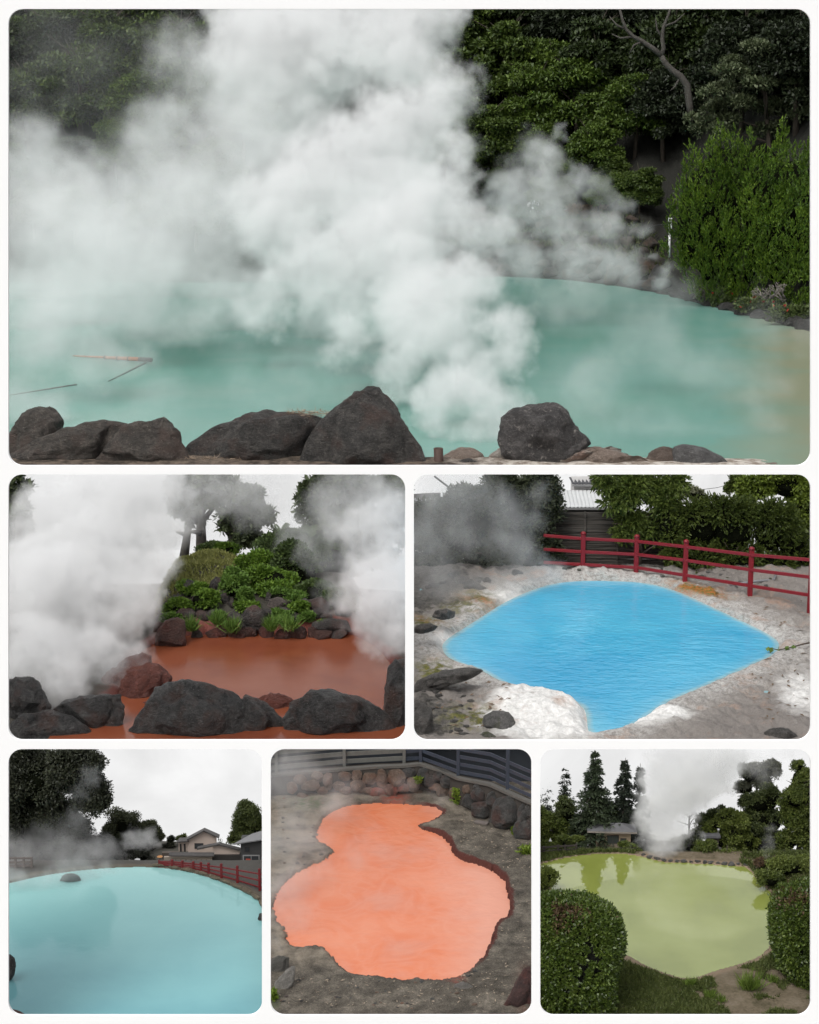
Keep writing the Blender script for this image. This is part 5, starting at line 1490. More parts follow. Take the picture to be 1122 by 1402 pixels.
# ================================================================ lower left: pale blue spring
def leafy_tree(name, label, cat, base, blobs, mat, n, size, seed, kp, bark, path=None, r0=0.12, limbs=8, up=0.1, aspect=0.5, shell=(0.35, 1.16), top=0.4, flat=0.85, k=15, lw=0.8, droop=0.0, part='crown', group=None, rs=(0.26, 0.52)):
    """blobs: (px, py, rx, ry, D)"""
    t = thing(name, label, cat, base, group)
    if path is None:
        topz = max(at(x, y, D)[2] for x, y, rx, ry, D in blobs)
        path = [base - [0, 0, 0.2], base + [0.02, 0, (topz - base[2]) * 0.5], base + [0, 0.02, (topz - base[2]) * 0.9]]
    trunk_mb(path, r0, r0 * 0.35, limbs, seed, length=np.linalg.norm(np.asarray(path[-1]) - path[0]) * 0.2).build('trunk', bark, t, True)
    lv = Leaves(); bl = []
    for i, (x, y, rx, ry, D) in enumerate(blobs):
        c = at(x, y, D); s = mpp(c); bl += crown_blobs(c, rx * s, rx * s * lw, ry * s, k, seed * 10 + i, rs, flat)
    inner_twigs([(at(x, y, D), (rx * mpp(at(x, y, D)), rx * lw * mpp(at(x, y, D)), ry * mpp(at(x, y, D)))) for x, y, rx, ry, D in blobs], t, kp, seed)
    lv.blobs(bl, int(n * 2.1), size, up=up, out=0.6, rnd=0.7, aspect=aspect, shell=shell, keep=kp, seed=seed, top=top, droop=droop)
    lv.build(part, mat, t)
    return t

def BL_scene():
    z = ZB
    kp = keeper(3, 1020, 365, 1397)
    pond = smooth_poly([(-60, 1225), (12, 1210), (60, 1199), (110, 1192), (160, 1188), (208, 1187.5), (247, 1191.5), (286, 1201.5), (316, 1213), (345, 1227), (358, 1237), (366, 1262), (400, 1300), (420, 1500), (-60, 1500)], 1)
    pw = poly_world(pond, z)
    def hfun(P):
        sd = sdist(P, pw)
        n1 = fbm(np.c_[P * 1.2, np.zeros(len(P))], 4, 14)
        return np.where(sd < 0, -0.3, 0) + (0.05 + 0.10 * sstep(73.4, 72.0, P[:, 1])) * sstep(-0.1, 0.15, sd) + n1 * 0.02 * sstep(0, .3, sd) - 0.75 * np.maximum(0, P[:, 1] - 73.65)
    BLh = lambda x, y: z + float(hfun(np.array([[x, y]]))[0])
    m, n, out = newmat('pale_spring_bank')
    a = attr_n(n, 'rim')
    c = ramp(n, mathn(n, 'ADD', a, mathn(n, 'MULTIPLY', mathn(n, 'SUBTRACT', noise_tex(n, 2.5, 5), .5), .6)), [(0.0, (0.11, 0.09, 0.065)), (0.35, (0.10, 0.085, 0.065)), (0.6, (0.07, 0.064, 0.058)), (1, (0.075, 0.07, 0.062))])
    princ(n, out, c, 0.85, bump(n, noise_tex(n, 6, 6, .7), .7, .05))
    ground_patch('spring_bank', z, -6, 365, 1080, 1398, 260, 420, hfun, m, {'rim': lambda P: np.clip(sdist(P, pw) / 0.6, 0, 1)})
    def grad(n, col):  # near side darker: vignette falloff put into the water colour
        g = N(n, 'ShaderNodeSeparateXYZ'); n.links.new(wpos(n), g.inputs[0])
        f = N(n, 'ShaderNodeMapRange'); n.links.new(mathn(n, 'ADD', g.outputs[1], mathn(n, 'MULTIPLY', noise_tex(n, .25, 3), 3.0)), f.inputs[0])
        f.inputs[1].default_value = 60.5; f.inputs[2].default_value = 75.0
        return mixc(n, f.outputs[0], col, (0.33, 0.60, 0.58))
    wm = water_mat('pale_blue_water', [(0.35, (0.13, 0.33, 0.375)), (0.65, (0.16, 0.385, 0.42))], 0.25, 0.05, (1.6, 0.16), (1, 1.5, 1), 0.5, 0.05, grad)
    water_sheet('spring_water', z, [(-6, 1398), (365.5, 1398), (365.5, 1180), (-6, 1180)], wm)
    # rocks
    st = rock_mat('pond_rock', (0.035, 0.032, 0.03), (0.14, 0.13, 0.12), None, 2.2, .9, .05, .7)
    RO = rock_outline
    RO('rock', 'dark rounded rock standing in the pale blue water at the left edge', [(3, 1340), (4, 1308), (14, 1307), (20, 1313), (22, 1322), (20, 1334), (12, 1345)], gnd(12, 1340, z)[1], st, 3, .9, sub=4)
    RO('rock', 'misty grey rock rising from the pale blue water near the far left shore', [(82, 1207), (85, 1199), (91, 1196), (101, 1196), (109, 1201), (111, 1207)], gnd(95, 1206, z)[1], rock_mat('misty_rock', (0.13, 0.15, 0.145), (0.2, 0.22, 0.21), None, 2, .8, .05), 4, .8, sub=4)  # haze put into this rock's pale grey-green colour
    RO('rock', 'brown stone at the right edge below the red fence', [(353, 1258), (356, 1251), (364, 1250), (365.5, 1260), (358, 1263)], gnd(358, 1260, z)[1], st, 5, .8, sub=3)
    RO('rock', 'reddish stone in the bottom left corner', [(3, 1398), (5, 1384), (14, 1382), (26, 1386), (34, 1391), (30, 1398)], gnd(15, 1394, z)[1], rock_mat('reddish_stone', (0.12, 0.05, 0.035), (0.24, 0.12, 0.09), None, 2, .7, .04), 6, .7, sub=3)
    # pale kerb stones edging the right bank
    kb = rock_mat('tan_kerb_stone', (0.14, 0.11, 0.075), (0.30, 0.25, 0.17), None, 3, .6, .03)
    edge = [(208, 1187), (228, 1188.5), (247, 1191), (268, 1196), (286, 1201), (302, 1207), (316, 1212.5), (332, 1219.5), (345, 1226.5), (356, 1234), (362, 1245)]
    for i in range(len(edge) - 1):
        a_, b_ = gnd(*edge[i], z), gnd(*edge[i + 1], z); L = np.linalg.norm(b_ - a_)
        ang = math.atan2(b_[1] - a_[1], b_[0] - a_[0])
        V, Fq = ico(3); P = rough_rock(facet(V.copy(), 800 + i, 8, .6, .9), 1, 800 + i, .06); P = P / np.abs(P).max(0) * [L * .52, .12, .09]
        P = P @ np.array([[math.cos(ang), math.sin(ang), 0], [-math.sin(ang), math.cos(ang), 0], [0, 0, 1]]) + (a_ + b_) / 2 + [0, 0, .10]
        tag(link('kerb_stone', mesh_np('kerb_stone', P, Fq), kb, None, True), 'tan stone edging the right bank of the pale blue spring', 'kerb stone', 'kerb stones along the right bank')
    # red fence on the right
    redp = simple('red_fence_paint', (0.15, 0.009, 0.011), 0.5, 0.3, 4, 0.2, 0.01)
    posts = [(218, 1185, 1179), (236, 1187, 1178.5), (250, 1188.5, 1180), (265, 1191, 1181), (275.5, 1193.5, 1182), (286, 1197, 1183), (303.5, 1203, 1184), (325.5, 1210, 1187), (356, 1221, 1191)]
    t = thing('red_fence', 'low red fence curving along the right bank of the pale blue spring', 'fence', gnd(286, 1196, z))
    pts = []
    for px, yb, yt in posts:
        b = gnd(px, yb, z + .1); D = b[1]; tp = at(px, yt, D); pts.append((b, tp))
        wdt = 0.07 if px < 230 else 0.11
        o = MB().bar(b - [0, 0, .2], [b[0], b[1], tp[2]], wdt, wdt, (0, 1, 0)).build('post', redp, t, False, .015)
        MB().tube([[b[0], b[1], tp[2] - .01], [b[0], b[1], tp[2] + .04], [b[0], b[1], tp[2] + .06]], [wdt * .62, wdt * .55, .02], 8).build('post_cap', redp, o, True)
    b_end = gnd(372, 1226.5, z + .1); pts.append((b_end, at(372, 1193, b_end[1])))
    for f in (.2, .5, .8):
        mb = MB()
        for (b, tp), (b2, tp2) in zip(pts[:-1], pts[1:]):
            A = b + (tp - b) * f; B = b2 + (tp2 - b2) * f
            if b2 is b_end: B = A + (B - A) * .5
            mb.bar(A, B, .04, .062)
        mb.build('rail', redp, t)
    gp = simple('grey_weathered_wood', (0.16, 0.14, 0.13), 0.85, 0.25, 4)
    t = thing('grey_fence', 'pale grey fence in the mist at the far left shore', 'fence', gnd(22, 1192, z))
    pp_ = []
    for px in (5, 22, 33, 44):
        b = gnd(px, 1192 - px * .03, z); tp = at(px, 1174, b[1]); pp_.append((b, tp)); MB().bar(b, [b[0], b[1], tp[2]], .09, .09, (0, 1, 0)).build('post', gp, t)
    for f in (.3, .6, .92):
        MB().bar(pp_[0][0] + (pp_[0][1] - pp_[0][0]) * f, pp_[-1][0] + (pp_[-1][1] - pp_[-1][0]) * f, .05, .08).build('rail', gp, t)
    # ------- buildings
    def px_box(mb, x0, y0, x1, y1, D, dep):
        a_, b_ = at(x0, y1, D), at(x1, y0, D)
        return mb.box((a_[0], D, a_[2]), (b_[0], D + dep, b_[2]))
    pink = simple('pinkish_plaster', (0.56, 0.46, 0.40), 0.85, 0.08, 1.5, .1, .01)
    cream = simple('cream_wall', (0.40, 0.34, 0.28), 0.85, 0.1, 1.5, .1, .01)
    tile = simple('dark_roof_tile', (0.075, 0.07, 0.068), 0.6, 0.3, 6, .5, .03)
    dark = simple('dark_timber', (0.04, 0.036, 0.034), 0.7, 0.3, 5)
    glass = simple('dark_window_glass', (0.05, 0.055, 0.06), 0.15, 0.1, 1, 0, .01, .6)
    D = 78.2
    t = thing('gabled_house', 'pinkish two storey house with a dark gabled roof and one window', 'house', at(276, 1182, D))
    P = [at(x, y, D) for x, y in ((258, 1168), (296, 1168), (296, 1146), (279, 1138.5), (258, 1149))]
    Q = [p + [0, .3, 0] for p in P]
    link('wall', mesh_py('wall', P + Q, [(0, 1, 2, 3, 4), (9, 8, 7, 6, 5), (0, 5, 6, 1), (1, 6, 7, 2), (4, 9, 5, 0)]), pink, t)
    mb = MB()
    for A, B in (((256, 1150.5), (279.3, 1138.2)), ((279, 1138.2), (300, 1147.5))):
        a_, b_ = at(*A, D - .18), at(*B, D - .18); dv = np.array([0, .34, 0]); up = np.array([0, 0, .035])
        mb.add([a_ - up, b_ - up, b_ - up + dv, a_ - up + dv, a_ + up, b_ + up, b_ + up + dv, a_ + up + dv], [(3, 2, 1, 0), (4, 5, 6, 7), (0, 1, 5, 4), (1, 2, 6, 5), (2, 3, 7, 6), (3, 0, 4, 7)])
    r_ = mb.build('roof', tile, t)
    MB().tube([at(279.2, 1138, D - .2), at(279.2, 1137, D - .2)], .05, 6).build('finial', tile, r_)
    f = px_box(MB(), 266.5, 1155, 278.5, 1162.5, D - .03, .04).build('window', dark, t)
    px_box(MB(), 267.6, 1156, 272.2, 1161.5, D - .045, .012).build('pane', glass, f); px_box(MB(), 273, 1156, 277.5, 1161.5, D - .045, .012).build('pane', glass, f)
    px_box(MB(), 245, 1152, 257.5, 1168, D + .1, .4).build('side_wall', pink, t)
    mb = MB(); a_, b_, c_, d_ = at(242, 1154, D - .1), at(259, 1153, D - .1), at(259, 1148, D + .35), at(246, 1148.5, D + .35)
    up = np.array([0, 0, .05]); mb.add([a_, b_, c_, d_, a_ + up, b_ + up, c_ + up, d_ + up], [(3, 2, 1, 0), (4, 5, 6, 7), (0, 1, 5, 4), (1, 2, 6, 5), (2, 3, 7, 6), (3, 0, 4, 7)]); mb.build('side_roof', tile, t)
    px_box(MB(), 246.5, 1156, 248.5, 1168, D + .05, .04).build('timber_post', dark, t); px_box(MB(), 252, 1156, 254, 1168, D + .05, .04).build('timber_post', dark, t)
    # annex with the low gable
    D = 77.3
    t = thing('annex_house', 'low pinkish annex with a shallow gable in front of the gabled house', 'house', at(310, 1180, D))
    P = [at(x, y, D) for x, y in ((292, 1176), (328, 1176), (328, 1165), (300, 1157.5), (292, 1160))]
    Q = [p + [0, .22, 0] for p in P]
    link('wall', mesh_py('wall', P + Q, [(0, 1, 2, 3, 4), (9, 8, 7, 6, 5), (0, 5, 6, 1), (1, 6, 7, 2), (4, 9, 5, 0)]), pink, t)
    mb = MB()
    for A, B in (((270, 1163), (300, 1157)), ((299.5, 1157), (330, 1165))):
        a_, b_ = at(*A, D - .15), at(*B, D - .15); dv = np.array([0, .26, 0]); up = np.array([0, 0, .035])
        mb.add([a_ - up, b_ - up, b_ - up + dv, a_ - up + dv, a_ + up, b_ + up, b_ + up + dv, a_ + up + dv], [(3, 2, 1, 0), (4, 5, 6, 7), (0, 1, 5, 4), (1, 2, 6, 5), (2, 3, 7, 6), (3, 0, 4, 7)])
    mb.build('roof', tile, t)
    px_box(MB(), 290, 1171, 330, 1186, D - .1, .3).build('dark_base', dark, t)
    # long roofed wall
    D = 77.0
    t = thing('roofed_wall', 'long cream garden wall with a tiled roof behind the red fence', 'wall', at(255, 1185, D))
    px_box(MB(), 225, 1174, 290, 1190, D, .15).build('wall_face', cream, t)
    mb = MB(); a_, b_ = at(231, 1173, D - .15), at(293, 1173.5, D - .15); c_, d_ = b_ + [0, .22, .08], a_ + [0, .22, .08]; up = np.array([0, 0, .05])
    mb.add([a_, b_, c_, d_, a_ + up, b_ + up, c_ + up, d_ + up], [(3, 2, 1, 0), (4, 5, 6, 7), (0, 1, 5, 4), (1, 2, 6, 5), (2, 3, 7, 6), (3, 0, 4, 7)]); mb.build('roof', tile, t)
    for x in (233, 240, 247, 254, 261, 268, 275, 282): px_box(MB(), x, 1177.2, x + 1.6, 1178.6, D - .012, .02).build('vent_hole', dark, t)
    px_box(MB(), 222, 1168, 245, 1176, D + .4, .2).build('upper_wall', simple('brown_board', (0.12, 0.10, 0.085), .8), t)
    # dark building on the right
    D = 75.3
    t = thing('ticket_building', 'dark grey building with a grey roof and glazed shop front at the right edge', 'building', at(345, 1195, D))
    gw_ = simple('dark_grey_wall', (0.07, 0.07, 0.07), .8, .15, 2)
    mbw = MB(); px_box(mbw, 330.5, 1153, 365, 1200, D, .8); mbw.build('wall', gw_, t)
    mb = MB(); a_, b_ = at(319.5, 1157, D - .25), at(365.5, 1150, D - .25); c_, d_ = at(365.5, 1137, D + .6), at(345, 1143, D + .6); up = np.array([0, 0, .05])
    mb.add([a_, b_, c_, d_, a_ + up, b_ + up, c_ + up, d_ + up], [(3, 2, 1, 0), (4, 5, 6, 7), (0, 1, 5, 4), (1, 2, 6, 5), (2, 3, 7, 6), (3, 0, 4, 7)]); mb.build('roof', simple('grey_sheet_roof', (0.2, 0.2, 0.205), .5, .1), t)
    f = px_box(MB(), 335, 1160, 342, 1167, D - .02, .03).build('window', dark, t); px_box(MB(), 336, 1161, 341, 1166, D - .035, .012).build('pane', glass, f)
    fr = simple('pale_metal_frame', (0.35, 0.35, 0.35), .4)
    o = px_box(MB(), 333, 1171, 355.5, 1195, D - .03, .02).build('shop_front', fr, t)
    px_box(MB(), 334.5, 1172.5, 343.5, 1194, D - .045, .012).build('pane', glass, o); px_box(MB(), 345, 1172.5, 354, 1194, D - .045, .012).build('pane', glass, o)
    px_box(MB(), 337, 1176, 343, 1181, D - .06, .01).build('poster', simple('red_poster', (0.5, 0.08, 0.05), .6), o)
    px_box(MB(), 338, 1183, 342, 1188, D - .06, .01).build('notice', simple('white_notice', (0.6, 0.58, 0.55), .6), o)
    # umbrellas / stalls far off
    wc = simple('white_canvas', (0.7, 0.7, 0.7), .7); oc = simple('orange_canvas', (0.6, 0.3, 0.12), .7)
    for (x, y, mt, lab) in ((188, 1178, wc, 'tiny white umbrella at the far shore in the mist, beside its taller twin'), (177, 1180, wc, 'tiny low white umbrella at the far shore in the mist'), (219, 1174, oc, 'tiny pale orange parasol at the end of the red fence'), (85, 1179, oc, 'small yellow marker lantern in the mist at the left shore'), (133, 1181, wc, 'tiny white marker at the far left shore')):
        D = 76.2; b = at(x, y + 7, D); b[2] = BLh(b[0], b[1]); tp = at(x, y - 3, D); s = mpp(tp)
        t = thing('umbrella', lab, 'umbrella', b)
        MB().tube([b, tp], .018, 5).build('pole', dark, t)
        V = [tp] + [tp + np.array([math.cos(k * math.pi / 4) * 4.2 * s, math.sin(k * math.pi / 4) * 4.2 * s, -2.2 * s]) for k in range(8)]
        link('canopy', mesh_py('canopy', V, [(0, k + 1, (k + 1) % 8 + 1) for k in range(8)]), mt, t)
    # ------- trees
    bark = simple('wet_bark', (0.045, 0.04, 0.035), .9, .3, 4, .6, .02)
    dk = leaf_mat('dark_misty_leaves', (0.012, 0.014, 0.009), (0.028, 0.032, 0.018), (0.055, 0.062, 0.032), .8, .12)
    md = leaf_mat('far_tree_leaves', (0.018, 0.022, 0.012), (0.048, 0.055, 0.025), (0.09, 0.10, 0.045), .8, .2)
    gr = leaf_mat('round_tree_leaves', (0.022, 0.032, 0.01), (0.065, 0.085, 0.022), (0.13, 0.155, 0.045), .8, .2)
    b = at(40, 1190, 77.0)
    leafy_tree('dark_tree', 'huge dark overhanging tree filling the upper left', 'tree', b, [(40, 1070, 60, 50, 75.4), (100, 1060, 46, 44, 75.2), (60, 1130, 60, 40, 75.6), (120, 1090, 32, 34, 75.0), (20, 1110, 40, 60, 76), (140, 1100, 15, 16, 74.9), (90, 1130, 30, 24, 75.6), (110, 1040, 34, 26, 75.3), (30, 1035, 40, 30, 75.8)], dk, 62000, .14, 1, kp, bark, [b, at(40, 1140, 76.5), at(60, 1080, 75.8)], .3, 12)
    b = at(20, 1185, 77.4)
    leafy_tree('dark_hedge', 'dark misty thicket on the slope along the far left shore', 'hedge', b, [(20, 1160, 30, 24, 77.0), (60, 1155, 34, 24, 77.0), (100, 1150, 30, 26, 77.2), (130, 1158, 26, 22, 77.2), (160, 1166, 24, 14, 77.2), (85, 1172, 60, 10, 76.8), (190, 1172, 22, 9, 77.2), (10, 1140, 26, 40, 77.2), (30, 1150, 30, 30, 77.3), (5, 1170, 20, 20, 77)], leaf_mat('thicket_leaves', (0.016, 0.017, 0.013), (0.036, 0.038, 0.028), (0.065, 0.07, 0.048), .8, .12), 26000, .10, 2, kp, bark, [b, b + [0, 0, .8]], .1, 3, part='foliage')
    for i, (x, lab, bl) in enumerate([(172, 'broad round crowned tree in the middle of the far shore, half hidden by steam', [(170, 1130, 26, 22, 78.4), (155, 1140, 16, 16, 78.4), (186, 1138, 14, 16, 78.2), (170, 1150, 30, 18, 78.4)]), (208, 'smaller round tree right of the broad crowned one', [(205, 1135, 12, 12, 78.6), (214, 1146, 10, 14, 78.6), (200, 1150, 14, 14, 78.4)])]):
        b = at(x, 1180, 78.4); leafy_tree('round_tree', lab, 'tree', b, bl, md, 12000 if i == 0 else 6000, .10, 5 + i, kp, bark, None, .1, 8)
    b = at(234, 1182, 78.8); leafy_tree('small_conifer', 'small dark pointed tree left of the gabled house', 'tree', b, [(234, 1162, 9, 11, 78.8), (234, 1152, 6, 8, 78.8), (226, 1164, 6, 8, 78.8)], dk, 2400, .08, 9, kp, bark, None, .05, 4)
    b = at(247, 1170, 79.1); leafy_tree('small_tree', 'small yellow green tree rising behind the roof of the gabled house', 'tree', b, [(247, 1149, 7, 5, 79.1), (252, 1147, 4, 5, 79.1)], gr, 900, .08, 10, kp, bark, None, .05, 3)
    b = at(303, 1170, 79.1); leafy_tree('small_tree', 'little tree between the gabled house and the big round tree', 'tree', b, [(304, 1152, 7, 8, 79.1), (309, 1157, 5, 7, 79.1)], md, 900, .08, 11, kp, bark, None, .05, 3)
    b = at(342, 1185, 78.4); leafy_tree('round_tree', 'big round green tree at the right above the dark grey building', 'tree', b, [(345, 1115, 22, 20, 78.4), (330, 1128, 16, 18, 78.4), (355, 1130, 20, 26, 78.4), (336, 1146, 18, 16, 78.4), (322, 1148, 10, 12, 78.4)], gr, 20000, .10, 12, kp, bark, None, .14, 8)
    # white sign board under the dark tree, mist grey
    sky_sheet('BL', 79.6, -12, 366, 1018.5, 1230, -4)
BL_scene()
def BL_steam():
    cut = [edge_plane((0, 1018.5), (1122, 1018.5), (300, 1200)), edge_plane((365.5, 1020), (365.5, 1390), (100, 1200))]
    steam('steam', 'pale puff of steam rising in front of the round trees behind the pale blue spring',
          [(190, 1172, 16, 75.0), (185, 1155, 20, 75.2), (205, 1148, 16, 75.4), (180, 1142, 13, 75.5), (215, 1160, 12, 75.3), (170, 1165, 15, 75.1), (200, 1180, 14, 74.6)],
          0.85, SM, 1.8, 20, .55, .5, .8, cut, 50, 11, 5, .6, floor=ZB)
    steam('steam', 'grey steam drifting before the dark tree and thicket at the far left shore',
          [(40, 1170, 30, 74.0), (90, 1165, 34, 74.0), (130, 1165, 28, 74.2), (60, 1140, 30, 74.4), (110, 1120, 26, 74.3), (20, 1195, 24, 72.8), (70, 1190, 26, 73.2), (120, 1185, 24, 73.6), (160, 1180, 20, 74.0), (120, 1060, 22, 74.2), (110, 1085, 20, 74.2), (10, 1150, 24, 74.2), (30, 1185, 30, 73), (90, 1185, 30, 73.4), (140, 1175, 24, 74), (95, 1200, 22, 71.3), (40, 1205, 24, 71), (150, 1190, 24, 72.6), (10, 1205, 26, 70.6), (70, 1205, 24, 70.9), (120, 1198, 20, 71.8)],
          0.7, SM, 2.6, 34, .5, .35, 1.2, cut, 50, 12, 5, .5, floor=ZB)
# ================================================================ lower middle: orange spring in a cut basin
ZBM = 0.9
def BM_scene():
    z = ZBM
    kp = keeper(366, 1020, 733.5, 1397)
    q = lambda x, y: (365 + x / 3.032, 1015 + y / 3.032)
    raw = [(205, 410), (215, 360), (250, 310), (330, 270), (430, 258), (520, 262), (600, 265), (680, 268), (720, 285), (735, 297), (700, 325), (650, 345), (628, 352), (635, 366), (700, 380), (740, 402), (765, 440), (778, 478), (830, 502), (900, 522), (960, 552), (990, 590), (1010, 650), (1012, 700), (1005, 745), (960, 765), (945, 800), (930, 860), (895, 925), (850, 965), (800, 1000), (740, 1010), (680, 1000), (620, 985), (570, 1000), (530, 985), (470, 980), (400, 975), (345, 965), (300, 925), (260, 880), (235, 855), (190, 850), (130, 860), (90, 840), (75, 780), (35, 740), (30, 660), (55, 610), (110, 560), (170, 525), (230, 500), (265, 480), (290, 455), (240, 430)]
    pond = smooth_poly([q(*p) for p in raw], 1)
    pw = poly_world(pond, z)
    # ragged edge
    def sdn(P):
        P3 = np.c_[P, np.zeros(len(P))]
        return sdist(P, pw) + 0.07 * fbm(P3 * 3.0, 3, 21) + 0.06 * fbm(P3 * 10, 3, 22)
    def pxy(P): return proj(np.c_[P, np.full(len(P), z)])
    def hfun(P):
        sd = sdn(P); X, Y = pxy(P)
        n1 = fbm(np.c_[P * 1.5, np.zeros(len(P))], 4, 23); n2 = fbm(np.c_[P * 7, np.zeros(len(P))], 3, 24)
        lipr = sstep(560, 620, X) * sstep(1120, 1140, Y)      # undercut ledge on the right
        return np.where(sd < 0, -0.35, 0) + sstep(-0.06, 0.06 + 0.10 * (1 - lipr), sd) * (0.10 + 0.17 * lipr) + (n1 * .04 + n2 * .018) * sstep(0.02, .3, sd)
    BMh = lambda x, y: z + float(hfun(np.array([[x, y]]))[0])
    m, n, out = newmat('gritty_ground')
    a = attr_n(n, 'rim'); nf = noise_tex(n, 14, 6, .7); ns = noise_tex(n, 1.3, 5, .6)
    lt = attr_n(n, 'pale')
    c = ramp(n, mathn(n, 'ADD', mathn(n, 'MULTIPLY', ns, .6), mathn(n, 'MULTIPLY', nf, .4)), [(0.38, (0.035, 0.029, 0.022)), (0.5, (0.10, 0.086, 0.068)), (0.63, (0.23, 0.20, 0.16))])
    gr_ = noise_tex(n, 45, 4, .75)
    c = mixc(n, ramp(n, gr_, [(.38, (.7, .7, .7)), (.5, (0, 0, 0))]), c, (0.022, 0.019, 0.015))
    c = mixc(n, ramp(n, gr_, [(.56, (0, 0, 0)), (.66, (.6, .6, .6))]), c, (0.30, 0.27, 0.22))
    c = mixc(n, mathn(n, 'MULTIPLY', lt, ramp(n, ns, [(.35, (0.2, 0.2, 0.2)), (.65, (1, 1, 1))])), c, (0.28, 0.235, 0.18))
    # wet red-brown face just above the water
    aa = mathn(n, 'ADD', a, mathn(n, 'MULTIPLY', mathn(n, 'SUBTRACT', nf, .5), .12))
    wet = mathn(n, 'MULTIPLY', ramp(n, aa, [(0.0, (1, 1, 1)), (0.13, (1, 1, 1)), (0.17, (0, 0, 0))]), attr_n(n, 'ledge'))
    c = mixc(n, wet, c, (0.075, 0.022, 0.016))
    rd = mathn(n, 'MULTIPLY', attr_n(n, 'red'), ramp(n, noise_tex(n, 3, 5, .65), [(.38, (0, 0, 0)), (.5, (1, 1, 1))]))
    c = mixc(n, rd, c, (0.22, 0.06, 0.04))
    g2 = mathn(n, 'MULTIPLY', attr_n(n, 'green'), ramp(n, noise_tex(n, 4, 5, .65), [(.4, (0, 0, 0)), (.6, (1, 1, 1))]))
    c = mixc(n, g2, c, (0.06, 0.10, 0.035))
    princ(n, out, c, .8, bump(n, mathn(n, 'ADD', mathn(n, 'MULTIPLY', noise_tex(n, 22, 5, .75), 0.6), nf), 1.0, .045), .3)
    G = lambda X, Y, x, y, a_, b_: np.exp(-(((X - x) / a_) ** 2 + ((Y - y) / b_) ** 2))
    def pale(P):
        X, Y = pxy(P); return np.clip(1 - sstep(430, 580, X + (Y - 1200) * -.1), 0, 1) * sstep(1340, 1300, Y) * .9 + .5 * G(X, Y, 590, 1120, 60, 26)
    def red(P):
        X, Y = pxy(P); return np.clip(1.5 * G(X, Y, 541, 1094, 16, 8) + .6 * G(X, Y, 722, 1365, 12, 26) + .9 * G(X, Y, 625, 1350, 10, 6), 0, 1)
    def green(P):
        X, Y = pxy(P); return np.clip(1.2 * G(X, Y, 425, 1103, 22, 9) + G(X, Y, 373, 1375, 8, 14), 0, 1)
    ground_patch('basin_ground', z, 366, 733.5, 1072, 1398, 330, 240, hfun, m, {'rim': lambda P: np.clip(sdn(P) * .5 + .06, 0, 1), 'pale': pale, 'ledge': lambda P: np.clip(.25 + sstep(560, 600, pxy(P)[0]) * sstep(1345, 1300, pxy(P)[1]), 0, 1), 'red': red, 'green': green})
    def grad(n, col):
        g = N(n, 'ShaderNodeSeparateXYZ'); n.links.new(wpos(n), g.inputs[0])
        s = mathn(n, 'ADD', g.outputs[0], mathn(n, 'MULTIPLY', mathn(n, 'SUBTRACT', noise_tex(n, .6, 4, .6), .5), 3.2))
        f = N(n, 'ShaderNodeMapRange'); n.links.new(s, f.inputs[0]); f.inputs[1].default_value = 0.8; f.inputs[2].default_value = 3.0
        col = mixc(n, f.outputs[0], col, (0.65, 0.29, 0.20))
        sw = noise_tex(n, 0.55, 3, .5, None, 1.6)
        return mixc(n, ramp(n, sw, [(.36, (0, 0, 0)), (.5, (.2, .2, .2)), (.64, (0, 0, 0))]), col, (0.70, 0.33, 0.225))
    wm = water_mat('orange_mud_water', [(0.36, (0.60, 0.22, 0.135)), (0.5, (0.64, 0.185, 0.085)), (0.64, (0.66, 0.22, 0.115))], 0.35, 0.22, (1.1, 0.35), (1, 1.3, 1), 0.5, 0.08, grad)
    water_sheet('spring_water', z, [(366, 1398), (733.5, 1398), (733.5, 1085), (366, 1085)], wm)
    # boulder wall round the back, pale on the left, dark and wet on the right
    brown = rock_mat('warm_wall_stone', (0.10, 0.065, 0.045), (0.27, 0.19, 0.14), (0.22, 0.11, 0.07), 2.4, .9, .04, .7)
    grey = rock_mat('dark_wall_stone', (0.03, 0.03, 0.029), (0.15, 0.145, 0.135), (0.10, 0.055, 0.045), 2.4, .9, .04, .5)
    reds = rock_mat('red_flecked_stone', (0.12, 0.055, 0.04), (0.26, 0.15, 0.11), (0.30, 0.07, 0.045), 3.4, .9, .04, .6)
    RO = rock_outline
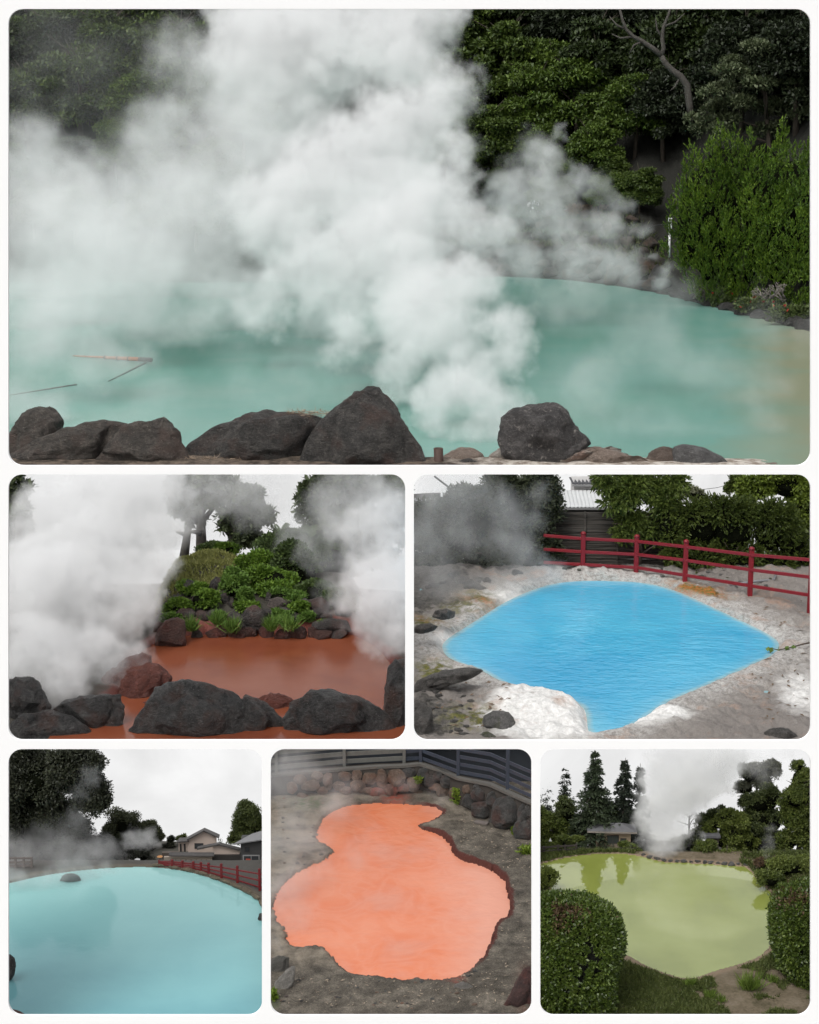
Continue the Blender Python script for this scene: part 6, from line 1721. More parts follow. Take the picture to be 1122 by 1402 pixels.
    stones = [(105, 195, 22, 24, 'b'), (140, 160, 26, 20, 'b'), (150, 232, 24, 18, 'b'), (185, 185, 38, 22, 'b'), (210, 148, 24, 22, 'b'), (256, 165, 20, 34, 'b'), (232, 205, 26, 16, 'b'), (300, 185, 24, 20, 'b'), (325, 145, 26, 20, 'b'), (330, 205, 26, 18, 'b'), (376, 142, 22, 22, 'b'), (380, 185, 30, 26, 'b'), (430, 155, 30, 24, 'b'), (420, 205, 26, 14, 'b'), (455, 212, 34, 18, 'r'), (478, 155, 24, 38, 'b'), (515, 205, 30, 26, 'r'), (540, 150, 36, 36, 'b'), (565, 195, 26, 18, 'r'), (592, 130, 28, 20, 'g'), (610, 178, 28, 32, 'b'), (650, 140, 24, 30, 'g'), (632, 215, 20, 12, 'b'), (680, 165, 26, 28, 'g'), (700, 190, 26, 16, 'b'), (712, 150, 20, 22, 'g'), (748, 168, 26, 26, 'g'), (735, 210, 30, 24, 'b'), (775, 215, 18, 24, 'b'), (835, 200, 22, 20, 'b'), (885, 225, 34, 30, 'g'), (845, 248, 34, 30, 'g'), (893, 282, 46, 36, 'g'), (945, 240, 34, 34, 'g'), (1000, 295, 62, 68, 'g'), (950, 330, 26, 16, 'g'), (1068, 315, 30, 50, 'g'), (1070, 375, 46, 50, 'g'), (1092, 290, 20, 30, 'g'), (1075, 420, 34, 26, 'g'), (880, 190, 22, 14, 'g'), (1030, 235, 24, 16, 'g')]
    rr = np.random.default_rng(4)
    where = {'b': 'brown stone in the left half of the boulder wall behind the orange spring', 'r': 'red flecked stone above the inlet of the orange spring', 'g': 'dark wet stone in the right half of the boulder wall behind the orange spring'}
    special = {(1000, 295): 'largest round grey boulder of the dark right-hand wall beside the orange spring', (1070, 375): 'big black boulder with a pale top at the right edge of the boulder wall', (540, 150): 'large round brown boulder at the top centre of the boulder wall', (893, 282): 'low wide brown black boulder left of the largest round grey one'}
    for i, (x, y, rx, ry, kd) in enumerate(stones):
        # depth: stand on the curve of the wall foot
        foot = np.interp(x, [100, 300, 450, 560, 640, 740, 800, 930, 1040, 1100], [245, 232, 236, 232, 226, 240, 285, 345, 412, 445])
        Df = gnd(*q(x, foot), z)[1]
        back = max(0, (foot - y - ry) / 3.032) * 0.012
        D = Df + .12 + back
        n_ = 11; ph = rr.uniform(0, 6.28); out_ = []
        for k in range(n_):
            t_ = ph + 2 * math.pi * k / n_; rad = rr.uniform(.88, 1.1)
            e = 0.85
            cx_ = math.copysign(abs(math.cos(t_)) ** e, math.cos(t_)); cy_ = math.copysign(abs(math.sin(t_)) ** e, math.sin(t_))
            out_.append(q(x + rx * cx_ * rad * 1.06, y + ry * cy_ * rad * 1.06))
        out_ = [(min(px, 732.5), max(py, 1020)) for px, py in out_]
        lab = special.get((x, y), where[kd]); grp = None if (x, y) in special else {'b': 'brown stones of the boulder wall', 'r': 'red flecked stones of the boulder wall', 'g': 'dark stones of the boulder wall'}[kd]
        RO('wall_boulder', lab, out_, D, {'b': brown, 'g': grey, 'r': reds}[kd], 900 + i, .8, 'rock', grp, 4, .06, .8)
    # packed earth behind the stones
    fill = simple('packed_earth', (0.035, 0.029, 0.024), .9, .3, 3, .8, .06)
    foot = [(-20, 250), (100, 245), (300, 232), (450, 236), (560, 232), (640, 226), (740, 240), (800, 285), (930, 345), (1040, 412), (1122, 460)]
    topy = [(-20, 150), (100, 140), (300, 122), (450, 112), (560, 108), (640, 100), (740, 132), (800, 160), (930, 185), (1040, 235), (1122, 270)]
    V = []; ks = np.linspace(0, 1, 60)
    fx = np.interp(ks, np.linspace(0, 1, len(foot)), [p[0] for p in foot]); fy = np.interp(fx, [p[0] for p in foot], [p[1] for p in foot]); ty = np.interp(fx, [p[0] for p in topy], [p[1] for p in topy])
    kerb = []
    for x, y0, y1 in zip(fx, fy, ty):
        X, Y = q(x, y0); X = min(max(X, 366.5), 733); g0 = gnd(X, Y, z); D = g0[1] + .28
        _, Yt = q(x, y1); top = at(X, Yt, D + .25)
        kerb.append(top)
        V += [np.array([g0[0], D, -.1]), np.array([top[0], D + .25, top[2]]), np.array([top[0], D + .9, top[2]])]
    Fs = [(3 * i + j, 3 * i + 3 + j, 3 * i + 4 + j, 3 * i + 1 + j) for i in range(59) for j in range(2)]
    tag(link('bank', mesh_py('bank', V, Fs), fill, None, True), None, None, None, 'structure')
    # concrete kerb on top
    # pale crust line
    conc = simple('weathered_concrete', (0.10, 0.095, 0.085), .85, .25, 4, .5, .02)
    mb = MB()
    for a_, b_ in zip(kerb[:-1], kerb[1:]): mb.bar(a_ + [0, .1, .03], b_ + [0, .1, .03], .28, .12)
    tag(mb.build('concrete_kerb', conc), 'weathered concrete kerb running along the top of the boulder wall', 'kerb')
    # board fence on the kerb: weathered pale in the mist at left, blue grey at right
    blue = simple('blue_grey_paint', (0.035, 0.043, 0.06), .55, .25, 5, .3, .01)
    pale = simple('bleached_boards', (0.11, 0.11, 0.10), .8, .25, 5, .4, .01)
    def fence(label, xs, mat, posts, boards):
        ends = []
        for x in xs:
            X = min(max(q(x, 0)[0], 366.5), 733); i = int(np.argmin(np.abs(fx - x))); k = kerb[i]; ends.append(np.array([at(X, 1100, k[1] + .35)[0], k[1] + .35, k[2] + .06]))
        t = thing('board_fence', label, 'fence', ends[0])
        def along(x):
            f = (x - xs[0]) / (xs[-1] - xs[0]); cs = np.interp(x, xs, range(len(xs))); j = min(int(cs), len(xs) - 2); return ends[j] + (ends[j + 1] - ends[j]) * (cs - j)
        topz = lambda p: at(600, 1019.5, p[1])[2]
        for x in posts:
            p = along(x); MB().bar(p - [0, .0, .05], [p[0], p[1], topz(p) - .01], .15, .15, (0, 1, 0)).build('post', mat, t, False, .01)
        H = max(.3, topz(ends[len(ends) // 2]) - ends[len(ends) // 2][2])
        for (f0, f1) in boards:
            mb = MB()
            for a_, b_ in zip(ends[:-1], ends[1:]):
                ha, hb = topz(a_) - a_[2], topz(b_) - b_[2]
                hh = 1.35
                A, B = a_ + [0, .1, (f0 + f1) / 2 * hh], b_ + [0, .1, (f0 + f1) / 2 * hh]
                A0 = min(ha, hb)
                if (f0 + f1) / 2 * hh > max(ha, hb) - .02: continue
                if (f0 + f1) / 2 * hh + (f1 - f0) * hh / 2 > A0 - .01:
                    # the board runs out under the opening's top edge
                    if (f0 + f1) / 2 * hh > A0 - .06: continue
                mb.bar(A, B, .05, (f1 - f0) * hh)
            if mb.V: mb.build('board', mat, t)
    fence('bleached grey board fence along the misty left of the boulder wall', [-20, 100, 325, 575], pale, [30, 325, 572], [(.08, .24), (.36, .52), (.64, .8), (.9, 1.0)])
    fence('blue grey board fence along the right of the boulder wall', [575, 640, 795, 930, 1000, 1118], blue, [640, 795, 1000], [(.06, .18), (.34, .46), (.62, .74), (.9, 1.02)])
    # a dark paved yard and backdrop wall behind the fence
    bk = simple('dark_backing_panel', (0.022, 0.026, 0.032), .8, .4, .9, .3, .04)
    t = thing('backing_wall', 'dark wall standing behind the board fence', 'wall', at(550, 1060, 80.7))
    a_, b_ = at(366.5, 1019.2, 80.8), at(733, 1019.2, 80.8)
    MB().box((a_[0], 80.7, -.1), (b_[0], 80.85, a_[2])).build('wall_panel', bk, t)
    # brick, tufts, litter
    b = gnd(*q(893, 366), z); b[2] = BMh(b[0], b[1])
    t_ = MB().bar(b + [-.30, .12, .06], b + [.30, -.14, .06], .26, .09).build('paving_brick', simple('brown_grey_brick', (0.13, 0.11, 0.10), .8, .25, 6), None, False, .015); tag(t_, 'flat grey brown brick lying on the ground below the dark boulders', 'brick')
    fern = leaf_mat('weed_green', (0.06, 0.10, 0.01), (0.14, 0.21, 0.02), (0.26, 0.34, 0.05), 2, .3)
    for i, (x, y, w_, hh, lab) in enumerate([(797, 268, 22, 1.05, 'upright yellow green weed growing by the boulder wall'), (1082, 490, 36, .5, 'bright green weed at the right edge below the black boulder'), (30, 1085, 14, .5, 'bright weed at the lower left corner of the orange spring'), (630, 175, 12, .4, 'small yellow weed in a gap of the boulder wall'), (1030, 410, 12, .4, 'little green weed at the foot of the black boulder')]):
        g_ = gnd(*q(x, y), z); s = mpp(g_) / 3.032; lv = Leaves(); m_ = int(180 + w_ * 6); 
        if y < 200: g_ = at(*q(x, y), gnd(*q(632, 226), z)[1] - .1)
        else: g_[2] = BMh(g_[0], g_[1])
        P = g_ + rr.normal(size=(m_, 3)) * [w_ * s * .45, .08, .0] + np.c_[np.zeros(m_), np.zeros(m_), rr.random(m_) * hh * .7]
        T_ = rr.normal(size=(m_, 3)) * [.8, .8, .3] + [0, 0, .7]
        lv.add(P, T_, rr.normal(size=(m_, 3)), rr.uniform(.1, .2, m_), .07, kp); tag(lv.build('weed', fern), lab, 'weed')
    lv = Leaves(); P = []
    for i in range(420):
        x, y = (rr.uniform(800, 1100), rr.uniform(290, 560)) if i < 190 else ((rr.uniform(20, 1000), rr.uniform(990, 1120)) if i < 330 else (rr.uniform(900, 1090), rr.uniform(480, 1100)))
        g_ = gnd(*q(x, y), z)
        if sdist(g_[None, :2], pw)[0] > .2: g_[2] = BMh(g_[0], g_[1]) + .015; P.append(g_)
    P = np.array(P); lv.add(P, rr.normal(size=(len(P), 3)) * [1, 1, .1], np.tile([0, 0, 1.], (len(P), 1)) + rr.normal(size=(len(P), 3)) * .3, rr.uniform(.06, .2, len(P)), .05, kp)
    tag(lv.build('leaf_litter', simple('dry_leaf_bits', (0.3, 0.24, 0.18), .8, .5)), None, None, None, 'stuff')
    # loose slabs lower left and lower right
    RO('slab', 'flat pale broken slab at the lower left of the orange spring', [q(*p) for p in ((20, 1060), (40, 1000), (90, 940), (120, 935), (110, 1000), (80, 1050), (45, 1075))], gnd(*q(70, 1030), z)[1], rock_mat('pale_slab', (0.14, 0.13, 0.115), (0.34, 0.32, 0.29), None, 2.5, .8, .03), 40, .6, sub=4)
    RO('slab', 'dark square stone at the left edge of the orange spring', [q(*p) for p in ((12, 985), (16, 905), (45, 890), (95, 900), (90, 940), (60, 985), (30, 995))], gnd(*q(50, 960), z)[1], rock_mat('left_dark_slab', (0.06, 0.058, 0.05), (0.15, 0.14, 0.125), None, 2.5, .8, .03), 41, .4, sub=4)
    RO('slab', 'pale grey block under the near lip of the orange spring', [q(*p) for p in ((770, 1055), (780, 1015), (820, 998), (875, 1035), (850, 1065), (810, 1075))], gnd(*q(815, 1050), z)[1], rock_mat('pale_block', (0.10, 0.095, 0.085), (0.24, 0.22, 0.20), None, 2.5, .8, .03), 42, .5, sub=4)
    RO('slab', 'dark red stained rock in the lower right corner', [(q(975, 1130)), q(1040, 1030), q(1075, 950), q(1100, 935), q(1112, 1000), q(1112, 1130)], gnd(*q(1080, 1110), z)[1], rock_mat('red_black_rock', (0.04, 0.02, 0.018), (0.13, 0.06, 0.05), (0.14, 0.04, 0.03), 2.0, .8, .05), 43, .5, sub=4)
    for i in range(70):
        x, y = (rr.uniform(20, 900), rr.uniform(985, 1120)) if i < 40 else (rr.uniform(60, 240), rr.uniform(240, 540))
        g_ = gnd(*q(x, y), z)
        if sdist(g_[None, :2], pw)[0] < .12: continue
        g_[2] = BMh(g_[0], g_[1]); w_ = rr.uniform(.08, .24)
        boulder('loose_stone', 'small loose grey stone on the gritty ground round the orange spring', g_, (w_, w_ * .8, w_ * .5), grey if i % 3 else brown, 1000 + i, 'rock', 'loose stones round the orange spring', 2)
BM_scene()
def BM_steam():
    cut = [edge_plane((0, 1018.5), (1122, 1018.5), (300, 1200)), edge_plane((365.5, 1020), (365.5, 1390), (500, 1200))]
    steam('steam', 'warm grey steam drifting over the left of the orange spring',
          [(385, 1060, 34, 77), (400, 1110, 36, 75.3), (390, 1160, 34, 71.6), (385, 1210, 34, 68.2), (395, 1260, 30, 65), (440, 1050, 34, 77.5), (450, 1100, 34, 75.8), (430, 1150, 32, 72.3), (440, 1200, 32, 68.8), (480, 1075, 26, 76.4), (560, 1080, 26, 76.4), (600, 1095, 20, 75.9), (520, 1075, 22, 76.4), (480, 1170, 28, 71), (380, 1300, 22, 62.7), (430, 1260, 24, 65), (400, 1050, 45, 76), (460, 1100, 40, 74.5), (400, 1150, 44, 71), (385, 1200, 44, 68)],
          0.42, SM, 3.0, 60, .5, .3, 1.4, cut, 60, 14, 4, .5, floor=ZBM)
# ================================================================ lower right: green spring in a garden
def BR_scene():
    z = ZB
    kp = keeper(735, 1020, 1117, 1397)
    q = lambda x, y: (735 + x / 2.9, 1015 + y / 2.9)
    raw = [(10, 492), (60, 478), (110, 466), (200, 451), (330, 447), (420, 459), (500, 484), (600, 486), (700, 492), (800, 497), (838, 503), (880, 560), (920, 590), (940, 620), (948, 700), (938, 800), (885, 858), (800, 888), (720, 908), (650, 935), (590, 946), (510, 922), (440, 895), (390, 866), (340, 840), (200, 800), (60, 720), (-10, 640), (20, 605), (60, 590), (75, 560), (55, 530), (20, 510)]
    pond = smooth_poly([q(*p) for p in raw], 2)
    pw = poly_world(pond, z)
    def pxy(P): return proj(np.c_[P, np.full(len(P), z)])
    def hfun(P):
        sd = sdist(P, pw); X, Y = pxy(P)
        n1 = fbm(np.c_[P * .9, np.zeros(len(P))], 4, 33)
        right = sstep(1015, 1050, X) * sstep(1285, 1200, Y)
        return np.where(sd < 0, -.3, 0) + .04 * sstep(-.12, .12, sd) + .12 * sstep(.1, .9, sd) * sstep(73.8, 72.5, P[:, 1]) + n1 * .03 * sstep(.05, .5, sd) + right * .4 * sstep(74.6, 73.0, P[:, 1]) * sstep(.1, 1.4, sd) + 0.0 - .75 * np.maximum(0, P[:, 1] - 74.6)
    H_ = lambda P: z + hfun(P)
    BRh = lambda x, y: float(H_(np.array([[x, y]]))[0])
    m, n, out = newmat('garden_earth')
    a = attr_n(n, 'rim'); ns = noise_tex(n, 1.4, 5, .6); nf = noise_tex(n, 7, 5, .65)
    c = ramp(n, mathn(n, 'ADD', mathn(n, 'MULTIPLY', ns, .6), mathn(n, 'MULTIPLY', nf, .4)), [(.35, (0.07, 0.06, 0.035)), (.5, (0.13, 0.105, 0.07)), (.68, (0.19, 0.155, 0.115))])
    c = mixc(n, ramp(n, mathn(n, 'ADD', a, mathn(n, 'MULTIPLY', mathn(n, 'SUBTRACT', ns, .5), .35)), [(0, (1, 1, 1)), (.18, (.8, .8, .8)), (.34, (0, 0, 0))]), c, (0.22, 0.165, 0.115))
    princ(n, out, c, .9, bump(n, nf, .9, .05), .2)
    ground_patch('garden_ground', z, 734.5, 1117, 1085, 1398, 170, 180, hfun, m, {'rim': lambda P: np.clip(sdist(P, pw) / 1.6, 0, 1)})
    wm = water_mat('milky_green_water', [(.35, (0.205, 0.24, 0.05)), (.5, (0.235, 0.272, 0.062)), (.68, (0.26, 0.30, 0.08))], .4, .012, (.8, .012), (1, 2.2, 1), 1.0, .02)
    next(nd for nd in wm.node_tree.nodes if nd.type == 'BSDF_PRINCIPLED').inputs['IOR'].default_value = 1.9
    water_poly('spring_water', z, pond, wm)
    def gpt(x, D): X = at(x, 1180, D)[0]; return np.array([X, D, BRh(X, D)])
    # -------- grass
    g1 = leaf_mat('lawn_grass', (0.035, 0.05, 0.012), (0.085, 0.11, 0.028), (0.16, 0.18, 0.06), 1.2, .25)
    r = np.random.default_rng(6); lv = Leaves()
    X = r.uniform(735, 1116, 30000); Y = r.uniform(1285, 1397, 30000)
    P = np.array([gnd(x, y, z) for x, y in zip(X, Y)]); sd = sdist(P[:, :2], pw)
    pn = fbm(np.c_[P[:, :2] * .9, np.zeros(len(P))], 3, 41)
    keepm = (sd > .35) & (pn + .5 * sstep(.3, 1.3, sd) > -.1 + .38 * sstep(925, 1000, X) - .25 * sstep(1000, 1060, X) * sstep(1340, 1300, Y))
    P = P[keepm]; P = np.repeat(P, 3, 0) + r.normal(size=(len(P) * 3, 3)) * [.05, .05, 0]; P[:, 2] = H_(P[:, :2])
    lv.add(*grass_blades(P, .16, .035, 3, .8), kp)
    # left bank and right bank, far bank
    X = np.concatenate([r.uniform(735, 800, 2600), r.uniform(1015, 1116, 7000), r.uniform(735, 870, 3000), r.uniform(735, 765, 1500)]); Y = np.concatenate([r.uniform(1163, 1180, 2600), r.uniform(1168, 1300, 7000), r.uniform(1163, 1172, 3000), r.uniform(1180, 1230, 1500)])
    P = np.array([gnd(x, y, z) for x, y in zip(X, Y)]); P = P[sdist(P[:, :2], pw) > .12]; P[:, 2] = H_(P[:, :2])
    P = np.repeat(P, 2, 0) + r.normal(size=(len(P) * 2, 3)) * [.05, .05, 0]
    lv.add(*grass_blades(P, .2, .05, 4, .7), kp)
    tag(lv.build('grass', g1), None, None, None, 'stuff')
    tuft = leaf_mat('tuft_grass', (0.06, 0.10, 0.015), (0.13, 0.20, 0.03), (0.22, 0.3, 0.07), 2, .3)
    for i, (x, y, w_, hh, m_, lab) in enumerate([(845, 1005, 60, .8, 240, 'thick fresh green grass tuft in the bare earth at the bottom right'), (690, 1035, 30, .35, 110, 'small grass tuft left of the thick fresh green one'), (940, 970, 26, .3, 90, 'small grass tuft under the right-hand clipped hedge'), (610, 985, 30, .35, 120, 'small grass tuft at the near edge of the green spring'), (735, 1050, 26, .3, 80, 'low grass tuft at the bottom near the fresh green one')]):
        g_ = gnd(*q(x, y), z); s = mpp(g_) / 2.9; lv = Leaves(); P = g_ + r.normal(size=(m_, 3)) * [w_ * s * .28, .08, 0]; P[:, 2] = H_(P[:, :2])
        lv.add(*grass_blades(P, hh, .035, 50 + i, .45), kp); tag(lv.build('grass_tuft', tuft), lab, 'grass tuft')
    # -------- clipped hedges in front
    hl = leaf_mat('box_hedge_leaves', (0.022, 0.04, 0.006), (0.06, 0.095, 0.014), (0.14, 0.18, 0.035), 1.6, .15, .4, .45)
    hred = leaf_mat('box_hedge_tips', (0.05, 0.03, 0.018), (0.10, 0.06, 0.035), (0.16, 0.13, 0.05), 1.6, .15)
    bark = simple('garden_bark', (0.06, 0.05, 0.04), .9, .3, 4, .5, .02)
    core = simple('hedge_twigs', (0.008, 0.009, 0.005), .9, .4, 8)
    def clipped(name, label, outline, D, depth, n, size, seed, redspots):
        O = np.array(outline, float); mid = O.mean(0); c = at(*mid, D); s = mpp(c)
        b = np.array([c[0], D, BRh(c[0], D)])
        t = thing(name, label, 'hedge', b)
        # solid twiggy core a little inside the leaf surface
        oc = rock_outline('twigs', None, [tuple(mid + (p - mid) * .86) for p in O], D, core, seed, depth * .88, sub=4, amt=.015, boxy=.6, fac=(.9, .98), parent=t)
        lv = Leaves(); rr = np.random.default_rng(seed)
        tmp = rock_outline('tmp', None, [tuple(mid + (p - mid) * .985) for p in O], D, core, seed, depth, sub=5, amt=.012, boxy=.6, fac=(.9, .98))
        me = tmp.data; nv = len(me.vertices); co = np.zeros(nv * 3); no = np.zeros(nv * 3); me.vertices.foreach_get('co', co); me.vertices.foreach_get('normal', no)
        co = co.reshape(-1, 3); no = no.reshape(-1, 3); bpy.data.objects.remove(tmp); 
        Fq_ = ico(5)[1]; vis = (no @ -FWD > -.35) | (no[:, 2] > .2)
        co, no = co[vis], no[vis]
        fa = Fq_[vis[Fq_].all(1)]; remap = np.cumsum(vis) - 1; fa = remap[fa]
        ar = np.linalg.norm(np.cross(co[fa[:, 1]] - co[fa[:, 0]], co[fa[:, 2]] - co[fa[:, 0]]), axis=1); pick = rr.choice(len(fa), n, p=ar / ar.sum())
        idx = fa[pick, rr.integers(0, 3, n)]; j = rr.normal(size=(n, 3)) * s * 3.0
        P = co[idx] + j * .6 - no[idx] * rr.uniform(0, .16, (n, 1)); Nn = no[idx]
        T_ = Nn * .7 + rr.normal(size=(n, 3)) * .65 + [0, 0, .25]; NN = Nn * .6 + [0, 0, .5] + rr.normal(size=(n, 3)) * .5
        L = size * rr.uniform(.6, 1.4, n)
        fl = fbm(P * 1.8, 3, seed); X, Y = proj(P)
        isr = (rr.random(n) < np.clip(redspots(X, Y) * (fl > .0), 0, 1))
        lv.add(P[~isr], T_[~isr], NN[~isr], L[~isr], L[~isr] * .5, kp); lv.build('foliage', hl, t)
        l2 = Leaves(); l2.add(P[isr], T_[isr], NN[isr], L[isr], L[isr] * .5, kp); l2.build('bronze_tips', hred, t)
    G = lambda X, Y, x, y, a_, b_: np.exp(-(((X - x) / a_) ** 2 + ((Y - y) / b_) ** 2))
    clipped('clipped_hedge', 'big rounded clipped hedge in the lower left corner of the green spring', [(731, 1398), (731, 1226), (760, 1224), (790, 1225), (815, 1230), (835, 1240), (848, 1255), (854, 1278), (852, 1300), (845, 1320), (840, 1345), (838, 1398)], 60.6, .9, 70000, .125, 71, lambda X, Y: .75 * G(X, Y, 770, 1245, 50, 10) + .7 * G(X, Y, 755, 1262, 24, 14))
    clipped('clipped_hedge', 'clipped hedge with a square shoulder at the right edge of the green spring', [(1058, 1245), (1062, 1228), (1076, 1216), (1095, 1210), (1121, 1205), (1121, 1368), (1105, 1362), (1085, 1345), (1068, 1320), (1060, 1290)], 63.0, .9, 42000, .125, 72, lambda X, Y: .8 * G(X, Y, 1085, 1228, 26, 14))
    # -------- shrubs on banks
    md = leaf_mat('garden_shrub_leaves', (0.03, 0.045, 0.008), (0.08, 0.108, 0.02), (0.17, 0.2, 0.045), 1.0, .2)
    yl = leaf_mat('yellowish_shrub_leaves', (0.04, 0.055, 0.01), (0.10, 0.13, 0.025), (0.19, 0.22, 0.05), 1.0, .25)
    dk = leaf_mat('deep_green_leaves', (0.02, 0.028, 0.01), (0.052, 0.07, 0.02), (0.11, 0.13, 0.04), .8, .15)
    def sh(name, lab, cat, x, y, rx, ry, D, mat, n, size, seed, **kw):
        X, Y = q(x, y); b = gpt(X, D); return leafy_tree(name, lab, cat, b, [(X, Y, rx / 2.9, ry / 2.9, D)], mat, n, size, seed, kp, bark, [b - [0, 0, .1], b + [0, 0, .3]], .04, 2, part='foliage', **kw)
    Dq = lambda x, y: gnd(*q(x, y), z)[1]
    sh('grassy_shrub', 'pale green grassy shrub on the left shore above the clipped hedge', 'shrub', 38, 545, 44, 50, Dq(38, 600), yl, 2600, .11, 1, up=.6)
    sh('low_shrub', 'broad low green shrub on the right bank above the clipped hedge', 'shrub', 1000, 500, 90, 40, Dq(1000, 560), yl, 5200, .11, 2)
    sh('low_shrub', 'low reddish tinged shrub at the right end of the far shore', 'shrub', 888, 485, 26, 22, Dq(888, 520), hred, 700, .1, 3)
    sh('low_shrub', 'green shrub at the right edge between bank and trees', 'shrub', 1070, 500, 60, 50, Dq(1070, 530), md, 3600, .11, 4)
    sh('low_shrub', 'spreading green shrub low on the right bank by the water', 'shrub', 925, 550, 60, 34, Dq(925, 590), md, 3000, .11, 5)
    sh('low_shrub', 'bright shrub by the far shore right of the steam', 'shrub', 755, 465, 60, 34, 74.6, yl, 2600, .1, 6)
    sh('cycad_shrub', 'dark feathery shrub just right of the steam at the far shore', 'shrub', 670, 440, 46, 56, 74.8, md, 3200, .12, 7, aspect=.3)
    for i, (x, y, rx, ry, lab) in enumerate([(38, 407, 26, 10, 'flat clipped bush at the far left behind the dark fence'), (85, 410, 22, 9, 'flat clipped bush second from the left behind the dark fence'), (138, 408, 24, 9, 'flat clipped bush before the garden path at the left'), (108, 388, 30, 14, 'rounded bush behind the flat clipped ones'), (165, 390, 28, 12, 'rounded bush left of the beige pavilion'), (345, 412, 24, 12, 'small bush at the right corner of the beige pavilion'), (385, 430, 28, 20, 'dark bush at the foot of the steam')]):
        sh('garden_bush', lab, 'bush', x, y, rx, ry, 75.0 + .2 * (i % 3), yl if i < 3 else md, 900, .085, 10 + i)
    # -------- pavilion
    Dh = 76.6
    def px_box(mb, x0, y0, x1, y1, D, dep):
        a_, b_ = at(*q(x0, y1), D), at(*q(x1, y0), D); return mb.box((a_[0], D, a_[2]), (b_[0], D + dep, b_[2]))
    beige = simple('beige_plaster', (0.36, 0.28, 0.19), .85, .1, 2, .15, .01); rt = simple('grey_roof_tile', (0.11, 0.11, 0.115), .6, .25, 7, .5, .02)
    wf = simple('dark_wood_frame', (0.05, 0.04, 0.035), .7); gl = simple('green_black_glass', (0.05, 0.06, 0.055), .15, .1, 1, 0, .01, .6)
    t = thing('garden_pavilion', 'beige garden pavilion with a grey hipped roof and dark windows', 'house', at(*q(300, 425), Dh))
    mb = MB(); px_box(mb, 236, 356, 375, 425, Dh, .6); mb.build('wall', beige, t)
    e = [at(*q(202, 357), Dh - .25), at(*q(400, 362), Dh - .25)]; e2 = [p + [0, .9, 0] for p in e]; rdg = [at(*q(290, 324), Dh + .2), at(*q(332, 324), Dh + .2)]
    link('roof', mesh_py('roof', [e[0], e[1], e2[1], e2[0], rdg[0], rdg[1]], [(0, 1, 5, 4), (1, 2, 5), (2, 3, 4, 5), (3, 0, 4), (3, 2, 1, 0)]), rt, t)
    MB().bar(e[0] + [0, -.01, -.04], e[1] + [0, -.01, -.04], .05, .06).build('fascia', simple('pale_fascia', (0.25, 0.22, 0.19), .7), t)
    for (x0, x1, y0, y1) in ((280, 328, 374, 408), (240, 264, 376, 398), (333, 358, 386, 402)):
        f = px_box(MB(), x0, y0, x1, y1, Dh - .03, .025).build('window', wf, t)
        k = 2 if x1 - x0 > 30 else 1; wd = (x1 - x0 - 4) / k
        for i in range(k): px_box(MB(), x0 + 2 + i * wd + 1, y0 + 3, x0 + 2 + (i + 1) * wd - 1, y1 - 3, Dh - .045, .012).build('pane', gl, f)
    px_box(MB(), 236, 408, 375, 425, Dh - .03, .02).build('base_board', simple('stone_plinth', (0.2, 0.16, 0.12), .85), t)
    # dark low fences
    bl = simple('black_brown_wood', (0.035, 0.028, 0.025), .7, .3, 5)
    def lowfence(label, pts, hpx):
        t = thing('low_fence', label, 'fence', gnd(*q(*pts[0]), z)); P = [gnd(*q(*p), z) for p in pts]
        for p in P: p[2] = BRh(p[0], p[1])
        for p in P: MB().bar(p - [0, 0, .1], p + [0, 0, hpx * mpp(p) / 2.9], .09, .09, (0, 1, 0)).build('post', bl, t)
        for f in (.4, .85):
            mb = MB()
            for a_, b_ in zip(P[:-1], P[1:]): mb.bar(a_ + [0, 0, hpx * mpp(a_) / 2.9 * f], b_ + [0, 0, hpx * mpp(b_) / 2.9 * f], .05, .07)
            mb.build('rail', bl, t)
    lowfence('dark brown post and rail fence at the left shore of the green spring', [(14, 455), (30, 455), (85, 449), (112, 448), (157, 444)], 36)
    lowfence('long low dark fence running before the beige pavilion', [(160, 432), (200, 432), (235, 432), (265, 432), (296, 432), (330, 432), (362, 432), (392, 434)], 22)
    # white sign by the fence
    b = gnd(*q(57, 440), z + .2); b[1] = 75.0; s = mpp(b) / 2.9; tp = at(*q(55, 385), 75.0); lo = at(*q(55, 398), 75.0)
    V = [lo + [-6 * s, 0, 0], lo + [6 * s, 0, 0], tp, lo + [-6 * s, .05, 0], lo + [6 * s, .05, 0], tp + [0, .05, 0]]
    t = thing('sign', 'small white triangular sign at the left behind the dark fence', 'sign', np.array([lo[0], 75., BRh(lo[0], 75.)]))
    link('plate', mesh_py('plate', V, [(0, 1, 2), (5, 4, 3), (0, 3, 4, 1), (1, 4, 5, 2), (2, 5, 3, 0)]), simple('sign_white', (.75, .75, .75), .6), t); MB().tube([[lo[0], 75.06, BRh(lo[0], 75.)], lo + [0, .06, .1]], .03, 6).build('post', wf, t)
    # -------- conifers
    cn = leaf_mat('cedar_needles', (0.012, 0.02, 0.01), (0.032, 0.047, 0.022), (0.07, 0.09, 0.045), .8, .12)
    cn2 = leaf_mat('dark_fir_needles', (0.008, 0.012, 0.008), (0.018, 0.026, 0.016), (0.036, 0.048, 0.028), .8, .1)
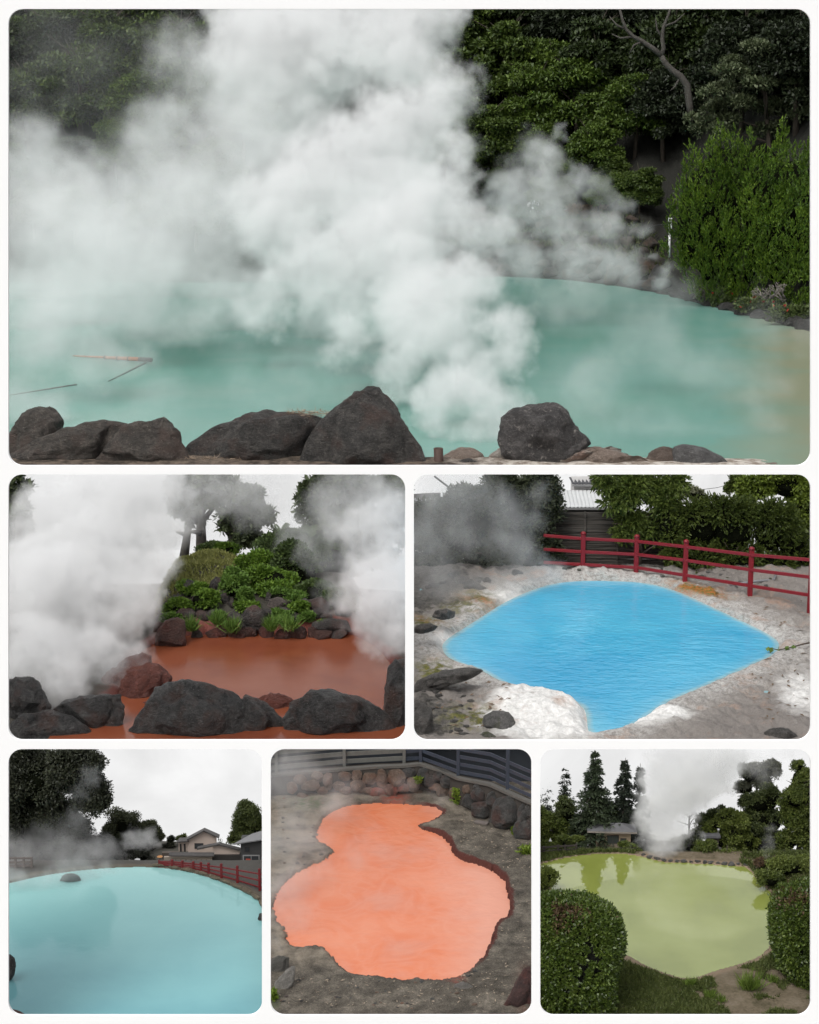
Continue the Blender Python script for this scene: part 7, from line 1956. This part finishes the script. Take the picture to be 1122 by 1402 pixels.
    def conifer(label, x, ytop, ybase, wpx, D, mat, tiers, seed, low=.12, droop=.25, dens=1.0, name='conifer_tree'):
        b = at(*q(x, ybase), D); tp = at(*q(x, ytop), D); b[2] = min(b[2], BRh(b[0], D)); Ht = tp[2] - b[2]; s = mpp(tp) / 2.9
        rr = np.random.default_rng(seed); t = thing(name, label, 'tree', b)
        mb = MB(); mb.tube([b, b + [0, 0, Ht * .5], b + [0, 0, Ht]], [Ht * .022, Ht * .014, .01], 7)
        P, T_, NN, L = [], [], [], []
        for k in range(tiers):
            f = low + (1 - low) * (k + rr.uniform(-.3, .3)) / tiers; f = min(max(f, low), .985)
            R_ = wpx * s * (1 - f) ** .8 * rr.uniform(.75, 1.15) + .04
            nb = int(6 + 7 * (1 - f))
            for j in range(nb):
                az = rr.uniform(0, 6.28); Rb = R_ * rr.uniform(.7, 1.12)
                d = np.array([math.cos(az), math.sin(az), 0]); m_ = int((10 + 60 * Rb) * dens)
                u = rr.random(m_) ** .8
                zz = f * Ht + Rb * (.22 * u - droop * 1.6 * u ** 2)
                side = np.array([-d[1], d[0], 0]); wv = rr.normal(size=m_) * .20 * Rb * (1.0 - .6 * u) * (u + .15)
                pts = b + d * (u * Rb)[:, None] + side * wv[:, None]; pts[:, 2] = b[2] + zz + rr.normal(size=m_) * .03
                P.append(pts); T_.append(np.tile(d * .7, (m_, 1)) + side * np.sign(wv)[:, None] * .6 + rr.normal(size=(m_, 3)) * .35 + [0, 0, -.25]); NN.append(rr.normal(size=(m_, 3)) * .4 + [0, 0, 1]); L.append(rr.uniform(.1, .2, m_))
                if Rb > .5 and j % 2 == 0: mb.tube([b + [0, 0, f * Ht], b + [0, 0, f * Ht + Rb * .1] + d * Rb * .45, b + [0, 0, f * Ht - droop * Rb * .5] + d * Rb * .85], [.022, .014, .006], 4)
        mb.build('trunk', bark, t, True)
        lv = Leaves(); L = np.concatenate(L); lv.add(np.concatenate(P), np.concatenate(T_), np.concatenate(NN), L, L * .4, kp); lv.build('crown', mat, t)
    conifer('tallest layered cedar standing left of the beige pavilion', 226, 40, 400, 140, 77.4, cn, 30, 1, .22, .22, 1.5)
    conifer('slender dark fir right of the tallest cedar', 344, 66, 400, 96, 78.0, cn2, 26, 2, .15, .3, 1.4)
    conifer('dark fir beside the steam, its foot hidden', 403, 88, 400, 80, 78.4, cn2, 20, 3, .2, .3, 1.3)
    conifer('dark pointed fir third from the left edge', 106, 98, 400, 88, 78.6, cn2, 24, 4, .2, .3, 1.3)
    conifer('dark pointed fir second from the left edge', 72, 124, 400, 76, 78.8, cn2, 22, 5, .2, .3, 1.3)
    conifer('dark pointed fir at the left edge', 34, 124, 400, 84, 78.5, cn2, 22, 6, .2, .3, 1.3)
    conifer('short dark fir filling the gap at the far left', 8, 140, 400, 84, 78.4, cn2, 20, 7, .2, .3, 1.3)
    def tr(name, lab, base, blobs, mat, n, size, seed, D, r0=.1, **kw):
        X, Y = q(*base); b = gpt(X, D); leafy_tree(name, lab, 'tree', b, [(q(x, y)[0], q(x, y)[1], rx / 2.9, ry / 2.9, D + dd) for x, y, rx, ry, dd in blobs], mat, n, size, seed, kp, bark, None, r0, 8, **kw)
    tr('broadleaf_tree', 'rounded mid green tree under the firs at the far left', (60, 400), [(50, 320, 46, 40, 0), (95, 335, 40, 36, 0), (30, 360, 40, 34, 0), (15, 300, 30, 40, 0), (70, 380, 60, 30, 0), (20, 390, 40, 30, 0)], md, 6500, .11, 21, 77.6)
    tr('broadleaf_tree', 'bushy dark green tree left of the tallest cedar', (130, 400), [(120, 290, 46, 50, 0), (155, 330, 40, 40, 0), (130, 360, 50, 30, 0), (170, 380, 50, 30, 0), (110, 250, 36, 40, 0)], dk, 6500, .11, 22, 77.8)
    tr('broadleaf_tree', 'dark leafy tree filling the space right of the tallest cedar', (310, 400), [(290, 280, 46, 40, 0), (330, 320, 40, 30, 0), (270, 330, 30, 20, 0)], dk, 5000, .11, 23, 78.2)
    tr('broadleaf_tree', 'tall broadleaf tree reaching the top right corner', (1040, 440), [(1050, 150, 50, 60, 0), (1030, 220, 56, 60, -.2), (1075, 260, 50, 70, 0), (1020, 320, 60, 60, 0), (1065, 380, 60, 60, 0), (1000, 260, 40, 40, 0), (1000, 400, 50, 50, 0), (1085, 430, 40, 40, 0), (1085, 200, 40, 80, 0), (1040, 100, 30, 24, 0)], md, 20000, .115, 24, 75.8, .14)
    tr('broadleaf_tree', 'rounded tree at the right behind the thin wisp of steam', (890, 430), [(880, 250, 60, 50, 0), (830, 240, 40, 30, 0), (930, 230, 50, 60, 0), (880, 310, 70, 50, 0), (940, 320, 50, 60, 0), (850, 350, 60, 60, 0), (920, 420, 60, 40, 0), (850, 430, 60, 30, 0), (960, 400, 50, 50, 0), (890, 390, 60, 50, 0)], dk, 19000, .115, 25, 77.0, .14)
    tr('broadleaf_tree', 'light green spreading tree right of the steam at the far shore', (770, 430), [(760, 300, 50, 30, 0), (720, 330, 44, 26, 0), (800, 320, 50, 36, 0), (690, 355, 36, 22, 0), (780, 370, 60, 40, 0), (830, 400, 50, 40, 0), (740, 400, 50, 36, 0)], yl, 13000, .11, 26, 76.4, .11)
    tr('misty_tree', 'tree top lost in steam at the upper right', (860, 430), [(850, 130, 50, 50, 0), (890, 160, 50, 40, 0), (830, 190, 40, 30, 0), (930, 110, 40, 40, 0)], leaf_mat('misty_leaves', (0.04, 0.045, 0.03), (0.08, 0.085, 0.055), (0.13, 0.135, 0.09), .8, .2), 8000, .11, 27, 78.6, .1)
    tr('dark_tree', 'dark twiggy tree showing through the right side of the steam', (600, 440), [(600, 410, 44, 40, 0), (560, 420, 40, 36, 0), (650, 370, 36, 34, 0), (670, 320, 40, 30, 0), (700, 300, 30, 26, 0), (735, 275, 20, 22, 0)], dk, 6000, .11, 28, 76.8, .08)
    # small dark shelter in the trees
    b = at(*q(700, 420), 76.0); t = thing('dark_shelter', 'small dark shelter half hidden under the light green tree', 'shelter', b)
    px_box(MB(), 675, 385, 725, 430, 75.9, .3).build('wall', wf, t); px_box(MB(), 668, 378, 732, 386, 75.75, .6).build('roof', rt, t)
    # dark bank stones at the foot of the steam
    ds = rock_mat('vent_stone', (0.05, 0.045, 0.04), (0.16, 0.15, 0.14), None, 2.5, .8, .03)
    for i, x in enumerate(np.arange(425, 850, 27)):
        g_ = gnd(*q(x, np.interp(x, [420, 500, 600, 700, 840], [458, 482, 485, 490, 500])), z); w_ = r.uniform(.22, .42)
        boulder('shore_stone', 'small dark stone along the far shore of the green spring', g_ + [0, .12, .05], (w_, w_ * .8, w_ * .6), ds, 1200 + i, 'rock', 'stones along the far shore of the green spring', 3)
    sky_sheet('BR', 79.6, 734.5, 1134, 1018.5, 1230, -4)
BR_scene()
def BR_steam():
    cut = [edge_plane((0, 1018.5), (1122, 1018.5), (300, 1200)), edge_plane((735, 1020), (735, 1390), (900, 1200))]
    q = lambda x, y, r, D: (735 + x / 2.9, 1015 + y / 2.9, r / 2.9, D)
    steam('steam', 'tall white column of steam rising from the far shore of the green spring',
          [q(*p) for p in ((530, 470, 34, 74.2), (480, 455, 50, 74.3), (450, 420, 56, 74.7), (500, 400, 60, 74.8), (430, 350, 55, 75.2), (500, 320, 80, 75.4), (560, 360, 50, 75.0), (450, 270, 75, 75.6), (560, 270, 80, 75.6), (500, 200, 100, 75.8), (600, 190, 90, 75.8), (440, 190, 55, 75.8), (660, 130, 80, 76), (560, 110, 100, 76), (480, 120, 70, 76), (690, 60, 80, 76.2), (600, 40, 90, 76.2), (520, 50, 70, 76.2), (590, 470, 26, 74.5), (750, 90, 60, 76.2), (620, 300, 45, 75.5), (660, 220, 70, 75.8), (720, 160, 70, 76), (600, 240, 70, 75.8), (790, 50, 60, 76.2), (640, 380, 34, 75.0), (760, 190, 40, 76))],
          1.2, SM, 1.9, 34, .6, .62, .6, cut, 80, 21, 6, .6, floor=ZB)
    steam('steam', 'grey steam drifting over the tree tops at the upper right',
          [q(*p) for p in ((830, 110, 50, 76), (880, 70, 60, 76), (950, 60, 55, 76), (900, 130, 50, 76), (1010, 50, 50, 75.2), (850, 50, 50, 76), (970, 130, 36, 75.6), (800, 60, 45, 76.1))],
          0.4, SM, 2.2, 34, .5, .45, 1.0, cut, 50, 22, 5, .5)
    steam('steam', 'thin wisp of steam rising by the right-hand trees of the green spring',
          [q(*p) for p in ((912, 470, 24, 73.0), (918, 430, 28, 73.2), (925, 390, 28, 73.6), (935, 350, 26, 74.0), (610, 450, 26, 74.6), (615, 410, 20, 74.8), (622, 380, 16, 74.8))],
          0.5, SM, 2.2, 22, .5, .45, .9, cut, 40, 23, 4, .5, floor=ZB)
# ================================================================ steam
SM = steam_mat('steam_vapour', (0.957, 0.96, 0.96))
def T_steam():
    cuts = [edge_plane((0, 643), (1122, 643), (500, 300))]
    # the bright column from the vent in front, rolling up and left
    steam('steam', 'dense white steam billowing from the turquoise spring',
          [(700, 600, 34, 140), (655, 600, 40, 140), (610, 590, 40, 141), (690, 560, 42, 142), (640, 540, 50, 144), (655, 505, 56, 148), (700, 480, 34, 150), (690, 440, 36, 153), (590, 545, 46, 146), (600, 450, 85, 160), (560, 400, 75, 166), (655, 380, 50, 165), (660, 310, 48, 176), (540, 320, 110, 177), (470, 240, 110, 192), (610, 260, 60, 187), (560, 185, 85, 200), (608, 125, 50, 206), (590, 30, 50, 215), (635, 20, 22, 217), (560, 70, 50, 210), (520, 60, 85, 217), (420, 60, 100, 227), (440, 370, 80, 174), (380, 300, 80, 187), (630, 200, 36, 192), (480, 460, 46, 165), (360, 420, 46, 180), (330, 60, 70, 232), (540, 500, 40, 156)],
          0.31, SM, 2.4, 52, 0.55, 0.68, 0.65, cuts, 180, 1.0, 6, 0.6, floor=ZT)
    # the broad softer cloud over the left of the water
    steam('steam', 'soft grey steam drifting over the left of the turquoise spring',
          [(60, 330, 120, 190), (150, 380, 100, 180), (250, 330, 120, 190), (330, 240, 120, 205), (210, 230, 90, 215), (60, 250, 90, 225), (60, 450, 90, 160), (40, 550, 60, 148), (360, 150, 90, 220), (370, 40, 70, 240), (220, 160, 60, 228), (150, 480, 60, 160), (290, 420, 60, 180), (400, 120, 100, 227), (130, 300, 100, 202), (200, 400, 70, 205), (330, 400, 70, 215), (60, 400, 80, 215), (430, 430, 60, 205), (130, 410, 70, 220), (240, 80, 50, 236), (300, 100, 70, 232), (100, 600, 40, 141), (40, 200, 60, 232)],
          0.11, SM, 3.0, 75, 0.55, 0.55, 0.8, cuts, 150, 2.0, 6, 0.6, floor=ZT)
    steam('steam', 'thin veil of steam over the trees at the upper left',
          [(60, 40, 70, 245), (150, 60, 70, 242), (230, 100, 70, 238), (120, 150, 80, 236), (30, 120, 60, 240), (200, 180, 70, 232), (250, 30, 60, 245), (20, 20, 40, 246)],
          0.015, SM, 4.0, 70, 0.6, 0.5, 1.0, cuts, 60, 10.0, 5, 0.5)
    steam('steam', 'low bank of steam hiding the far shore at the left of the turquoise spring',
          [(20, 385, 45, 250), (90, 385, 45, 250), (160, 385, 45, 250), (230, 385, 45, 250), (300, 385, 45, 250), (370, 385, 45, 250), (440, 385, 45, 250), (510, 385, 45, 250), (580, 380, 40, 250), (640, 375, 34, 250)],
          0.2, SM, 4.5, 60, 0.5, 0.4, 0.9, cuts, 50, 9.0, 4, 0.4, floor=ZT)
    # thinner plume over the stone bank
    steam('steam', 'thin grey steam curling over the stone bank to the right',
          [(735, 205, 34, 225), (700, 250, 36, 220), (750, 250, 40, 222), (690, 310, 40, 212), (820, 255, 28, 228), (850, 280, 24, 226), (880, 312, 18, 222), (900, 345, 11, 219), (770, 300, 40, 220), (830, 310, 34, 222), (720, 350, 40, 214), (790, 355, 46, 216), (850, 362, 40, 216), (740, 300, 40, 222), (690, 280, 36, 220), (905, 380, 22, 208), (765, 190, 16, 232), (800, 240, 26, 228)],
          0.2, SM, 2.6, 40, 0.55, 0.55, 0.8, cuts, 90, 3.0, 6, 0.6, floor=ZT)
    # mist lying on the water
    steam('steam', 'faint mist lying on the turquoise water',
          [(820, 520, 80, 150), (900, 470, 90, 165), (1000, 500, 70, 155), (780, 440, 70, 172), (870, 590, 60, 142), (960, 590, 60, 142), (380, 520, 90, 152), (500, 520, 80, 150), (250, 560, 70, 145), (1040, 440, 50, 175), (1090, 480, 40, 165), (690, 400, 60, 190), (180, 560, 50, 143), (760, 385, 50, 205), (840, 395, 50, 200), (920, 415, 45, 190), (1060, 560, 60, 142)],
          0.045, SM, 5, 120, 0.6, 0.4, 0.9, cuts, 60, 4.0, 4, 0.5, floor=ZT)
T_steam()
ML_steam()
MR_steam()
BL_steam()
BM_steam()
BR_steam()
# ================================================================ the land the terraces stand on
def land():
    V = [(-1500, -200, -1.6), (1500, -200, -1.6), (1500, 2500, -1.6), (-1500, 2500, -1.6)]
    tag(link('ground', mesh_py('ground', V, [(0, 1, 2, 3)]), simple('bare_earth', (0.10, 0.095, 0.08), .95, .3, .2, .5, .2)), None, None, None, 'structure')
land()
